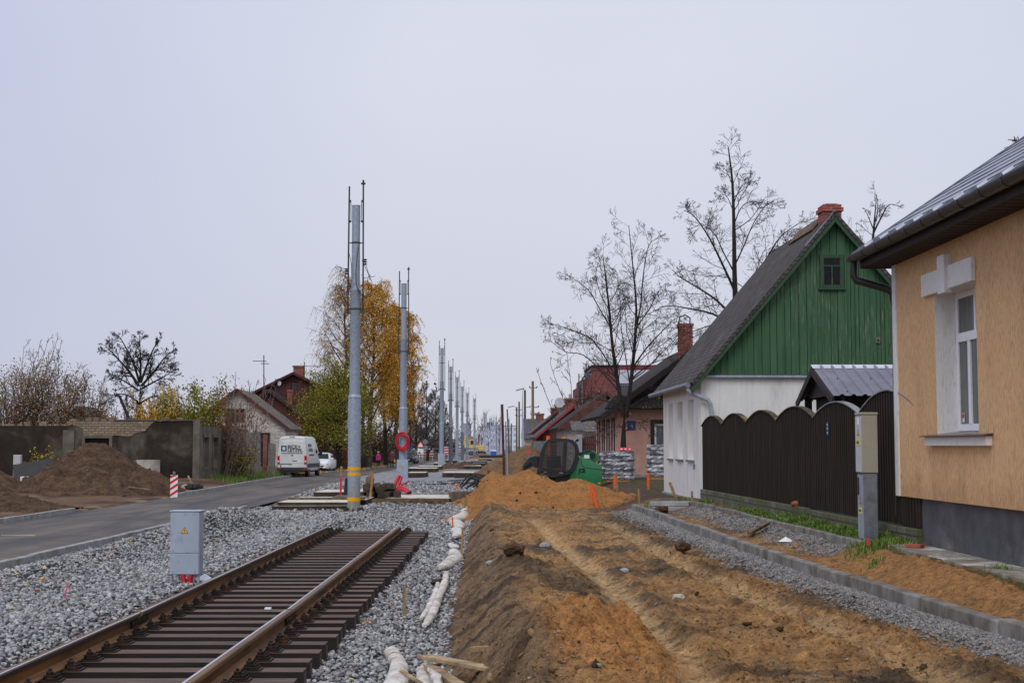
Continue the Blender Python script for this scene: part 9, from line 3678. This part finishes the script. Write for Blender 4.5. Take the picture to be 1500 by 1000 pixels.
def free_tree(name, label, px, Y, H, spread, seed, nl=7, first=.3, spec=None, rt=.2, tw='twig', mat='bark_dark', leaves=None, rmin=.012, up=.08, ang=50, lean=0.0, group=None, cat='tree', split=.05, dens=1.0):
 a = W(px, 652, Y)
 gz_ = g(a.x, Y)
 root = T(name, label, cat, (a.x, Y, gz_), 0, group)
 tr = Tree(seed)
 r_ = tr.r
 P = [Vector((0, 0, -.15))]
 x_ = y_ = 0.0
 for i in range(1, 9):
  x_ += r_.gauss(0, .12) * H / 12 + lean * H / 8
  y_ += r_.gauss(0, .10) * H / 12
  P.append(Vector((x_, y_, H * i / 8)))
 rr = [max(rt * (1 - .92 * i / 8), .02) for i in range(9)]
 tr.br.append((P, rr))
 sp = spec or TW
 sp = [dict(s) for s in sp]
 sp[-1]['rmin'] = rmin
 for k in range(nl):
  f = first + (1 - first) * (k + r_.random() * .8) / nl
  i = min(int(f * 8), 7)
  b = P[i].lerp(P[i + 1], f * 8 - i)
  an = k * 2.4 + r_.uniform(-.5, .5)
  L = spread * (1.25 - .75 * f) * r_.uniform(.8, 1.2)
  tilt = R(ang) * (1.1 - .5 * f)
  d = Vector((math.cos(an) * math.sin(tilt), math.sin(an) * math.sin(tilt), math.cos(tilt)))
  tr.limb(b, d, L, rr[i] * .55, .02, 6, .10, up)
  pts, r2 = tr.br[-1]
  tr.kids_on(pts, r2, L, 0, sp, int(10 * dens), .2, .75)
 tr.mesh(split, 'trunk', m[mat], 'crown', m[tw], root)
 if leaves:
  leaf_cloud('leaves', [q for q in tr.tips if q.z > H * leaves[4]] if len(leaves) > 4 else tr.tips, leaves[0], leaves[1], leaves[2], m[leaves[3]], root, Vector((0, 0, 0)), seed)
 return root, tr
TWS = [dict(n=6, ang=46, lr=.42, up=.06, wob=.12, rr=.5, seg=4), dict(n=5, ang=48, lr=.5, up=.06, wob=.16, rr=.6, seg=3), dict(n=0, lr=.5, seg=2, wob=.2, rmin=.012)]
TWF = [dict(n=9, ang=42, lr=.62, up=.08, wob=.10, rr=.4, seg=5), dict(n=6, ang=42, lr=.64, up=.06, wob=.13, rr=.6, seg=4), dict(n=3, ang=40, lr=.7, up=.05, wob=.14, rr=.8, seg=3), dict(n=0, lr=.6, seg=2, wob=.12, rmin=.013)]
# ---- birches, left of the road: two crowns sharing the mass seen behind the poles
def birch(px, Y, H, half, label, seed, ky, leaf_k, sparse_left=0.0, rt=.28):
 a = W(px, 652, Y)
 gz_ = g(a.x, Y)
 root = T('birch_tree', label, 'tree', (a.x, Y, gz_))
 tr = Tree(seed)
 r_ = tr.r
 P = [Vector((0, 0, -.2))]
 x_ = 0
 for i in range(1, 10):
  x_ += r_.gauss(0, .12)
  P.append(Vector((x_, r_.gauss(0, .1), H * .97 * i / 9)))
 rr = [max(rt * (1 - .95 * i / 9), .02) for i in range(10)]
 tr.br.append((P, rr))
 strands = []
 for k in range(34):
  f = .24 + .74 * (k + r_.random() * .7) / 34
  i = min(int(f * 9), 8)
  b = P[i].lerp(P[i + 1], f * 9 - i)
  an = k * 2.4 + r_.uniform(-.4, .4)
  prof = math.sin(min(1, (1 - f) / .62) * PI / 2) ** .8 * (1 if f > .35 else .75)
  L = half * 1.15 * (.30 + .75 * prof) * r_.uniform(.75, 1.15)
  ti = R(42)
  d = Vector((math.cos(an) * math.sin(ti), math.sin(an) * math.sin(ti), math.cos(ti)))
  tr.limb(b, d, L, max(rr[i] * .45, .03), .018, 7, .08, .02)
  pts = tr.br[-1][0]
  # side boughs
  for q in range(5):
   c = pts[2 + q % 5].copy()
   dd = Vector((math.cos(an + r_.uniform(-1.3, 1.3)), math.sin(an + r_.uniform(-1.3, 1.3)), .4))
   tr.limb(c, dd, L * .45 * r_.uniform(.6, 1.2), .022, .01, 4, .14, -.06)
   strands.append(tr.br[-1][0])
  strands.append(pts[3:])
 tips = []
 for S in strands:
  for q in range(9):
   i = r_.randrange(len(S) - 1)
   c = S[i].lerp(S[i + 1], r_.random())
   L = r_.uniform(.6, 2.0) * H / 17
   d = Vector((r_.gauss(0, .5), r_.gauss(0, .5), .1))
   tr.limb(c, d, L, .010, .006, 4, .08, -.55)
   tips.append(tr.br[-1][0])
 tr.mesh(.04, 'trunk', m['birch_bark'], 'crown', m['twig_brown'], root)
 rs_ = np.random.RandomState(seed)
 Q = []
 for S in tips:
  c = S[len(S) // 2]
  keep = ky(c, H)
  kn = np.random.RandomState(int(abs(c.x * 100)) % 9999).rand()
  n = int(leaf_k * keep * (0.5 + kn))
  for _ in range(n):
   i = rs_.randint(0, len(S) - 1)
   q = S[i].lerp(S[i + 1], rs_.rand())
   Q.append((q.x + rs_.normal(0, .09), q.y + rs_.normal(0, .09), q.z + rs_.normal(0, .12)))
 if Q:
  leaf_quads('leaves', np.array(Q), .14 * (Y / 130), m['lf_yellow'], root, seed, droop=.5)
 return root
birch(500, 127, 17.4, 3.2, 'half bare drooping birch on the left of the birch group', 51, lambda c, H: (.30 if c.z > H * .35 else .08) * (1.4 if c.x > .6 else .75), 13, rt=.26)
birch(541, 131, 17.2, 3.4, 'tall yellow birch in the middle of the group behind the nearest pole', 52, lambda c, H: 1.0 if c.z > H * .22 else .4, 14, rt=.28)
birch(585, 140, 16.0, 2.8, 'golden birch at the right of the group behind the second pole', 53, lambda c, H: 1.25 if c.z > H * .2 else .6, 14, rt=.26)
for px, Y, H, seed, lab in ((566, 142, 9.5, 61, 'dark bare trunked tree between the walking people'), (533, 126, 8.0, 62, 'dark thin tree under the birches by the pavement')):
 free_tree('street_tree', lab, px, Y, H, 2.6, seed, 7, .3, TWS, .26, 'twig_brown', 'bark_dark', (500, .3, .16, 'lf_dark'), .014)
# green-yellow maple
def dense_tree(name, label, px, Y, H, half, base, seed, n, leaf, mat, mat2=None, rt=.2, flat=.75, squash=1.0, sub=26, cat='tree'):
 a = W(px, 652, Y)
 gz_ = g(a.x, Y)
 root = T(name, label, cat, (a.x, Y, gz_))
 tr = Tree(seed)
 r_ = tr.r
 P = [Vector((0, 0, -.2)), Vector((.05, 0, H * .25)), Vector((-.05, .1, H * .5)), Vector((.1, 0, H * .8)), Vector((0, 0, H * .96))]
 tr.br.append((P, [rt, rt * .8, rt * .6, rt * .3, .03]))
 C = []
 rs_ = np.random.RandomState(seed)
 for k in range(sub):
  f = (k + .5) / sub
  z_ = base + (H - base) * (f ** .85)
  an = k * 2.4 + r_.uniform(-.5, .5)
  prof = (max(0, math.sin(PI * min(1, .16 + .84 * f)) ** .7)) * (1.0 if f < .6 else 1.0)
  rad = half * prof * r_.uniform(.55, 1.0)
  tip = Vector((math.cos(an) * rad, math.sin(an) * rad * .9, z_))
  st_ = Vector((0, 0, max(base * .8, z_ - rad * .8)))
  pts = [st_, st_.lerp(tip, .5) + tr.rv(.12) + Vector((0, 0, .1)), tip]
  tr.br.append((pts, [.06, .04, .02]))
  for q in range(5):
   e_ = tip + tr.rv(half * .2)
   tr.br.append(([pts[1].lerp(tip, r_.uniform(.2, .9)), e_], [.018, .008]))
   C.append((e_, half * r_.uniform(.10, .2)))
  C.append((tip, half * .22))
 tr.mesh(.05, 'trunk', m['bark_dark'], 'crown', m['twig_brown'], root)
 idx = rs_.randint(0, len(C), n)
 cc = np.array([tuple(c[0]) for c in C])[idx]
 ss = np.array([c[1] for c in C])[idx]
 off = rs_.normal(size=(n, 3)) * ss[:, None]
 off[:, 2] *= flat
 leaf_quads('leaves', cc + off, leaf, m[mat], root, seed)
 return root
dense_tree('maple_tree', 'yellow green leafy tree behind the white hatchback', 494, 117, 7.9, 2.9, 2.0, 71, 24000, .125, 'lf_green', rt=.2, sub=40)
# ---- dark bare trees further along the road
for i, (px, Y, H, sp_, lab) in enumerate([(612, 178, 11.5, 3.0, 'dark bare tree just right of the golden birch'), (626, 190, 10.0, 3.0, 'dark bare tree second right of the golden birch'), (637, 205, 9.6, 3.2, 'dark bare tree left of the third pole'), (650, 230, 8.6, 2.8, 'small dark bare tree behind the third and fourth poles'), (598, 190, 9.5, 2.6, 'dark bare tree behind the second pole')]):
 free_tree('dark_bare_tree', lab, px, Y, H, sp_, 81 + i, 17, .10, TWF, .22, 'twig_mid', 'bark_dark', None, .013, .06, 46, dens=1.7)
# ---- apple tree, rounded dark bare crown
limbsP = []
AP = pixel_tree
spec_ap = [dict(n=14, ang=50, lr=.62, up=.03, wob=.14, rr=.6, seg=5), dict(n=8, ang=46, lr=.62, up=.04, wob=.15, rr=.7, seg=4), dict(n=4, ang=44, lr=.7, up=.03, wob=.14, rr=.8, seg=3), dict(n=0, lr=.5, seg=2, wob=.2, rmin=.012)]
limbsP = [([(204, 590), (185, 578), (168, 578), (152, 590)], .06, .5, 0), ([(206, 590), (225, 580), (245, 582), (262, 594)], .06, -.5, 0), ([(203, 565), (190, 545), (175, 528), (160, 512), (152, 505)], .10, .8, 0), ([(204, 560), (198, 540), (190, 520), (178, 498), (172, 490)], .09, -.8, 0), ([(205, 560), (206, 535), (205, 510), (204, 488)], .09, .6, 0), ([(206, 560), (215, 535), (225, 510), (236, 495)], .09, -.6, 0), ([(207, 565), (225, 545), (240, 525), (255, 512)], .09, .9, 0), ([(206, 570), (228, 558), (246, 548), (258, 540)], .07, -.8, 0), ([(203, 572), (185, 560), (168, 550), (155, 545)], .07, .7, 0)]
pixel_tree('apple_tree', 'old dark fruit tree with a rounded bare crown behind the ruin', 86, [(205, 680), (205, 620), (205, 590), (205, 565)], limbsP, .2, 91, spec_ap, 1.5, leaves=None, rmin=.011)
def shrub(name, label, px, Y, H, w_, n, seed, tw, leaves=None, rt=.035, rmin=.010, lean=.0, spec=None, dens=6, upright=.75, cat='shrub'):
 a = W(px, 652, Y)
 gz_ = g(a.x, Y)
 root = T(name, label, cat, (a.x, Y, gz_))
 tr = Tree(seed)
 r_ = tr.r
 sp = [dict(n=6, ang=34, lr=.40, up=.08, wob=.12, rr=.6, seg=4), dict(n=4, ang=38, lr=.5, up=.06, wob=.16, rr=.7, seg=3), dict(n=0, lr=.5, seg=2, wob=.2, rmin=rmin)]
 if name == 'tall_shrub':
  H *= 1.22
  n = int(n * 1.3)
  w_ *= 1.25
  dens = 11
  rmin = .0115
  leaves = (int(leaves[0] * 2.2), .3, .11) + leaves[3:]
 for k in range(n):
  an = r_.uniform(0, 2 * PI)
  b = Vector((math.cos(an) * w_ * .25 * r_.random(), math.sin(an) * w_ * .25 * r_.random(), -.1))
  t_ = r_.gauss(0, 1) * w_ / H * .45
  u_ = r_.gauss(0, 1) * w_ / H * .45
  d = Vector((t_ + lean, u_, 1))
  L = H * r_.uniform(.6, 1.04)
  tr.limb(b, d, L, rt, rmin, 7, .09, .02)
  pts, rr = tr.br[-1]
  tr.kids_on(pts, rr, L, 0, sp, dens, .25, .6)
 tr.mesh(.03, 'stems', m[tw], 'crown', m[tw], root, 5, 3)
 if leaves:
  k, sprd, size, mat, lo, hi = leaves
  pts = [q for q in tr.tips if H * lo < q.z < H * hi]
  if pts:
   leaf_cloud('leaves', pts, k, sprd, size, m[mat], root, Vector((0, 0, 0)), seed)
 return root
# tall shrubs with dry leaves at far left
shrub('tall_shrub', 'tall bare shrub with dry brown leaves at the left edge', 10, 82, 6.9, 3.2, 16, 101, 'twig_brown', (2600, .2, .10, 'lf_brown', .2, .8))
shrub('tall_shrub', 'bare brown shrub second from the left edge', 35, 84, 5.6, 2.2, 12, 102, 'twig_brown', (1700, .2, .10, 'lf_brown', .2, .85))
shrub('tall_shrub', 'tall shrub with clustered dry leaves, third from the left edge', 66, 83, 6.1, 1.9, 10, 103, 'twig_brown', (1500, .18, .11, 'lf_brown', .35, .8))
shrub('tall_shrub', 'shrub with pale dry leaf clusters left of the fruit tree', 98, 83, 5.5, 2.2, 12, 104, 'twig_brown', (1700, .2, .11, 'lf_brown', .3, .85))
shrub('tall_shrub', 'thin bare shrub with long whips just left of the fruit tree', 122, 84, 5.3, 1.8, 10, 105, 'twig_brown', (800, .2, .10, 'lf_brown', .2, .8))
shrub('tall_shrub', 'low brown thicket between the leafy shrubs and the fruit tree', 148, 82, 3.9, 2.4, 12, 106, 'twig_brown', (1400, .25, .10, 'lf_dark', .2, .95))
shrub('sapling', 'thin sapling with orange leaves in front of the fruit tree', 203, 79, 5.0, 1.0, 6, 107, 'birch_bark', (520, .16, .10, 'lf_yellow', .4, .95), cat='tree')
shrub('low_shrub', 'brown bramble shrub under the orange sapling', 182, 80, 3.9, 1.8, 10, 108, 'twig_brown', (1500, .2, .10, 'lf_rust', .3, .95))
shrub('yellow_shrub', 'golden leaved shrub right of the fruit tree', 246, 80, 4.9, 1.9, 11, 109, 'twig_brown', (4600, .24, .14, 'lf_gold', .2, 1.0))
shrub('yellow_shrub', 'yellow green leafy shrub behind the top of the ruin', 277, 80, 5.3, 2.0, 11, 110, 'twig_brown', (5200, .24, .14, 'lf_green', .2, 1.0))
shrub('yellow_shrub', 'orange brown shrub left of the pale brick house', 310, 82, 4.9, 2.0, 11, 111, 'twig_red', (3200, .24, .13, 'lf_rust', .2, 1.0))
shrub('yellow_shrub', 'golden shrub behind the middle of the ruin wall', 226, 81, 4.0, 1.6, 9, 112, 'twig_brown', (3000, .24, .13, 'lf_yellow', .2, 1.0))
shrub('ruin_shrub', 'bare reddish multi stemmed shrub growing at the ruin corner', 333, 81, 6.0, 2.3, 15, 113, 'twig_red', (260, .2, .10, 'lf_rust', .4, 1.0), lean=.08, rmin=.013)
shrub('ruin_shrub', 'bare grey shrub beside the leaning grey board panel', 366, 86, 5.4, 1.6, 8, 114, 'twig_red', None, lean=-.1, rmin=.013)
shrub('low_shrub', 'low yellow green shrub at the foot of the ruin side wall', 344, 82, 1.9, 1.5, 12, 115, 'twig_brown', (1300, .2, .12, 'lf_green', .1, 1.0))
shrub('back_tree', 'pale grey bare tree behind the pale brick house roof', 368, 128, 8.0, 4.2, 16, 116, 'twig_grey', None, rmin=.02, cat='tree')
shrub('back_tree', 'faint grey bare thicket behind the golden shrubs', 300, 125, 6.0, 5.5, 14, 117, 'twig_grey', None, rmin=.02, cat='tree')
shrub('low_shrub', 'brown scrub behind the left part of the ruin wall', 60, 86, 4.2, 3.6, 16, 118, 'twig_brown', (1300, .25, .10, 'lf_dark', .1, 1.0))
shrub('low_shrub', 'brown scrub behind the ruin pilaster', 112, 86, 3.8, 3.4, 16, 119, 'twig_brown', (1300, .25, .10, 'lf_dark', .1, 1.0))
shrub('low_shrub', 'brown scrub at the far left behind the ruin', 15, 88, 4.2, 3.6, 16, 120, 'twig_brown', (1300, .25, .10, 'lf_dark', .1, 1.0))
shrub('low_shrub', 'dark undergrowth right of the fruit tree trunk', 228, 87, 4.0, 3.4, 16, 121, 'twig_brown', (1600, .25, .11, 'lf_rust', .1, 1.0))
shrub('dark_thicket', 'dense dark twiggy thicket under the crown of the fruit tree', 207, 88, 5.6, 3.2, 26, 126, 'twig', (500, .25, .10, 'lf_dark', .1, 1.0), dens=8)
shrub('dark_thicket', 'brown twiggy thicket behind the golden shrubs right of the fruit tree', 262, 89, 4.6, 3.2, 24, 127, 'twig_brown', (1500, .25, .11, 'lf_rust', .1, 1.0), dens=8)
shrub('dark_thicket', 'brown twiggy thicket behind the orange brown shrub', 318, 89, 4.4, 3.0, 20, 128, 'twig_brown', (900, .25, .11, 'lf_rust', .1, 1.0), dens=8)
shrub('weed', 'little yellow leaved weed before the ruin wall at the left', 72, 73.5, 1.9, .5, 4, 122, 'twig_brown', (90, .12, .12, 'lf_gold', .5, 1.0), cat='plant')
shrub('weed', 'lower yellow leaved weed left of the taller one before the ruin', 48, 73.5, 1.3, .5, 4, 123, 'twig_brown', (80, .12, .12, 'lf_gold', .4, 1.0), cat='plant')
shrub('bare_bush', 'bare bush beside the thin mast before the red building', 842, 104, 8.2, 1.9, 7, 124, 'twig', None, rmin=.016)
shrub('low_shrub', 'rusty leaved shrubs at the pavement behind the white hatchback', 505, 118, 2.4, 2.4, 10, 125, 'twig_brown', (700, .25, .15, 'lf_rust', .1, 1.0))
for i_, (px_, Y_, H_, w_2, lab_) in enumerate([(548, 152, 3.6, 4.0, 'dark undergrowth behind the walking child'), (570, 160, 3.8, 4.0, 'dark undergrowth behind the walking adult'), (598, 205, 4.2, 4.5, 'dark undergrowth left of the far dark trees'), (616, 225, 4.4, 5.0, 'dark undergrowth below the far dark trees'), (636, 240, 4.2, 5.0, 'dark undergrowth right of the far dark trees'), (655, 262, 4.0, 5.0, 'dark undergrowth behind the fourth and fifth poles')]):
 shrub('hedge_bush', lab_, px_, Y_, H_, w_2, 20, 140 + i_, 'twig_brown', (1600, .5, .30, 'lf_dark', .0, 1.0), rmin=.02)
# distant bands of bare trees: one mass nobody could count
def far_band(x0, x1, Y, H, n, seed, label, mat='twig_grey'):
 tr = Tree(seed)
 for k in range(n):
  x_ = x0 + (x1 - x0) * (k + tr.r.random()) / n
  y_ = Y + tr.r.uniform(-12, 12)
  h_ = H * tr.r.uniform(.6, 1.1)
  tr.limb((x_, y_, 0), (0, 0, 1), h_, .22, .05, 4, .04)
  for q in range(13):
   z_ = h_ * tr.r.uniform(.15, .98)
   an = tr.r.uniform(0, 2 * PI)
   tr.limb((x_, y_, z_), (math.cos(an), math.sin(an), 1.0), h_ * .22 * tr.r.uniform(.6, 1.3), .12, .04, 3, .2, .1)
 A = MB()
 for pts, rr in tr.br:
  A.tube(pts, rr, 3, caps=False)
 o = A.build('distant_trees', m[mat], None, fix=False)
 return tag(o, label, 'trees', kind='stuff')
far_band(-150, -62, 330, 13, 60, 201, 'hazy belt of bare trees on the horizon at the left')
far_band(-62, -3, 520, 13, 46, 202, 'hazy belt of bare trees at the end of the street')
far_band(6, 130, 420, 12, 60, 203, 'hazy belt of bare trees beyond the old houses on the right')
